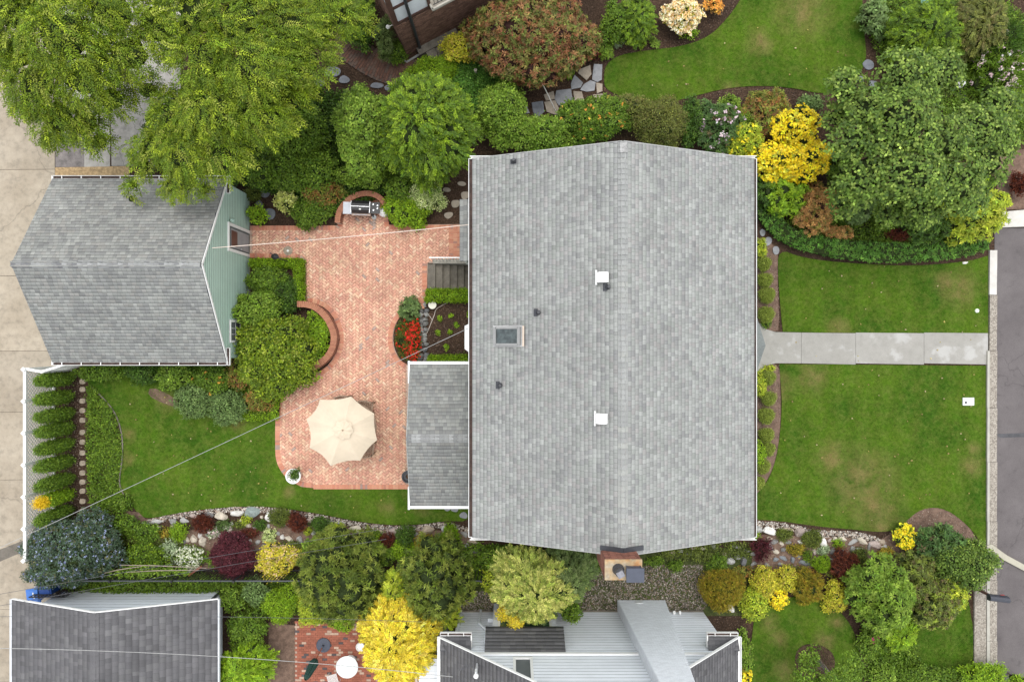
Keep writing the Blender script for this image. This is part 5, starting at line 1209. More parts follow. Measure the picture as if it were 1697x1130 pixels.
CH = [(611, 673, math.pi * .97, 'wooden chair at the upper right of the table, slats clear of the umbrella'), (613, 739, -.12, 'wooden chair at the lower right of the table, tucked under the umbrella edge'), (575, 665, math.pi * 1.04, 'wooden chair at the top of the table, only its back peeking out'), (575, 738, .2, 'wooden chair hidden beneath the lower left of the umbrella')]
ch0 = None
for i, (px, py, rz, lab) in enumerate(CH):
    if ch0 is None: ch0 = make_chair(); o = ch0
    else:
        o = ch0.copy(); COL.objects.link(o)
        for c in list(ch0.children): d = c.copy(); COL.objects.link(d); d.parent = o
    o.location = W(px, py, 0) + Vector((0, 0, .06)); o.rotation_euler = (0, 0, rz); o['label'] = lab

def pot(px, py, r, lab, mat):
    t = thing('flower_pot', W(px, py), lab, 'flower pot'); R = r * 30 / FPX
    obj('pot', MB().lathe((0, 0, .06), [(R * .7, 0), (R, .42), (R * 1.04, .47), (R * .86, .47), (R * .82, .38)], 28), mat, t, local=True, smooth=False)
    obj('soil', MB().lathe((0, 0, .42), [(R * .84, 0), (0.001, .04)], 20), M_SOIL, t, local=True); return t
pot(492, 785, 12, 'white round pot planted with dark leaves near the patio corner', M_WHITE)
pot(679, 786, 10, 'dark pot half hidden under the wing roof edge', M_DGREY)

# barbecue
bc = W(607, 350); t = thing('barbecue', bc, 'gas barbecue with black hood and grey side shelves in the brick niche', 'barbecue', rz=-.04)
def B(name, mb, mat, par=None): return obj(name, mb, mat, par or t, local=True)
B('cabinet', MB().box((-.02, 0, .45), (.72, .5, .74)), M_DGREY)
hood = MB(); hood.prism([(-.26, 0), (.26, 0), (.27, .08), (.16, .26), (-.10, .30), (-.24, .18)], (-.40, 0, .86), (0, -1, 0), (0, 0, 1), (.76, 0, 0)); h_ = B('hood', hood, M_BLACK)
B('hood_trim', MB().box((-.02, -.02, 1.155), (.76, .02, .02)), M_STEEL, h_)
for x in (-.41, .37): B('hood_end', MB().box((x, -.03, .98), (.025, .46, .22)), M_STEEL, h_)
B('badge', MB().box((-.02, -.13, 1.135), (.08, .05, .012)), M_WHITE, h_)
B('handle', MB().tube([(-.30, -.34, 1.0), (.26, -.34, 1.0)], .018, 8), M_STEEL, h_)
B('front_panel', MB().box((-.02, -.30, .82), (.78, .10, .12)), simple('bronze_panel', (.34, .25, .2), .4, .1, 4), h_)
B('side_shelf', MB().box((-.60, -.06, .9), (.36, .50, .03)).box((-.60, -.25, .87), (.36, .12, .06)), simple('shelf_grey', (.48, .5, .54), .45, .08, 4))
sb = B('side_burner', MB().box((.57, -.02, .9), (.36, .48, .04)), M_BLACK)
for i, (x, y) in enumerate(((.48, .12), (.66, .08), (.50, -.12), (.66, -.04))): B('knob', MB().lathe((x, y, .92), [(.04, 0), (.035, .04), (.001, .045)], 10), M_STEEL, sb)
B('propane_tank', MB().lathe((.80, -.08, .06), [(.12, 0), (.19, .08), (.19, .34), (.12, .42), (.1, .46)], 18), M_WHITE)
for x in (-.36, .34):
    for y in (-.2, .2): B('wheel', MB().tube([(x - .02, y, .09), (x + .02, y, .09)], .06, 10), M_BLACK)
t2 = thing('bowl', W(621, 361), 'small white bowl on the paving in front of the barbecue', 'bowl'); obj('bowl', MB().lathe((0, 0, .06), [(.05, 0), (.10, .08), (.09, .08), (.04, .02)], 14), M_WHITE, t2, local=True)
# small things round the patio
t = thing('round_stone', W(478, 416), 'pale round stepping stone in the brickwork by the garage door', 'stone'); obj('disc', MB().lathe((0, 0, .03), [(.20, 0), (.20, .045), (.16, .055), (.001, .055)], 20), M_PAD, t, local=True); obj('centre', MB().lathe((0, .0, .085), [(.05, 0), (.03, .02), (.001, .02)], 12), M_WHITE, t, local=True)
t = thing('garden_lamp', W(476, 433), 'black garden lamp leaning over the clipped hedge', 'lamp'); a = Vector((.1, -.05, 0)); obj('post', MB().tube([(.3, -.1, .1), (.0, .0, 1.0), (-.35, .22, 1.15)], .02, 6), M_BLACK, t, local=True); obj('lamp_shade', MB().lathe((-.18, .08, 1.0), [(.13, 0), (.12, .08), (.04, .16), (.001, .18)], 12, sx=1.2), M_BLACK, t, local=True)
t = thing('bucket', W(718, 506), 'cream lidded bucket in the corner of the vegetable bed', 'bucket'); obj('body', MB().lathe((0, 0, .0), [(.13, 0), (.16, .34)], 22), M_WHITE, t, local=True); obj('lid', MB().lathe((0, 0, .34), [(.175, -.02), (.175, .02), (.15, .025), (.001, .03)], 22), simple('lid_cream', (.62, .60, .50), .5, .08, 6), t, local=True)
hs = [W(*p, .03) for p in chaikin([(748, 498), (733, 506), (722, 512), (720, 522), (714, 536), (708, 552), (703, 556), (700, 550)], 2, False)]
props(obj('garden_hose', MB().tube(hs, .016, 6), simple('hose', (.45, .38, .33), .5, .1, 6), origin=hs[0]), 'pale garden hose snaking across the vegetable bed', 'hose')
hs = [W(*p, .03) for p in chaikin([(716, 530), (712, 523), (704, 520), (695, 523), (684, 527)], 2, False)]
props(obj('garden_hose', MB().tube(hs, .016, 6), bpy.data.materials['hose'], origin=hs[0]), 'short hose branch reaching over the stone wall to the red flowers', 'hose')
t = thing('mailbox', W(1612, 972), 'black mailbox on a wooden post beside the street', 'mailbox')
pz = W(1634, 993, 1.15) - t.location; obj('post', MB().bar((0, 0, 0), (.05, .0, 1.02), .09, .09, up=(0, 1, 0)), simple('post_brown', (.12, .06, .045), .8, .2, 5), t, local=True)
obj('arm', MB().bar((.0, .0, 1.02), (.42, -.06, 1.02), .09, .06), bpy.data.materials['post_brown'], t, local=True)
mbx = MB(); mbx.prism([(-.13, 0), (.13, 0), (.13, .14), (.09, .22), (0, .25), (-.09, .22), (-.13, .14)], (-.12, -.02, 1.07), (0, 1, 0), (0, 0, 1), (.82, -.10, 0)); obj('box', mbx, simple('mailbox_black', (.03, .033, .045), .4, .1, 5), t, local=True)
obj('flag', MB().box((.42, .10, 1.22), (.16, .012, .06)), simple('flag_red', (.35, .03, .03), .5, .1, 5), t, local=True)
t = thing('meter_cover', W(1603, 665), 'white utility cover with a dark round lid in the front lawn', 'cover'); obj('plate', MB().box((0, 0, .06), (.48, .33, .06)), M_WHITE, t, local=True); obj('lid', MB().lathe((-.12, -.04, .09), [(.055, 0), (.05, .012), (.001, .014)], 14), M_DGREY, t, local=True)
t = thing('sprinkler_cap', W(1618, 515), 'small white round cap in the upper front lawn', 'cap'); obj('cap', MB().lathe((0, 0, .03), [(.09, 0), (.08, .04), (.001, .05)], 14), simple('cap_w', (.7, .75, .62), .6, .1, 6), t, local=True)
t = thing('birdbath', W(1546, 92), 'pale blue shallow dish in the upper right garden', 'birdbath'); obj('dish', MB().lathe((0, 0, .5), [(.04, -.5), (.04, 0), (.16, .06), (.22, .12), (.20, .12), (.07, .03)], 20), simple('blue_glaze', (.42, .62, .78), .25, .1, 5), t, local=True)
t = thing('glass_dish', W(1513, 24), 'round green glass dish among the branches near the top edge', 'dish'); obj('dish', MB().lathe((0, 0, 1.0), [(.02, -1.0), (.02, 0), (.22, .04), (.31, .11), (.29, .12), (.2, .06)], 22), simple('green_glaze', (.12, .26, .19), .2, .2, 5), t, local=True)
t = thing('garden_statue', W(1582, 146), 'small white statue beside the dark stones in the upper right garden', 'statue'); obj('body', MB().lathe((0, 0, 0), [(.12, 0), (.10, .2), (.14, .4), (.07, .5), (.09, .6), (.001, .68)], 12), M_WHITE, t, local=True); obj('base', MB().box((-.12, .08, .06), (.4, .16, .12)), M_WHITE, t, local=True)
t = thing('spotlight', W(789, 124), 'small cream garden spotlight in the dark ground cover', 'lamp'); obj('tube', MB().lathe((0, 0, 0), [(.05, 0), (.06, .5), (.07, .52), (.05, .52), (.04, .46)], 12), simple('lampcream', (.5, .45, .36), .5, .1, 5), t, local=True)
t = thing('wall_lantern', W(640, 50), 'white lamp on the left corner of the brick house', 'lamp'); obj('shade', MB().lathe(W(643, 45, 2.2) - t.location, [(.02, .15), (.09, 0), (.08, -.02)], 10), M_WHITE, t, local=True); obj('arm', MB().bar(W(643, 45, 2.3) - t.location, W(650, 42, 2.3) - t.location, .02, .02), M_WHITE, t, local=True)
t = thing('wooden_stake', W(325, 945), 'rust red wooden plank standing by the white flowering shrub', 'plank'); obj('plank', MB().bar(W(334, 938, .3) - t.location, W(312, 953, .9) - t.location, .09, .04), simple('rust_wood', (.20, .065, .035), .8, .25, 6), t, local=True)
for i, p in enumerate((((200, 936), (342, 941)), ((210, 948), (330, 944)), ((170, 950), (235, 938)))):
    q0, q1 = W(*p[0], 1.3), W(*p[1], 1.5); props(obj('branch', MB().tube([q0, q0.lerp(q1, .4) + Vector((0, .05, .06)), q1], [.014, .02, .012], 6), simple('branch%d' % i, (.26, .21, .17), .9, .2, 6), origin=q0), ['long bare climbing stem above the railing fence, upper one', 'bare climbing stem just above the railing top rail', 'short bare climbing stem at the left end of the railing'][i], 'branch')

# lower brick patio with its furniture
lp = props(bpy.data.objects.new('lower_patio', None), kind='structure', label='red brick patio with scattered pale and dark bricks at the bottom'); COL.objects.link(lp); lp.location = W(560, 1080)
P = WL([(490, 1028), (640, 1028), (700, 1060), (700, 1200), (489, 1200)]); obj('bedding', MB().sheet(P, .035, .03), M_MORTAR, lp)
LP = [(p.x, p.y) for p in P]; mb = MB(); rr = random.Random(8); lo = W(489, 1200); hi = W(700, 1028); y = lo.y; row = 0
while y < hi.y:
    x = lo.x - (.1 if row % 2 else 0)
    while x < hi.x:
        if inpoly(np.array([[x + .1, y + .05]]), LP)[0]:
            k = rr.uniform(.85, 1.15); q = rr.random(); c = (.27, .095, .06) if q < .84 else ((.40, .28, .21) if q < .93 else (.085, .07, .07))
            mb.box((x + .1, y + .05, .045 + rr.uniform(-.003, .003)), (.192, .094, .03), col=tuple(v * k for v in c))
        x += .2
    y += .1; row += 1
obj('paving_bricks', mb, M_BRICKS, lp, kind='stuff')
t = thing('closed_umbrella', W(537, 1067), 'furled dark green umbrella on a leaning pole and round base', 'umbrella')
obj('base', MB().lathe((0, 0, .06), [(.31, 0), (.31, .05), (.27, .07), (.05, .08), (.04, .2)], 26), M_METAL, t, local=True)
tip = W(506, 1126, 1.9) - t.location; c1 = W(523, 1093, .95) - t.location
obj('pole', MB().tube([(0, 0, .1), c1], .022, 8), simple('pole_orange', (.30, .09, .04), .6, .1, 5), t, local=True)
cb_ = MB(); n = 16; pts = [c1, c1.lerp(tip, .15), c1.lerp(tip, .5), c1.lerp(tip, .85), tip]; rs = [.12, .20, .17, .13, .05]
d = (tip - c1).normalized(); ax = d.orthogonal().normalized(); ay = d.cross(ax); vs = []; fs = []
for p, r in zip(pts, rs):
    for k in range(n): th = 2 * math.pi * k / n; rad = r * (1 if k % 2 else .68); vs.append(p + (ax * math.cos(th) + ay * math.sin(th)) * rad)
for i in range(4):
    for k in range(n): fs.append((i * n + k, i * n + (k + 1) % n, (i + 1) * n + (k + 1) % n, (i + 1) * n + k))
fs.append(tuple(range(n))[::-1]); cb_.add(vs, fs); obj('canopy', cb_, simple('green_canvas', (.012, .045, .035), .8, .2, 5), t, local=True)
t = thing('glass_table', W(566, 1092), 'round white table with a bright ring on the lower brick patio', 'table')
tz = .74; q = W(575, 1105, tz) - t.location; q.z = 0
obj('tabletop', MB().lathe(q, [(.46, tz - .03), (.47, tz), (.44, tz + .01), (.001, tz + .01)], 36), simple('table_white', (.62, .65, .64), .25, .08, 3), t, local=True)
obj('ring', MB().lathe(q, [(.30, tz + .012), (.30, tz + .03), (.24, tz + .03), (.24, tz + .012)], 32, caps=False), M_WHITE, t, local=True)
obj('pedestal', MB().lathe(q, [(.22, .06), (.20, .1), (.03, .14), (.03, tz - .03)], 16), M_WHITE, t, local=True)
t = thing('wire_chair', W(556, 1118), 'white wire mesh chair beside the round white table', 'chair', rz=.3)
ms_ = MB()
for i in range(11): ms_.bar((-.2 + i * .04, -.2, .44), (-.2 + i * .04, .22, .44), .012, .012); ms_.bar((-.22, -.2 + i * .042, .446), (.22, -.2 + i * .042, .446), .012, .012)
obj('seat', ms_, M_WHITE, t, local=True)
bk = MB()
for i in range(9): bk.bar((-.2 + i * .05, -.22, .46), (-.2 + i * .05, -.32, .86), .012, .012, up=(1, 0, 0))
bk.tube([(-.22, -.22, .44), (-.22, -.32, .82), (0, -.36, .92), (.22, -.32, .82), (.22, -.22, .44)], .014, 6); obj('backrest', bk, M_WHITE, t, local=True)
for sx in (-1, 1):
    for sy in (-1, 1): obj('leg', MB().bar((sx * .2, sy * .2, .06), (sx * .2, sy * .2, .44), .02, .02, up=(1, 0, 0)), M_WHITE, t, local=True)
t = thing('white_planter', W(600, 1066), 'white rounded planter half under the golden tree', 'planter'); obj('bowl', MB().lathe((0, 0, .05), [(.14, 0), (.2, .3), (.19, .32), (.14, .25), (.001, .25)], 18), M_WHITE, t, local=True)

# ------------------------------------------------------------------ plants
def hexmix(pal, n, rng):
    cols = np.array([p[:3] for p in pal]); w = np.array([p[3] if len(p) > 3 else 1 for p in pal], float); w /= w.sum()
    return cols[rng.choice(len(pal), size=n, p=w)]
PAL = {
 'locust': [(.15, .215, .012, 3), (.105, .17, .012, 3), (.25, .31, .022, 2.2), (.065, .115, .012, 2), (.30, .33, .06, .7)],
 'mid': [(.095, .165, .016, 3), (.13, .21, .022, 3), (.06, .12, .014, 2), (.18, .26, .03, 1)],
 'fresh': [(.135, .225, .022, 3), (.185, .275, .035, 3), (.085, .16, .018, 2), (.23, .31, .05, 1)],
 'dark': [(.050, .105, .014, 3), (.07, .135, .018, 3), (.032, .07, .012, 2), (.11, .17, .025, 1)],
 'lime': [(.19, .31, .016, 3), (.25, .36, .02, 2), (.13, .24, .016, 2)],
 'chartreuse': [(.34, .40, .03, 3), (.26, .34, .03, 2), (.42, .44, .05, 2), (.16, .26, .03, 1)],
 'conifer': [(.12, .20, .014, 3), (.20, .29, .018, 2), (.06, .115, .014, 3)],
 'olive': [(.13, .15, .035, 3), (.17, .18, .04, 2), (.10, .12, .03, 2), (.15, .12, .05, 1)],
 'pine': [(.14, .19, .030, 3), (.20, .24, .048, 3), (.07, .11, .022, 2.5), (.26, .28, .06, .8)],
 'dogwood': [(.075, .13, .022, 3), (.11, .18, .028, 3), (.25, .33, .07, 1.8), (.17, .25, .045, 2), (.05, .095, .02, 2)],
 'gold': [(.76, .58, .045, 3), (.66, .52, .04, 2), (.56, .48, .05, 2), (.82, .62, .14, 1.5), (.36, .36, .04, .7)],
 'yellow': [(.80, .60, .02, 4), (.72, .50, .012, 2), (.85, .68, .07, 1.5), (.14, .22, .03, .8)],
 'spirea': [(.42, .40, .03, 3), (.52, .44, .05, 2), (.30, .34, .03, 2), (.40, .27, .08, 1)],
 'spireapink': [(.50, .44, .035, 3), (.60, .48, .06, 2), (.34, .36, .03, 2), (.66, .45, .32, 1.6)],
 'bronze': [(.26, .22, .025, 3), (.33, .26, .03, 2), (.18, .18, .02, 2), (.30, .16, .03, 1)],
 'cream': [(.55, .56, .17, 3), (.42, .46, .12, 2), (.62, .62, .26, 2), (.18, .27, .05, 1)],
 'creamfir': [(.38, .42, .10, 3), (.52, .50, .16, 3), (.26, .32, .06, 2), (.13, .19, .035, 1.5)],
 'greyfir': [(.13, .185, .06, 3), (.18, .225, .09, 2), (.09, .14, .045, 2)],
 'pieris': [(.21, .075, .04, 3), (.27, .13, .065, 2), (.13, .17, .035, 3), (.08, .11, .025, 2), (.26, .22, .07, 1.2)],
 'maroon': [(.085, .018, .028, 3), (.115, .026, .036, 2), (.055, .014, .022, 2)],
 'barberry': [(.12, .030, .020, 3), (.16, .045, .025, 2), (.075, .022, .016, 2)],
 'orangebush': [(.46, .24, .09, 3), (.38, .18, .07, 2), (.17, .20, .035, 2), (.50, .32, .13, 1)],
 'autumn': [(.14, .18, .03, 3), (.30, .12, .045, 2), (.21, .23, .04, 2), (.16, .07, .03, 1)],
 'blueg': [(.125, .195, .065, 3), (.17, .24, .085, 2), (.08, .135, .04, 2)],
 'ceano': [(.055, .095, .055, 3), (.075, .12, .08, 2.5), (.04, .07, .035, 2), (.10, .13, .13, 1.5), (.14, .12, .05, .8)],
 'silver': [(.28, .34, .22, 3), (.36, .42, .30, 2), (.20, .27, .15, 2)],
 'varieg': [(.48, .54, .26, 3), (.60, .63, .36, 2), (.26, .36, .10, 2)],
 'moss': [(.10, .13, .025, 3), (.14, .17, .03, 2), (.07, .09, .02, 2)],
 'hedgeg': [(.075, .18, .028, 3), (.105, .235, .038, 3), (.16, .29, .05, 1.5), (.05, .12, .02, 1)],
 'ball': [(.20, .25, .045, 3), (.25, .29, .055, 2), (.15, .20, .03, 2)],
 'rhodo': [(.05, .105, .03, 3), (.075, .145, .04, 3), (.11, .18, .045, 1.5), (.14, .08, .05, .5)],
 'rhody': [(.10, .13, .035, 2), (.15, .19, .035, 2), (.13, .09, .05, 1.2), (.22, .28, .04, 1.4)],
}
FL = {'red': [(.62, .02, .015), (.72, .05, .03), (.48, .01, .012)], 'white': [(.75, .75, .70), (.66, .66, .58)], 'pinkw': [(.70, .55, .62), (.62, .42, .55)], 'blue': [(.24, .28, .50), (.32, .36, .58), (.18, .2, .40)], 'orange': [(.62, .24, .05), (.66, .34, .07)], 'apricot': [(.80, .62, .42), (.85, .75, .62), (.72, .44, .2)], 'lilac': [(.55, .40, .55), (.66, .52, .64)], 'yellow': [(.82, .62, .03)], 'magenta': [(.6, .03, .25)]}
# style: k leaves per cluster, length, half width, elevation range, spread along stem
STY = {
 'fine':   dict(k=5, L=(.05, .08), w=.018, el=(.1, 1.2), cov=3.2),
 'small':  dict(k=6, L=(.07, .11), w=.026, el=(.0, .9), cov=3.0),
 'whorl':  dict(k=9, L=(.13, .18), w=.026, el=(-.1, .6), cov=2.9),
 'bigwhorl': dict(k=9, L=(.17, .24), w=.040, el=(-.15, .45), cov=2.6),
 'ovate':  dict(k=4, L=(.13, .19), w=.055, el=(-.1, .35), cov=2.9),
 'spray':  dict(k=14, L=(.12, .17), w=.022, el=(0, .2), cov=3.4, stem=.55),
 'frond':  dict(k=16, L=(.07, .11), w=.020, el=(0, .3), cov=3.4, stem=.30),
 'needle': dict(k=26, L=(.12, .18), w=.012, el=(.1, 1.5), cov=2.0),
 'thread': dict(k=8, L=(.10, .17), w=.010, el=(.5, 1.4), cov=2.6),
 'petal':  dict(k=5, L=(.06, .09), w=.034, el=(.0, .5), cov=2.4),
}
def leaves(P, A, out, style, pal, rng, size=1.0, accent=None):
    """P (n,3) cluster points, A (n,3) cluster axes; returns V,F,C"""
    st = STY[style]; n = len(P); k = st['k']
    if n == 0: return np.zeros((0, 3)), np.zeros((0, 4), int), np.zeros((0, 3))
    A = A / np.linalg.norm(A, axis=1, keepdims=True)
    ref = np.where(np.abs(A[:, 2:3]) < .9, np.array([[0, 0, 1.0]]), np.array([[1.0, 0, 0]]))
    T1 = np.cross(A, ref); T1 /= np.linalg.norm(T1, axis=1, keepdims=True); T2 = np.cross(A, T1)
    L = rng.uniform(*st['L'], (n, k)) * size; hw = st['w'] * size * rng.uniform(.8, 1.2, (n, k))
    base = np.repeat(P[:, None, :], k, 1)
    if 'stem' in st:
        S = out + np.array([0, 0, -.15]) + rng.normal(0, .35, (n, 3)); S /= np.linalg.norm(S, axis=1, keepdims=True)
        side = np.cross(A, S); side /= np.linalg.norm(side, axis=1, keepdims=True) + 1e-9; up = np.cross(S, side)
        t = (np.arange(k) // 2 + .5) / (k / 2); sg = np.where(np.arange(k) % 2 == 0, 1., -1.)
        base = P[:, None, :] + S[:, None, :] * (t[None, :, None] - .4) * st['stem'] * size
        base[:, :, 2] -= (t[None, :] ** 2) * st['stem'] * size * .25
        D = S[:, None, :] * .65 + side[:, None, :] * sg[None, :, None] * (1.0 - .5 * t)[None, :, None] + rng.normal(0, .18, (n, k, 3)); Nn = up[:, None, :] + rng.normal(0, .3, (n, k, 3))
    else:
        ph = rng.uniform(0, 6.283, (n, 1)) + np.arange(k)[None] * 6.283 / k + rng.normal(0, .25, (n, k)); el = rng.uniform(*st['el'], (n, k))
        D = (T1[:, None, :] * np.cos(ph)[..., None] + T2[:, None, :] * np.sin(ph)[..., None]) * np.cos(el)[..., None] + A[:, None, :] * np.sin(el)[..., None]
        Nn = A[:, None, :] + rng.normal(0, .25, (n, k, 3))
        base = base + rng.normal(0, .02 * size, (n, k, 3))
        if style in ('ovate', 'small', 'fine'): base = base + rng.normal(0, .05 * size, (n, k, 3))
    D /= np.linalg.norm(D, axis=2, keepdims=True); Wd = np.cross(D, Nn); Wd /= np.linalg.norm(Wd, axis=2, keepdims=True) + 1e-9
    Up = np.cross(Wd, D)
    tip = base + D * L[..., None] - Up * (L * .12)[..., None]; mid = base + D * (L * .48)[..., None] + Up * (L * .05)[..., None]
    V = np.stack([base, mid + Wd * hw[..., None], tip, mid - Wd * hw[..., None]], 2).reshape(-1, 3)
    F = np.arange(len(V)).reshape(-1, 4)
    c = hexmix(pal, n, rng)[:, None, :] * rng.lognormal(0, .28, (n, 1, 1)); c2 = hexmix(pal, n * k, rng).reshape(n, k, 3)
    C = (c * .7 + c2 * .3) * rng.lognormal(0, .20, (n, k, 1))
    C = np.repeat(C.reshape(-1, 1, 3), 4, 1).reshape(-1, 3) * np.array([[1.10, 1.10, 1.0]])
    return V, F, np.clip(C, 0, .95)
def sample_lobes(lobes, n, rng, low=-.25, shell=(.74, 1.12)):
    Lb = np.array(lobes, float); area = Lb[:, 3] * Lb[:, 4]; idx = rng.choice(len(Lb), size=n, p=area / area.sum())
    z = rng.uniform(low, 1, n) ; ph = rng.uniform(0, 6.283, n); r = np.sqrt(np.clip(1 - z * z, 0, 1))
    d = np.stack([r * np.cos(ph), r * np.sin(ph), z], 1); q = Lb[idx]; rad = rng.uniform(*shell, (n, 1)); rad = rad * (1 + .10 * np.sin(ph * 3 + idx)[:, None] * r[:, None])
    P = q[:, :3] + d * rad * q[:, 3:6]; keep = np.ones(n, bool)
    for j in range(len(Lb)):
        u = (P - Lb[j, :3]) / Lb[j, 3:6]; keep &= ~((np.sum(u * u, 1) < .72 ** 2) & (idx != j))
    return P[keep], d[keep], q[keep]
ICO = None
def core_mesh(lobes, k, rng):
    global ICO
    if ICO is None:
        bm = bmesh.new(); bmesh.ops.create_icosphere(bm, subdivisions=2, radius=1); ICO = (np.array([v.co[:] for v in bm.verts]), np.array([[v.index for v in f.verts] for f in bm.faces])); bm.free()
    V = []; F = []
    for i, l in enumerate(lobes):
        j = rng.uniform(.82, 1.08, (len(ICO[0]), 1)); V.append(ICO[0] * j * np.array(l[3:6]) * k + np.array(l[:3])); F.append(ICO[1] + i * len(ICO[0]))
    V = np.concatenate(V); V[:, 2] = np.maximum(V[:, 2], .02); return V, np.concatenate(F)
NLEAF = [0]
def plant(name, px, py, rx, ry, h, style, pal, label, cat='shrub', nl=None, flowers=None, lobes_px=None, size=1.0, cov=1.0, core=True, flat=1.0, group=None, seed=None, trunk=False, corek=.74, red=False, gap=1.0, base=None, low=-.25, zb=0.0):
    rng = np.random.default_rng(int(px * 7 + py * 13) if seed is None else seed)
    zc = h * .6; c = W(px, py, zc); k = (CAM_H - zc) / FPX; RX, RY = rx * k * 1.07, ry * k * 1.07; lobes = []
    if style in ('fine',) and nl and nl < 7: pass
    elif nl and nl > 7: nl = int(nl * 1.35)
    if lobes_px:
        for (x, y, r, z) in lobes_px:
            q = W(x, y, z); rr_ = r * (CAM_H - z) / FPX; lobes.append((q.x, q.y, z, rr_, rr_ * rng.uniform(.85, 1.1), rr_ * .7))
    else:
        if nl is None: nl = 1 if style in ('fine',) and max(rx, ry) < 22 else max(3, int(4 + (rx * ry) ** .5 / 5.5))
        if nl == 1: lobes.append((c.x, c.y, h * .5, RX * .95, RY * .95, h * .5))
        else:
            lobes.append((c.x, c.y, h * .45, RX * .72, RY * .72, h * .42))
            for i in range(nl):
                th = i * 2.39996 + rng.uniform(-.3, .3); rr_ = math.sqrt((i + .5) / nl) * .80; lr = rng.uniform(.26, .44) * (1.15 if nl < 6 else (.95 if nl < 12 else .74))
                lh = min(h * .45, lr * min(RX, RY) * 1.1); top = h * math.sqrt(max(.12, 1 - (rr_ * .98) ** 2)) * rng.uniform(.74, 1.10)
                lobes.append((c.x + math.cos(th) * RX * rr_ * .92, c.y + math.sin(th) * RY * rr_ * .92, max(lh * .55, top - lh), lr * RX, lr * RY, lh))
    st = STY[style]; Lm = (st['L'][0] + st['L'][1]) / 2 * size; a = Lm * st['w'] * size * st['k']
    proj = sum(math.pi * l[3] * l[4] for l in lobes); tot = proj if not lobes_px else proj * .9
    n = int(st['cov'] * .86 * cov * tot * (1.25 if nl != 1 else 1.5) / a)
    P, d, q = sample_lobes(lobes, n, rng, low=low); P[:, 2] = np.maximum(P[:, 2], .04)
    A = d * .55 + np.array([0, 0, .75]) + rng.normal(0, .22, d.shape)
    cc = np.array([c.x, c.y, 0]); out = (P - cc) * np.array([1, 1, 0]); out /= np.linalg.norm(out, axis=1, keepdims=True) + 1e-6; out = out * .6 + d * np.array([1, 1, .2]) * .8
    if style == 'thread': A = d * .9 + np.array([0, 0, .35]) + rng.normal(0, .25, d.shape)
    V, F, C = leaves(P, A, out, style, PAL[pal], rng, size); NLEAF[0] += len(F)
    root = thing(name, (c.x, c.y, zb) if base is None else base, label, cat, group)
    if zb: V = V + np.array([0, 0, zb])
    np_obj('foliage', V, F, C, M_LEAF, root)
    if flowers:
        fk, nf, fs = flowers; m = min(nf, len(P)); ii = rng.choice(len(P), size=m, replace=False); ii = ii[d[ii, 2] > .05]
        V2, F2, C2 = leaves(P[ii] + d[ii] * .05 + np.array([0, 0, .03 + zb]), A[ii], out[ii], 'petal', [tuple(x) + (1,) for x in FL[fk]], rng, fs); np_obj('flowers', V2, F2, C2, M_PETAL, root, kind='stuff')
    if core:
        V3, F3 = core_mesh(lobes, corek, rng); V3 = V3 + np.array([0, 0, zb]); np_obj('inner_branches', V3, F3, np.full((len(V3), 3), .02), M_TWIGR if red else M_TWIG, root, kind='stuff')  # solid dark blobs added so gaps between leaves read as shade
    tb = MB(); rl = Vector(root.location)
    if trunk:
        tr0 = max(.08, h * .028); z0 = h * .42; top = Vector((c.x, c.y, z0)); b0 = Vector(root.location)
        tb.tube([b0, b0.lerp(top, .5) + Vector((.05, .03, 0)), top], [tr0 * 1.4, tr0, tr0 * .8], 10)
        trk = obj('trunk', tb, M_BARK, root)
        for l in lobes[:12]:
            e = Vector((l[0], l[1], l[2] + l[5] * .4)); mdl = top.lerp(e, .5) + Vector((rng.normal(0, .1), rng.normal(0, .1), -.15))
            obj('limb', MB().tube([top, mdl, e], [tr0 * .5, tr0 * .32, tr0 * .08], 6), M_BARK, trk)
    else:
        obj('stem', tb.tube([(rl.x, rl.y, zb - .02), (rl.x + .02, rl.y, zb + h * .4)], [.035, .02], 6), M_BARK, root)
    return root
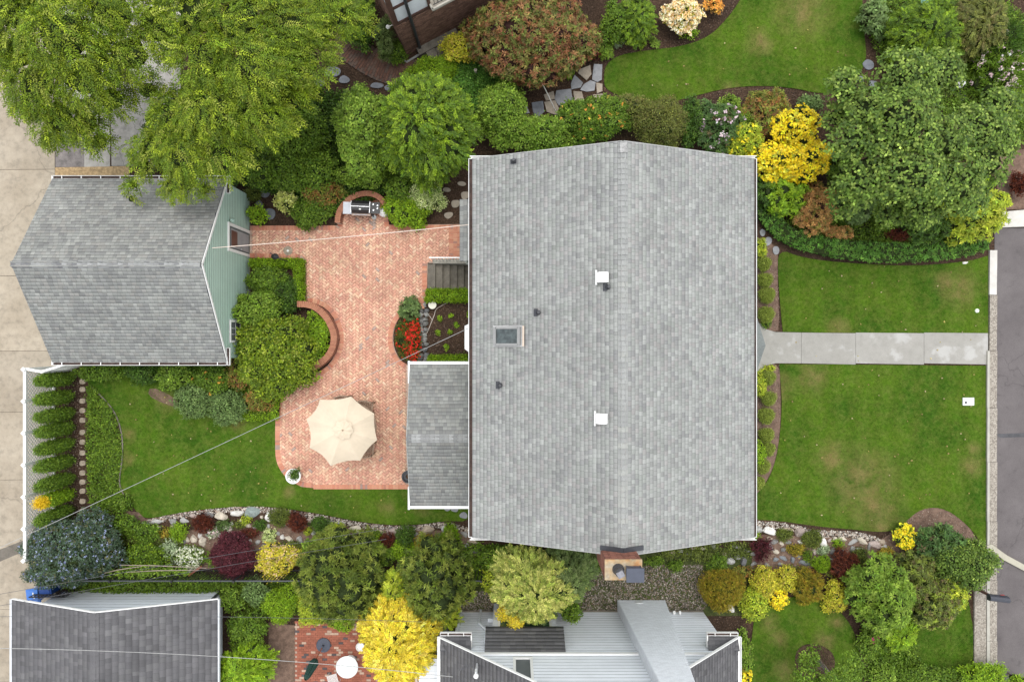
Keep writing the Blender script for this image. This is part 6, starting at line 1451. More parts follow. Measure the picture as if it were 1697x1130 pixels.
def carpet(name, poly, h, style, pal, label, cat, cov=1.0, size=1.0, kind=None, flowers=None, seed=5, smooth=2, solid=None, z0=0.0, lump=.5, dome=0):
    """mass of low foliage or a clipped hedge over a polygon given in photograph pixels at its top height"""
    rng = np.random.default_rng(seed); sp = chaikin(poly, smooth) if smooth else poly; P0 = [(p.x, p.y) for p in WL(sp, z0 + h * .8)]; A0 = np.array(P0); lo = A0.min(0); hi = A0.max(0)
    st = STY[style]; Lm = sum(st['L']) / 2 * size; a = Lm * st['w'] * size * st['k']; ar = (hi[0] - lo[0]) * (hi[1] - lo[1]); n = int(st['cov'] * cov * ar * 1.25 / a)
    S = rng.uniform(lo, hi, (n, 2)); S = S[inpoly(S, P0)]; n = len(S)
    w = np.sin(S[:, 0] * 2.3 + seed) * np.sin(S[:, 1] * 2.9 + seed * 2) * .5 + np.sin(S[:, 0] * 6.1) * np.sin(S[:, 1] * 5.3) * .3
    z = z0 + h * (1 - lump * .5 + lump * .5 * w) * rng.uniform(.72, 1.02, n)
    P = np.concatenate([S, np.maximum(z, .06)[:, None]], 1); A = np.array([[0, 0, 1.0]]) + rng.normal(0, .3, (n, 3)); out = rng.normal(0, 1, (n, 3)) * np.array([1, 1, 0]); out /= np.linalg.norm(out, axis=1, keepdims=True)
    if solid:   # clipped sides too
        pts = along(P0, .035, True); m = len(pts) * max(2, int(h / .05)); ii = rng.integers(len(pts), size=m); Q = np.array(pts)[ii]; nx = np.stack([np.sin(Q[:, 2]), -np.cos(Q[:, 2]), np.full(m, .25)], 1)
        P = np.concatenate([P, np.stack([Q[:, 0], Q[:, 1], z0 + rng.uniform(.04, h, m)], 1)]); A = np.concatenate([A, nx + rng.normal(0, .2, (m, 3))]); out = np.concatenate([out, nx])
    V, F, C = leaves(P, A, out, style, PAL[pal], rng, size); NLEAF[0] += len(F)
    cx_, cy_ = A0.mean(0); 
    if kind == 'stuff':
        o = np_obj(name, V, F, C, M_LEAF); props(o, label, cat, kind='stuff')
        if flowers:
            pass
        return o
    root = thing(name, (cx_, cy_, 0), label, cat); np_obj('foliage', V, F, C, M_LEAF, root)
    if flowers:
        fk, nf, fs = flowers; ii = rng.choice(n, size=min(nf, n), replace=False); V2, F2, C2 = leaves(P[ii] + np.array([0, 0, .06]), A[ii], out[ii], 'petal', [tuple(x) + (1,) for x in FL[fk]], rng, fs); np_obj('flowers', V2, F2, C2, M_PETAL, root, kind='stuff')
    c_ = A0.mean(0); inner = [tuple(c_ + (p - c_) * .985) for p in A0]; obj('inner_branches', MB().sheet(inner, z0 + h * (.62 if lump > .3 else .82), h * .6), M_TWIG, root)  # dark slab under the leaves, shade put in as colour
    return root

# --- upper left trees
plant('locust_tree', 130, 70, 150, 160, 7.2, 'spray', 'locust', 'tall yellow green feathery tree filling the upper left corner', 'tree', trunk=True, core=True, corek=.6, base=W(215, 130), cov=.84, size=.86,
      lobes_px=[(30, 20, 60, 6.2), (20, 90, 45, 5.6), (60, 140, 48, 5.6), (95, 195, 40, 5.0), (110, 60, 65, 6.8), (140, 130, 52, 6.2), (140, 205, 34, 4.8), (165, 235, 20, 4.3), (185, 20, 60, 6.8), (215, 90, 50, 6.4), (185, 165, 32, 5.2), (100, -30, 70, 6.4), (-30, 60, 40, 5.5), (265, 40, 50, 6.4), (40, 175, 22, 4.6), (88, 228, 16, 4.2), (245, 150, 24, 5.2)])
plant('locust_tree', 380, 130, 180, 190, 7.0, 'spray', 'locust', 'yellow green feathery tree drooping over the garage roof', 'tree', trunk=True, core=True, corek=.6, base=W(370, 175), cov=.84, size=.86,
      lobes_px=[(330, 20, 60, 6.6), (400, 40, 60, 6.8), (470, 40, 60, 6.5), (540, 20, 50, 5.8), (590, 30, 26, 4.9), (340, 100, 52, 6.4), (420, 110, 58, 6.8), (500, 100, 50, 5.8), (290, 190, 40, 5.6), (350, 180, 52, 6.2), (430, 190, 52, 6.0), (250, 245, 30, 5.0), (305, 255, 42, 5.6), (370, 255, 44, 5.4), (240, 275, 20, 4.6), (220, 305, 13, 4.2), (310, 300, 26, 5.0), (285, 310, 18, 4.6), (480, 160, 40, 5.2), (425, -20, 60, 6.4), (340, 315, 12, 4.4), (218, 330, 8, 4.0), (270, 225, 22, 5.2)])
carpet('ground_cover', [(235, 170), (400, 120), (560, 150), (650, 160), (660, 320), (545, 350), (400, 300), (240, 285)], .5, 'small', 'dark', 'dark leafy undergrowth beneath the feathery trees', 'undergrowth', kind='stuff', cov=.9, size=1.25)
plant('maple_tree', 598, 215, 48, 84, 4.0, 'ovate', 'fresh', 'light green small leaved tree between the feathery tree and the conifer', 'tree', trunk=True, size=.62, nl=15, cov=1.1)
plant('shrub', 480, 215, 65, 60, 3.0, 'small', 'mid', 'mid green shrub under the right edge of the feathery tree', size=1.2, nl=12)
plant('shrub', 500, 280, 62, 40, 2.2, 'small', 'mid', 'mid green shrub above the clipped shrubs left of the barbecue', size=1.2, nl=10)
plant('shrub', 440, 285, 40, 28, 2.0, 'small', 'mid', 'green shrub hiding the upper right corner of the garage', size=1.2, nl=8)
plant('shrub', 598, 291, 52, 19, 1.7, 'small', 'fresh', 'light green shrub directly behind the arched barbecue wall', size=1.1, nl=10)
plant('conifer_tree', 705, 212, 82, 88, 4.8, 'frond', 'conifer', 'bright green fan leaved conifer left of the main roof', 'tree', trunk=True, nl=30, cov=.9, size=1.15, corek=.72)
plant('shrub', 722, 115, 42, 26, 1.0, 'fine', 'lime', 'smooth lime green mound at the foot of the stone steps', nl=5)
plant('shrub', 638, 62, 17, 34, 1.7, 'thread', 'greyfir', 'drooping grey green conifer by the brick house corner')
plant('shrub', 590, 30, 32, 50, 1.6, 'small', 'dark', 'dark shrub left of the half timbered house')
plant('shrub', 655, 85, 20, 20, .7, 'small', 'mid', 'low green shrub at the base of the brick corner')
plant('shrub', 880, 60, 108, 78, 3.4, 'whorl', 'pieris', 'large shrub with red brown young leaves at the top', nl=34, red=True, cov=.95, size=.95)
plant('shrub', 885, 120, 38, 24, 2.0, 'whorl', 'pieris', 'lower spur of red brown foliage above the flagstone path', nl=8, red=True, size=.9)
plant('shrub', 762, 78, 34, 23, 1.5, 'small', 'spirea', 'golden yellow shrub between the brick wall and the red brown shrub')
carpet('ground_cover', [(735, 100), (790, 95), (850, 110), (860, 160), (800, 190), (730, 160)], .35, 'small', 'hedgeg', 'deep green clover like ground cover beside the lime mound', 'ground cover', kind='stuff', size=1.1)
plant('shrub', 832, 188, 46, 58, 2.6, 'small', 'fresh', 'light green shrub right of the conifer', nl=14)
plant('shrub', 890, 222, 62, 34, 2.2, 'small', 'fresh', 'green shrub against the left roof slope at the top', nl=12)
plant('shrub', 985, 195, 68, 40, 2.0, 'small', 'mid', 'green shrub flecked with orange blossom above the ridge end', flowers=('orange', 60, .9), nl=12)
plant('shrub', 1095, 205, 54, 46, 2.1, 'fine', 'olive', 'dense olive green shrub right of the ridge end', nl=9, size=1.1)
plant('rhododendron', 1192, 210, 46, 48, 1.9, 'whorl', 'rhodo', 'rhododendron with scattered lilac pink blossom above the right roof slope', flowers=('lilac', 60, 1.3), nl=12, size=.85)
plant('shrub', 1272, 185, 42, 46, 1.2, 'whorl', 'autumn', 'open shrub with rusty leaves and bare twigs', cov=.8, core=False, size=1.0, nl=14)
plant('shrub', 1210, 172, 18, 14, 1.0, 'small', 'fresh', 'small fresh green shrub beside the rhododendron top')
plant('azalea', 1320, 210, 44, 38, 2.0, 'petal', 'yellow', 'bright yellow azalea, upper of the two beside the big tree', nl=12, size=1.35)
plant('azalea', 1312, 264, 80, 38, 1.9, 'petal', 'yellow', 'broad bright yellow azalea touching the upper right roof corner', nl=22, size=1.35)
plant('azalea', 1232, 232, 34, 26, 1.7, 'small', 'chartreuse', 'yellow green azalea with few blooms above the right eave', flowers=('yellow', 50, 1.2))
plant('dogwood_tree', 1510, 245, 150, 150, 5.0, 'ovate', 'dogwood', 'large round leaved green tree in the upper right', 'tree', trunk=True, corek=.62, cov=.95, size=.82, base=W(1450, 235),
      lobes_px=[(1400, 150, 34, 3.6), (1440, 185, 45, 4.2), (1500, 125, 48, 4.2), (1560, 120, 34, 3.6), (1420, 235, 42, 4.2), (1500, 200, 55, 5.0), (1560, 235, 46, 4.6), (1620, 215, 46, 4.0), (1655, 180, 34, 3.4), (1440, 290, 48, 4.2), (1510, 290, 55, 4.8), (1580, 300, 48, 4.4), (1635, 270, 38, 3.8), (1400, 330, 28, 3.2), (1530, 340, 34, 3.6), (1385, 195, 22, 3.2), (1478, 350, 26, 3.0), (1655, 230, 30, 3.6), (1610, 330, 28, 3.4), (1470, 240, 36, 4.8)])
plant('laurel', 1622, 350, 60, 50, 2.2, 'bigwhorl', 'chartreuse', 'lime green narrow leaved shrub above the street kerb', nl=12, size=.8)
plant('laurel', 1600, 310, 50, 30, 2.4, 'bigwhorl', 'lime', 'green shrub tucked behind the lime shrub near the street', nl=10, size=.8)
plant('rhododendron', 1540, 378, 48, 28, 1.4, 'bigwhorl', 'dark', 'dark green rhododendron above the long hedge', nl=9, size=.8)
plant('shrub', 1480, 350, 34, 26, 1.5, 'small', 'fresh', 'light green round leaved shrub above the hedge middle')
plant('rhododendron', 1425, 345, 32, 24, 1.3, 'bigwhorl', 'blueg', 'dull blue green rhododendron beside the apricot shrub', size=.8)
plant('shrub', 1355, 345, 36, 46, 1.5, 'whorl', 'orangebush', 'apricot leaved shrub above the left part of the hedge', size=.75, nl=11, red=True)
plant('shrub', 1390, 385, 26, 12, .9, 'whorl', 'orangebush', 'small orange tinted shrub behind the hedge', size=.7)
plant('rhododendron', 1300, 325, 42, 34, 1.5, 'bigwhorl', 'lime', 'yellow green whorled shrub below the yellow azalea', size=.8, nl=9)
plant('rhododendron', 1263, 322, 20, 30, 1.3, 'bigwhorl', 'dark', 'dark whorled shrub touching the right eave', size=.8)
plant('shrub', 1495, 388, 26, 11, .7, 'thread', 'barberry', 'dark red low shrub behind the hedge', red=True)
plant('shrub', 1388, 270, 26, 40, 1.3, 'bigwhorl', 'mid', 'green shrub filling the gap between azalea and round leaved tree', size=.7, nl=9)
plant('shrub', 1146, 203, 22, 42, 1.5, 'small', 'dark', 'dark green shrub between olive shrub and rhododendron', nl=8)
plant('shrub', 1040, 178, 34, 24, 1.4, 'small', 'olive', 'olive green shrub at the lower left edge of the upper lawn', nl=8)
plant('shrub', 1232, 205, 24, 20, 1.0, 'small', 'conifer', 'yellow green shrub under the rusty open shrub')
plant('shrub', 1345, 172, 22, 14, .8, 'small', 'blueg', 'small grey green shrub at the curved soil edge')
carpet('ground_cover', [(1260, 330), (1400, 300), (1640, 330), (1640, 390), (1500, 415), (1350, 400), (1275, 370)], .3, 'small', 'mid', 'mixed green undergrowth between hedge and azaleas', 'undergrowth', kind='stuff', cov=.6)
carpet('hedge', [(1254, 315), (1268, 330), (1290, 362), (1330, 388), (1400, 400), (1480, 404), (1560, 404), (1620, 398), (1642, 402), (1640, 412), (1600, 425), (1530, 434), (1440, 434), (1370, 424), (1310, 408), (1275, 385), (1254, 355)], .55, 'whorl', 'hedgeg', 'long curved green hedge edging the upper front lawn', 'hedge', size=.72, lump=.25, smooth=1)
# top middle bed
plant('shrub', 1055, 32, 36, 40, 1.7, 'frond', 'conifer', 'green gold conifer left of the apricot azalea', nl=14, size=.8)
plant('azalea', 1132, 24, 38, 29, 1.4, 'petal', 'spirea', 'apricot and white flowering azalea beside the upper lawn', flowers=('apricot', 900, 1.1), nl=9)
plant('shrub', 1141, 52, 14, 11, .7, 'small', 'lime', 'small lime green plant below the apricot azalea')
plant('azalea', 1182, 8, 16, 13, .9, 'petal', 'orangebush', 'small orange azalea at the top edge', flowers=('orange', 120, 1))
plant('shrub', 1018, 40, 22, 36, 1.5, 'small', 'mid', 'green shrub between red brown shrub and gold conifer')
plant('shrub', 1003, 80, 14, 14, .7, 'frond', 'fresh', 'small feathery fern beside the silver plant', size=.7)
plant('hosta', 1027, 71, 9, 8, .35, 'bigwhorl', 'silver', 'silvery blue rosette plant in dark mulch', 'plant', size=.6, core=False, nl=4)
plant('hosta', 1062, 72, 9, 8, .35, 'bigwhorl', 'lime', 'lime hosta, left of the two in dark mulch', 'plant', size=.6, core=False, nl=4)
plant('hosta', 1085, 70, 9, 8, .35, 'bigwhorl', 'fresh', 'pale green hosta, right of the two in dark mulch', 'plant', size=.6, core=False, nl=4)
plant('fern', 937, 121, 11, 10, .4, 'frond', 'lime', 'bright fern beside the flagstones', 'plant', size=.8, core=False)
plant('shrub', 965, 80, 22, 16, .9, 'small', 'mid', 'green shrub under the right edge of the red brown shrub')
plant('shrub', 983, 78, 12, 18, .8, 'thread', 'barberry', 'small dark red shrub beside the fern', red=True)
# top right corner
plant('shrub', 1540, 55, 70, 62, 2.0, 'frond', 'conifer', 'open feathery yellow green shrub near the upper right', nl=22, size=.9, cov=.8)
plant('shrub', 1620, 40, 60, 50, 1.8, 'frond', 'olive', 'feathery olive green shrub at the upper right edge', nl=16, size=.9)
plant('shrub', 1452, 28, 24, 36, 1.0, 'bigwhorl', 'blueg', 'blue green strappy plant beside the upper lawn', size=.9, nl=6)
plant('shrub', 1500, 95, 30, 20, 1.2, 'frond', 'conifer', 'low yellow green shrub beside the lawn edge', size=.8)
plant('shrub', 1660, 120, 46, 50, 1.2, 'thread', 'mid', 'tall perennial clump with lilac flower spikes', flowers=('pinkw', 90, 1.5), nl=10, size=1.7)
plant('shrub', 1660, 65, 40, 40, 1.2, 'thread', 'dark', 'dark grassy clump at the upper right edge', nl=8, size=1.7, flowers=('pinkw', 18, 1.8))
plant('shrub', 1672, 170, 34, 26, 1.1, 'frond', 'conifer', 'yellow green low shrub right of the big tree', size=.8)
plant('shrub', 1690, 305, 16, 22, .9, 'thread', 'barberry', 'dark red shrub cut by the right edge', red=True)
carpet('ground_cover', [(1440, -20), (1720, -20), (1720, 240), (1640, 250), (1440, 90)], .28, 'small', 'mid', 'mixed low planting in the upper right garden', 'undergrowth', kind='stuff', cov=.6)
# beside patio and garage
plant('shrub', 705, 324, 32, 23, 1.6, 'fine', 'varieg', 'round cream variegated shrub above the patio', nl=6)
plant('shrub', 672, 345, 42, 34, 1.2, 'small', 'lime', 'dense green shrub spilling onto the patio right of the barbecue', nl=9)
plant('shrub', 665, 310, 30, 30, 1.5, 'small', 'mid', 'green shrub behind the cream variegated shrub')
plant('shrub', 512, 350, 36, 27, 1.1, 'small', 'mid', 'rounded green shrub at the patio edge left of the barbecue', nl=8)
plant('shrub', 530, 318, 34, 28, 1.3, 'small', 'autumn', 'green and orange tinted shrub left of the brick arch')
plant('shrub', 474, 333, 19, 21, 1.2, 'small', 'cream', 'pale yellow green shrub near the garage')
plant('shrub', 425, 354, 14, 18, .8, 'small', 'lime', 'small green shrub beside the garage door')
plant('shrub', 420, 322, 12, 10, .4, 'fine', 'moss', 'mossy tuft by the garage corner')
carpet('hedge', [(416, 431), (501, 431), (502, 500), (489, 502), (489, 441), (416, 441)], .5, 'fine', 'lime', 'low bright L shaped box hedge beside the garage path', 'hedge', smooth=0, solid=True, lump=.12)
plant('shrub', 442, 468, 32, 32, 1.1, 'small', 'mid', 'green shrub inside the L shaped hedge', nl=8)
plant('shrub', 474, 492, 22, 32, 1.0, 'small', 'dark', 'dark green shrub inside the corner of the L shaped hedge')
plant('shrub', 424, 515, 44, 36, 2.0, 'small', 'fresh', 'glossy green shrub against the garage window', nl=10, size=1.1)
plant('shrub', 452, 588, 78, 72, 2.3, 'small', 'locust', 'broad yellow green shrub in the curved planter', nl=22, size=1.25)
plant('shrub', 522, 558, 24, 42, .9, 'small', 'lime', 'low light green plants along the inside of the curved wall')
plant('shrub', 430, 660, 26, 22, .9, 'small', 'autumn', 'reddish green shrub near the lawn corner')
carpet('hedge', [(400, 684), (455, 684), (456, 650), (462, 655), (460, 694), (400, 695)], .4, 'fine', 'lime', 'lime edging hedge at the lawn corner', 'hedge', smooth=0, lump=.15)
plant('yew_shrub', 165, 616, 46, 14, 1.1, 'small', 'mid', 'soft green shrub under the lower left garage eave')
plant('yew_shrub', 235, 618, 30, 17, 1.2, 'small', 'dark', 'dark yew under the garage eave')
plant('shrub', 287, 623, 30, 22, 1.1, 'small', 'fresh', 'fresh green shrub below the garage eave')
plant('shrub', 348, 630, 34, 24, 1.1, 'small', 'mid', 'green shrub with orange tips below the garage eave', flowers=('orange', 22, .9))
plant('shrub', 392, 625, 20, 22, .9, 'small', 'autumn', 'russet green shrub between garage and yellow green shrub')
plant('shrub', 320, 664, 31, 30, 1.1, 'small', 'blueg', 'blue green rounded shrub, left of two at the lawn', nl=8)
plant('shrub', 375, 674, 31, 30, 1.05, 'small', 'blueg', 'blue green rounded shrub, right of two at the lawn', nl=8)
plant('shrub', 200, 834, 17, 15, .5, 'small', 'mid', 'small green mound at the lower corner of the ground cover')
carpet('ground_cover', [(143, 632), (152, 640), (172, 662), (190, 685), (200, 720), (201, 760), (194, 800), (206, 825), (200, 850), (146, 850), (145, 740)], .16, 'small', 'mid', 'leafy green ground cover between stepping stones and lawn', 'ground cover', kind='stuff', cov=.8, size=.9)
for i, y in enumerate((630, 661, 690, 715, 743, 772, 803, 830, 859)):
    x0 = W(119, 0).x; yy = -(y - 565) * (CAM_H - 1.6) / FPX * 1.0; gold = i == 7
    r = plant('cypress', 0, 0, 0, 0, 2.25, 'fine', 'mid', 'x', 'shrub', lobes_px=[(0, 0, 1, 1)], seed=i) if False else None
    rng = np.random.default_rng(90 + i); lob = [(x0, yy, .5, .22, .19, .5), (x0, yy, 1.0, .24, .205, .6), (x0 - .02, yy, 1.6, .20, .185, .60), (x0, yy, 1.25, .22, .20, .7)]
    P, d, q = sample_lobes(lob, 2300, rng, low=-.7, shell=(.8, 1.05)); A = d + np.array([0, 0, .5]) + rng.normal(0, .2, d.shape); z = P[:, 2]
    V, F, C = leaves(P, A, d, 'fine', PAL['mid' if not gold else 'lime'], rng, 1.05); NLEAF[0] += len(F)
    if gold:
        zt_ = np.repeat(z, STY['fine']['k'] * 4); C[zt_ > 1.75] = np.array([.72, .50, .02]) * rng.uniform(.85, 1.15, ((zt_ > 1.75).sum(), 1))
    ords = ['topmost', 'second', 'third', 'fourth', 'fifth', 'sixth', 'seventh', '', 'lowest']
    root = thing('cypress', (x0, yy, 0), 'narrow cypress with a golden yellow top beside the lattice fence' if gold else ords[i] + ' narrow green cypress in the row beside the lattice fence', 'shrub', 'cypresses along the lattice fence')
    np_obj('foliage', V, F, C, M_LEAF, root); V3, F3 = core_mesh(lob, .8, rng); np_obj('inner_branches', V3, F3, np.full((len(V3), 3), .02), M_TWIG, root); obj('stem', MB().tube([(x0, yy, -.02), (x0, yy, .5)], .03, 6), M_BARK, root)  # includes a dark core painted as shade inside the cypress
# stair side hedges, flowers, seedlings
carpet('hedge', [(708, 481), (790, 481), (790, 498), (707, 498)], .6, 'fine', 'lime', 'clipped rectangular box hedge just below the steps', 'hedge', smooth=0, solid=True, lump=.1)
carpet('hedge', [(712, 591), (790, 591), (790, 602), (712, 602)], .5, 'fine', 'lime', 'clipped box hedge beside the wing roof', 'hedge', smooth=0, solid=True, lump=.1)
plant('shrub', 678, 512, 19, 21, .8, 'bigwhorl', 'blueg', 'broad leaved green plant at the top of the flower bed', size=.6)
plant('flower_shrub', 672, 560, 18, 36, .5, 'thread', 'moss', 'low bush thick with bright red flowers, left part of the oval bed', flowers=('red', 60, .8), cov=.9, nl=9)
plant('flower_shrub', 684, 562, 14, 38, .55, 'thread', 'moss', 'low bush thick with bright red flowers beside the stone wall', flowers=('red', 230, .9), cov=.9, nl=9)
for i, (x, y) in enumerate(((729, 527), (748, 524), (757, 538), (725, 551), (746, 551), (740, 575), (777, 522))): plant('seedling', x, y, 4, 4, .16, 'whorl', 'lime', 'lime green seedling ' + ['closest to the bucket', 'in the top row right of the hose', 'diagonally below the top row middle seedling', 'beside the stone wall, lower left of the bed', 'in the middle of the lower row', 'lowest of all, near the bottom hedge', 'at the right edge under the eave'][i], 'seedling', nl=3, size=.55, core=False, group='seedlings in the vegetable bed')
plant('pot_plant', 493, 783, 8, 8, .22, 'small', 'dark', 'dark leaved purple tinged plant growing in the white pot', 'plant', zb=.46, core=False, nl=4, size=.8, flowers=('lilac', 4, .6))
# rock garden plants, back
RG = [(335, 867, 18, 18, .7, 'thread', 'barberry', 'burgundy barberry in the left part of the back rock garden', dict(red=True, size=.75)), (296, 881, 12, 12, .5, 'fine', 'lime', 'lime green ball in the left part of the back rock garden', {}), (271, 883, 9, 8, .35, 'small', 'bronze', 'small orange brown shrub beside the round tan rock', {}),
      (281, 911, 13, 17, .5, 'small', 'silver', 'silvery shrub left of the white flowering mound', {}), (314, 925, 20, 19, .5, 'fine', 'mid', 'white flowering mound beside the red plank', dict(flowers=('white', 420, .62))), (384, 922, 38, 38, 1.3, 'small', 'maroon', 'large deep purple barberry ball', dict(red=True, size=.7, nl=12, cov=1.2)),
      (455, 930, 35, 31, 1.1, 'small', 'spireapink', 'yellow spirea with pink tips right of the purple barberry', {}), (463, 857, 15, 14, .4, 'fine', 'moss', 'mossy green mound beside the upright white rock', {}), (492, 866, 17, 17, .7, 'thread', 'barberry', 'burgundy barberry in the middle of the back rock garden', dict(red=True, size=.75)),
      (408, 861, 6, 6, .3, 'fine', 'chartreuse', 'tiny yellow tuft beside the blue green boulder', {}), (352, 881, 8, 7, .3, 'fine', 'silver', 'small plant with pink flowers left of the cream rocks', dict(flowers=('pinkw', 30, .7))), (377, 878, 6, 5, .25, 'fine', 'silver', 'small pink flowering tuft above the purple barberry', dict(flowers=('pinkw', 14, .7))),
      (369, 871, 13, 9, .3, 'thread', 'blueg', 'grey green grassy tuft under the cream boulder', dict(size=.7)), (446, 888, 11, 14, .35, 'small', 'varieg', 'pale variegated low shrub above the yellow spirea', dict(size=.7)), (432, 870, 10, 8, .3, 'small', 'dark', 'dark green tuft right of the blue green boulder', dict(size=.7)),
      (532, 871, 14, 13, .5, 'fine', 'dark', 'dark blue green cushion right of the middle barberry', {}), (538, 887, 8, 8, .4, 'small', 'bronze', 'small orange brown cushion below the dark cushion', dict(size=.7)), (556, 877, 16, 12, .5, 'small', 'chartreuse', 'yellow green mound left of the striped boulder', dict(size=.8)), (510, 880, 6, 6, .3, 'small', 'chartreuse', 'tiny yellow shrub right of the middle barberry', dict(size=.7)),
      (614, 890, 17, 12, .5, 'fine', 'conifer', 'dark heather mound below the flat tan rock', {}), (643, 898, 15, 18, .7, 'thread', 'barberry', 'dark red barberry beside the pinkish rock', dict(red=True, size=.75)), (672, 888, 13, 17, .8, 'fine', 'dark', 'dark blue green upright ball right of the dark red barberry', {}), (706, 901, 18, 14, .6, 'fine', 'bronze', 'olive gold mound below the large tan boulder', {}),
      (746, 889, 16, 18, .7, 'thread', 'lime', 'bright green tufted ball near the wing corner', dict(size=.6)), (732, 896, 10, 10, .4, 'thread', 'blueg', 'grassy tuft beside the bright green ball', {}), (415, 883, 12, 7, .25, 'fine', 'barberry', 'low purple ground plant below the blue green boulder', dict(size=.8)), (395, 870, 9, 5, .2, 'fine', 'moss', 'mossy low tuft under the whitish boulder', {}),
      (615, 922, 48, 22, 1.1, 'small', 'mid', 'green shrub between the two pines', {}), (668, 915, 24, 18, .9, 'small', 'lime', 'brighter green shrub left of the right pine', {}), (480, 905, 22, 10, .3, 'small', 'moss', 'low green plants under the split pale rock', {}), (515, 905, 16, 12, .8, 'small', 'fresh', 'fresh green shrub at the upper left of the left pine', {}),
      (235, 882, 34, 14, .6, 'small', 'mid', 'green shrub mass at the left end of the rock garden', {}), (238, 922, 36, 26, .9, 'small', 'conifer', 'mixed green shrub right of the blue flowering shrub', {}), (205, 870, 24, 16, .8, 'small', 'mid', 'leafy green shrub above the blue flowering shrub', {}), (350, 925, 10, 14, .5, 'small', 'mid', 'small green shrub between white mound and purple barberry', {})]
for (x, y, rx, ry, h, s, p, l, kw) in RG: plant('shrub', x, y, rx, ry, h, s, p, l, **kw)
plant('climbing_rose', 235, 944, 98, 9, 1.5, 'small', 'fresh', 'climbing plant trained along the railing fence', 'plant', cov=.22, core=False, nl=22)
plant('ceanothus', 115, 912, 78, 62, 2.6, 'small', 'ceano', 'large shrub covered with blue blossom beside the alley', flowers=('blue', 620, .62), nl=26, size=.9, cov=1.0)
plant('ceanothus', 88, 945, 45, 30, 2.2, 'small', 'ceano', 'lower arm of the blue flowering shrub reaching over the bins', flowers=('blue', 150, .62), nl=10, size=.9)
carpet('ground_cover', [(112, 945), (360, 945), (380, 985), (100, 985)], .3, 'small', 'mid', 'green growth between the railing fence and the garage wall', 'undergrowth', kind='stuff', cov=.8)
carpet('ground_cover', [(360, 950), (800, 950), (780, 985), (560, 1010), (440, 1030), (365, 1000)], .25, 'small', 'mid', 'low green growth around the clipped shrubs behind the railing', 'undergrowth', kind='stuff', cov=.7)
carpet('ground_cover', [(200, 875), (300, 885), (330, 945), (180, 945)], .2, 'small', 'moss', 'low mixed green at the left of the rock garden', 'ground cover', kind='stuff', cov=.7)
carpet('ground_cover', [(740, 905), (830, 900), (1000, 925), (1000, 950), (840, 985), (740, 960)], .22, 'small', 'mid', 'low green growth under the lower eave of the main house', 'ground cover', kind='stuff', cov=.6)
# pines and lower shrubs
plant('pine_tree', 562, 958, 78, 76, 3.4, 'needle', 'pine', 'left of two olive green pines below the back lawn', 'tree', trunk=True, nl=40, size=1.25, cov=.8, corek=.7)
plant('pine_tree', 722, 960, 66, 72, 3.4, 'needle', 'pine', 'right of two olive green pines, near the main house', 'tree', trunk=True, nl=36, size=1.25, cov=.8, corek=.7)
plant('golden_tree', 660, 1058, 66, 78, 3.8, 'frond', 'gold', 'golden yellow feathery tree at the bottom', 'tree', trunk=True, nl=34, size=.95, corek=.55)
plant('golden_tree', 655, 975, 18, 34, 2.6, 'frond', 'chartreuse', 'thin golden sapling between the two pines', 'tree', nl=8, size=.8, trunk=True)
plant('golden_shrub', 742, 1015, 24, 20, 2.2, 'frond', 'chartreuse', 'sparse yellow spray beside the neighbour house wall', nl=7, size=.8, cov=.6, core=False)
plant('shrub', 466, 1001, 29, 31, 1.3, 'fine', 'lime', 'smooth green ball, leftmost above the lower brick patio', nl=5, size=1.05)
plant('shrub', 519, 1008, 28, 30, 1.3, 'small', 'chartreuse', 'yellow clipped ball in the middle above the lower brick patio', size=.85, nl=8)
plant('shrub', 566, 1030, 21, 16, .9, 'small', 'lime', 'green clipped ball right of the yellow one', size=.85)
plant('shrub', 425, 982, 24, 24, 1.1, 'small', 'blueg', 'broad leaved green shrub behind the smooth green ball')
plant('shrub', 385, 996, 20, 19, 1.2, 'small', 'fresh', 'small light green shrub beside the lower left garage')
plant('shrub', 408, 1046, 36, 34, 1.7, 'small', 'mid', 'airy green shrub halfway down the garage side', nl=9)
plant('shrub', 410, 1105, 48, 34, 2.4, 'frond', 'lime', 'lime green feathery shrub at the bottom beside the garage', nl=16, size=.9)
plant('shrub', 345, 1120, 34, 16, 2.6, 'frond', 'chartreuse', 'yellow green spray over the garage roof edge at the bottom', nl=8, size=.9)
# conifers below the main house
plant('conifer_tree', 885, 968, 78, 56, 4.0, 'frond', 'creamfir', 'cream green soft conifer in front of the neighbour house', 'tree', trunk=True, nl=28, size=.95, corek=.62)
plant('conifer_tree', 942, 950, 48, 44, 3.2, 'frond', 'greyfir', 'grey green conifer right of the cream conifer', 'tree', trunk=True, nl=18, size=.9)
plant('shrub', 850, 930, 48, 24, 2.2, 'small', 'fresh', 'bright green shrub under the lower eave of the main house')
plant('shrub', 822, 962, 24, 24, 1.8, 'small', 'chartreuse', 'yellow green shrub left of the cream conifer')
plant('shrub', 850, 1012, 26, 24, 2.8, 'small', 'gold', 'golden orange spray over the bay roof', size=.9, core=False, cov=1.3)
plant('shrub', 888, 1020, 28, 20, 2.6, 'frond', 'greyfir', 'grey green drooping branches over the bay window', nl=8, size=.8)
plant('shrub', 945, 1010, 18, 18, 2.2, 'small', 'mid', 'small green branch end over the neighbour wall')
for (x, y, rx, ry, l) in ((1085, 930, 16, 8, 'small weedy green plant beside the metal chimney hood'), (1120, 938, 12, 10, 'small weedy green plant right of the chimney'), (1190, 933, 16, 16, 'fresh green plant at the edge of the gravel'), (1232, 948, 18, 10, 'brownish low shrub above the golden ball')): plant('shrub', x, y, rx, ry, .4, 'small', 'autumn' if 'brown' in l else 'mid', l, size=.8)
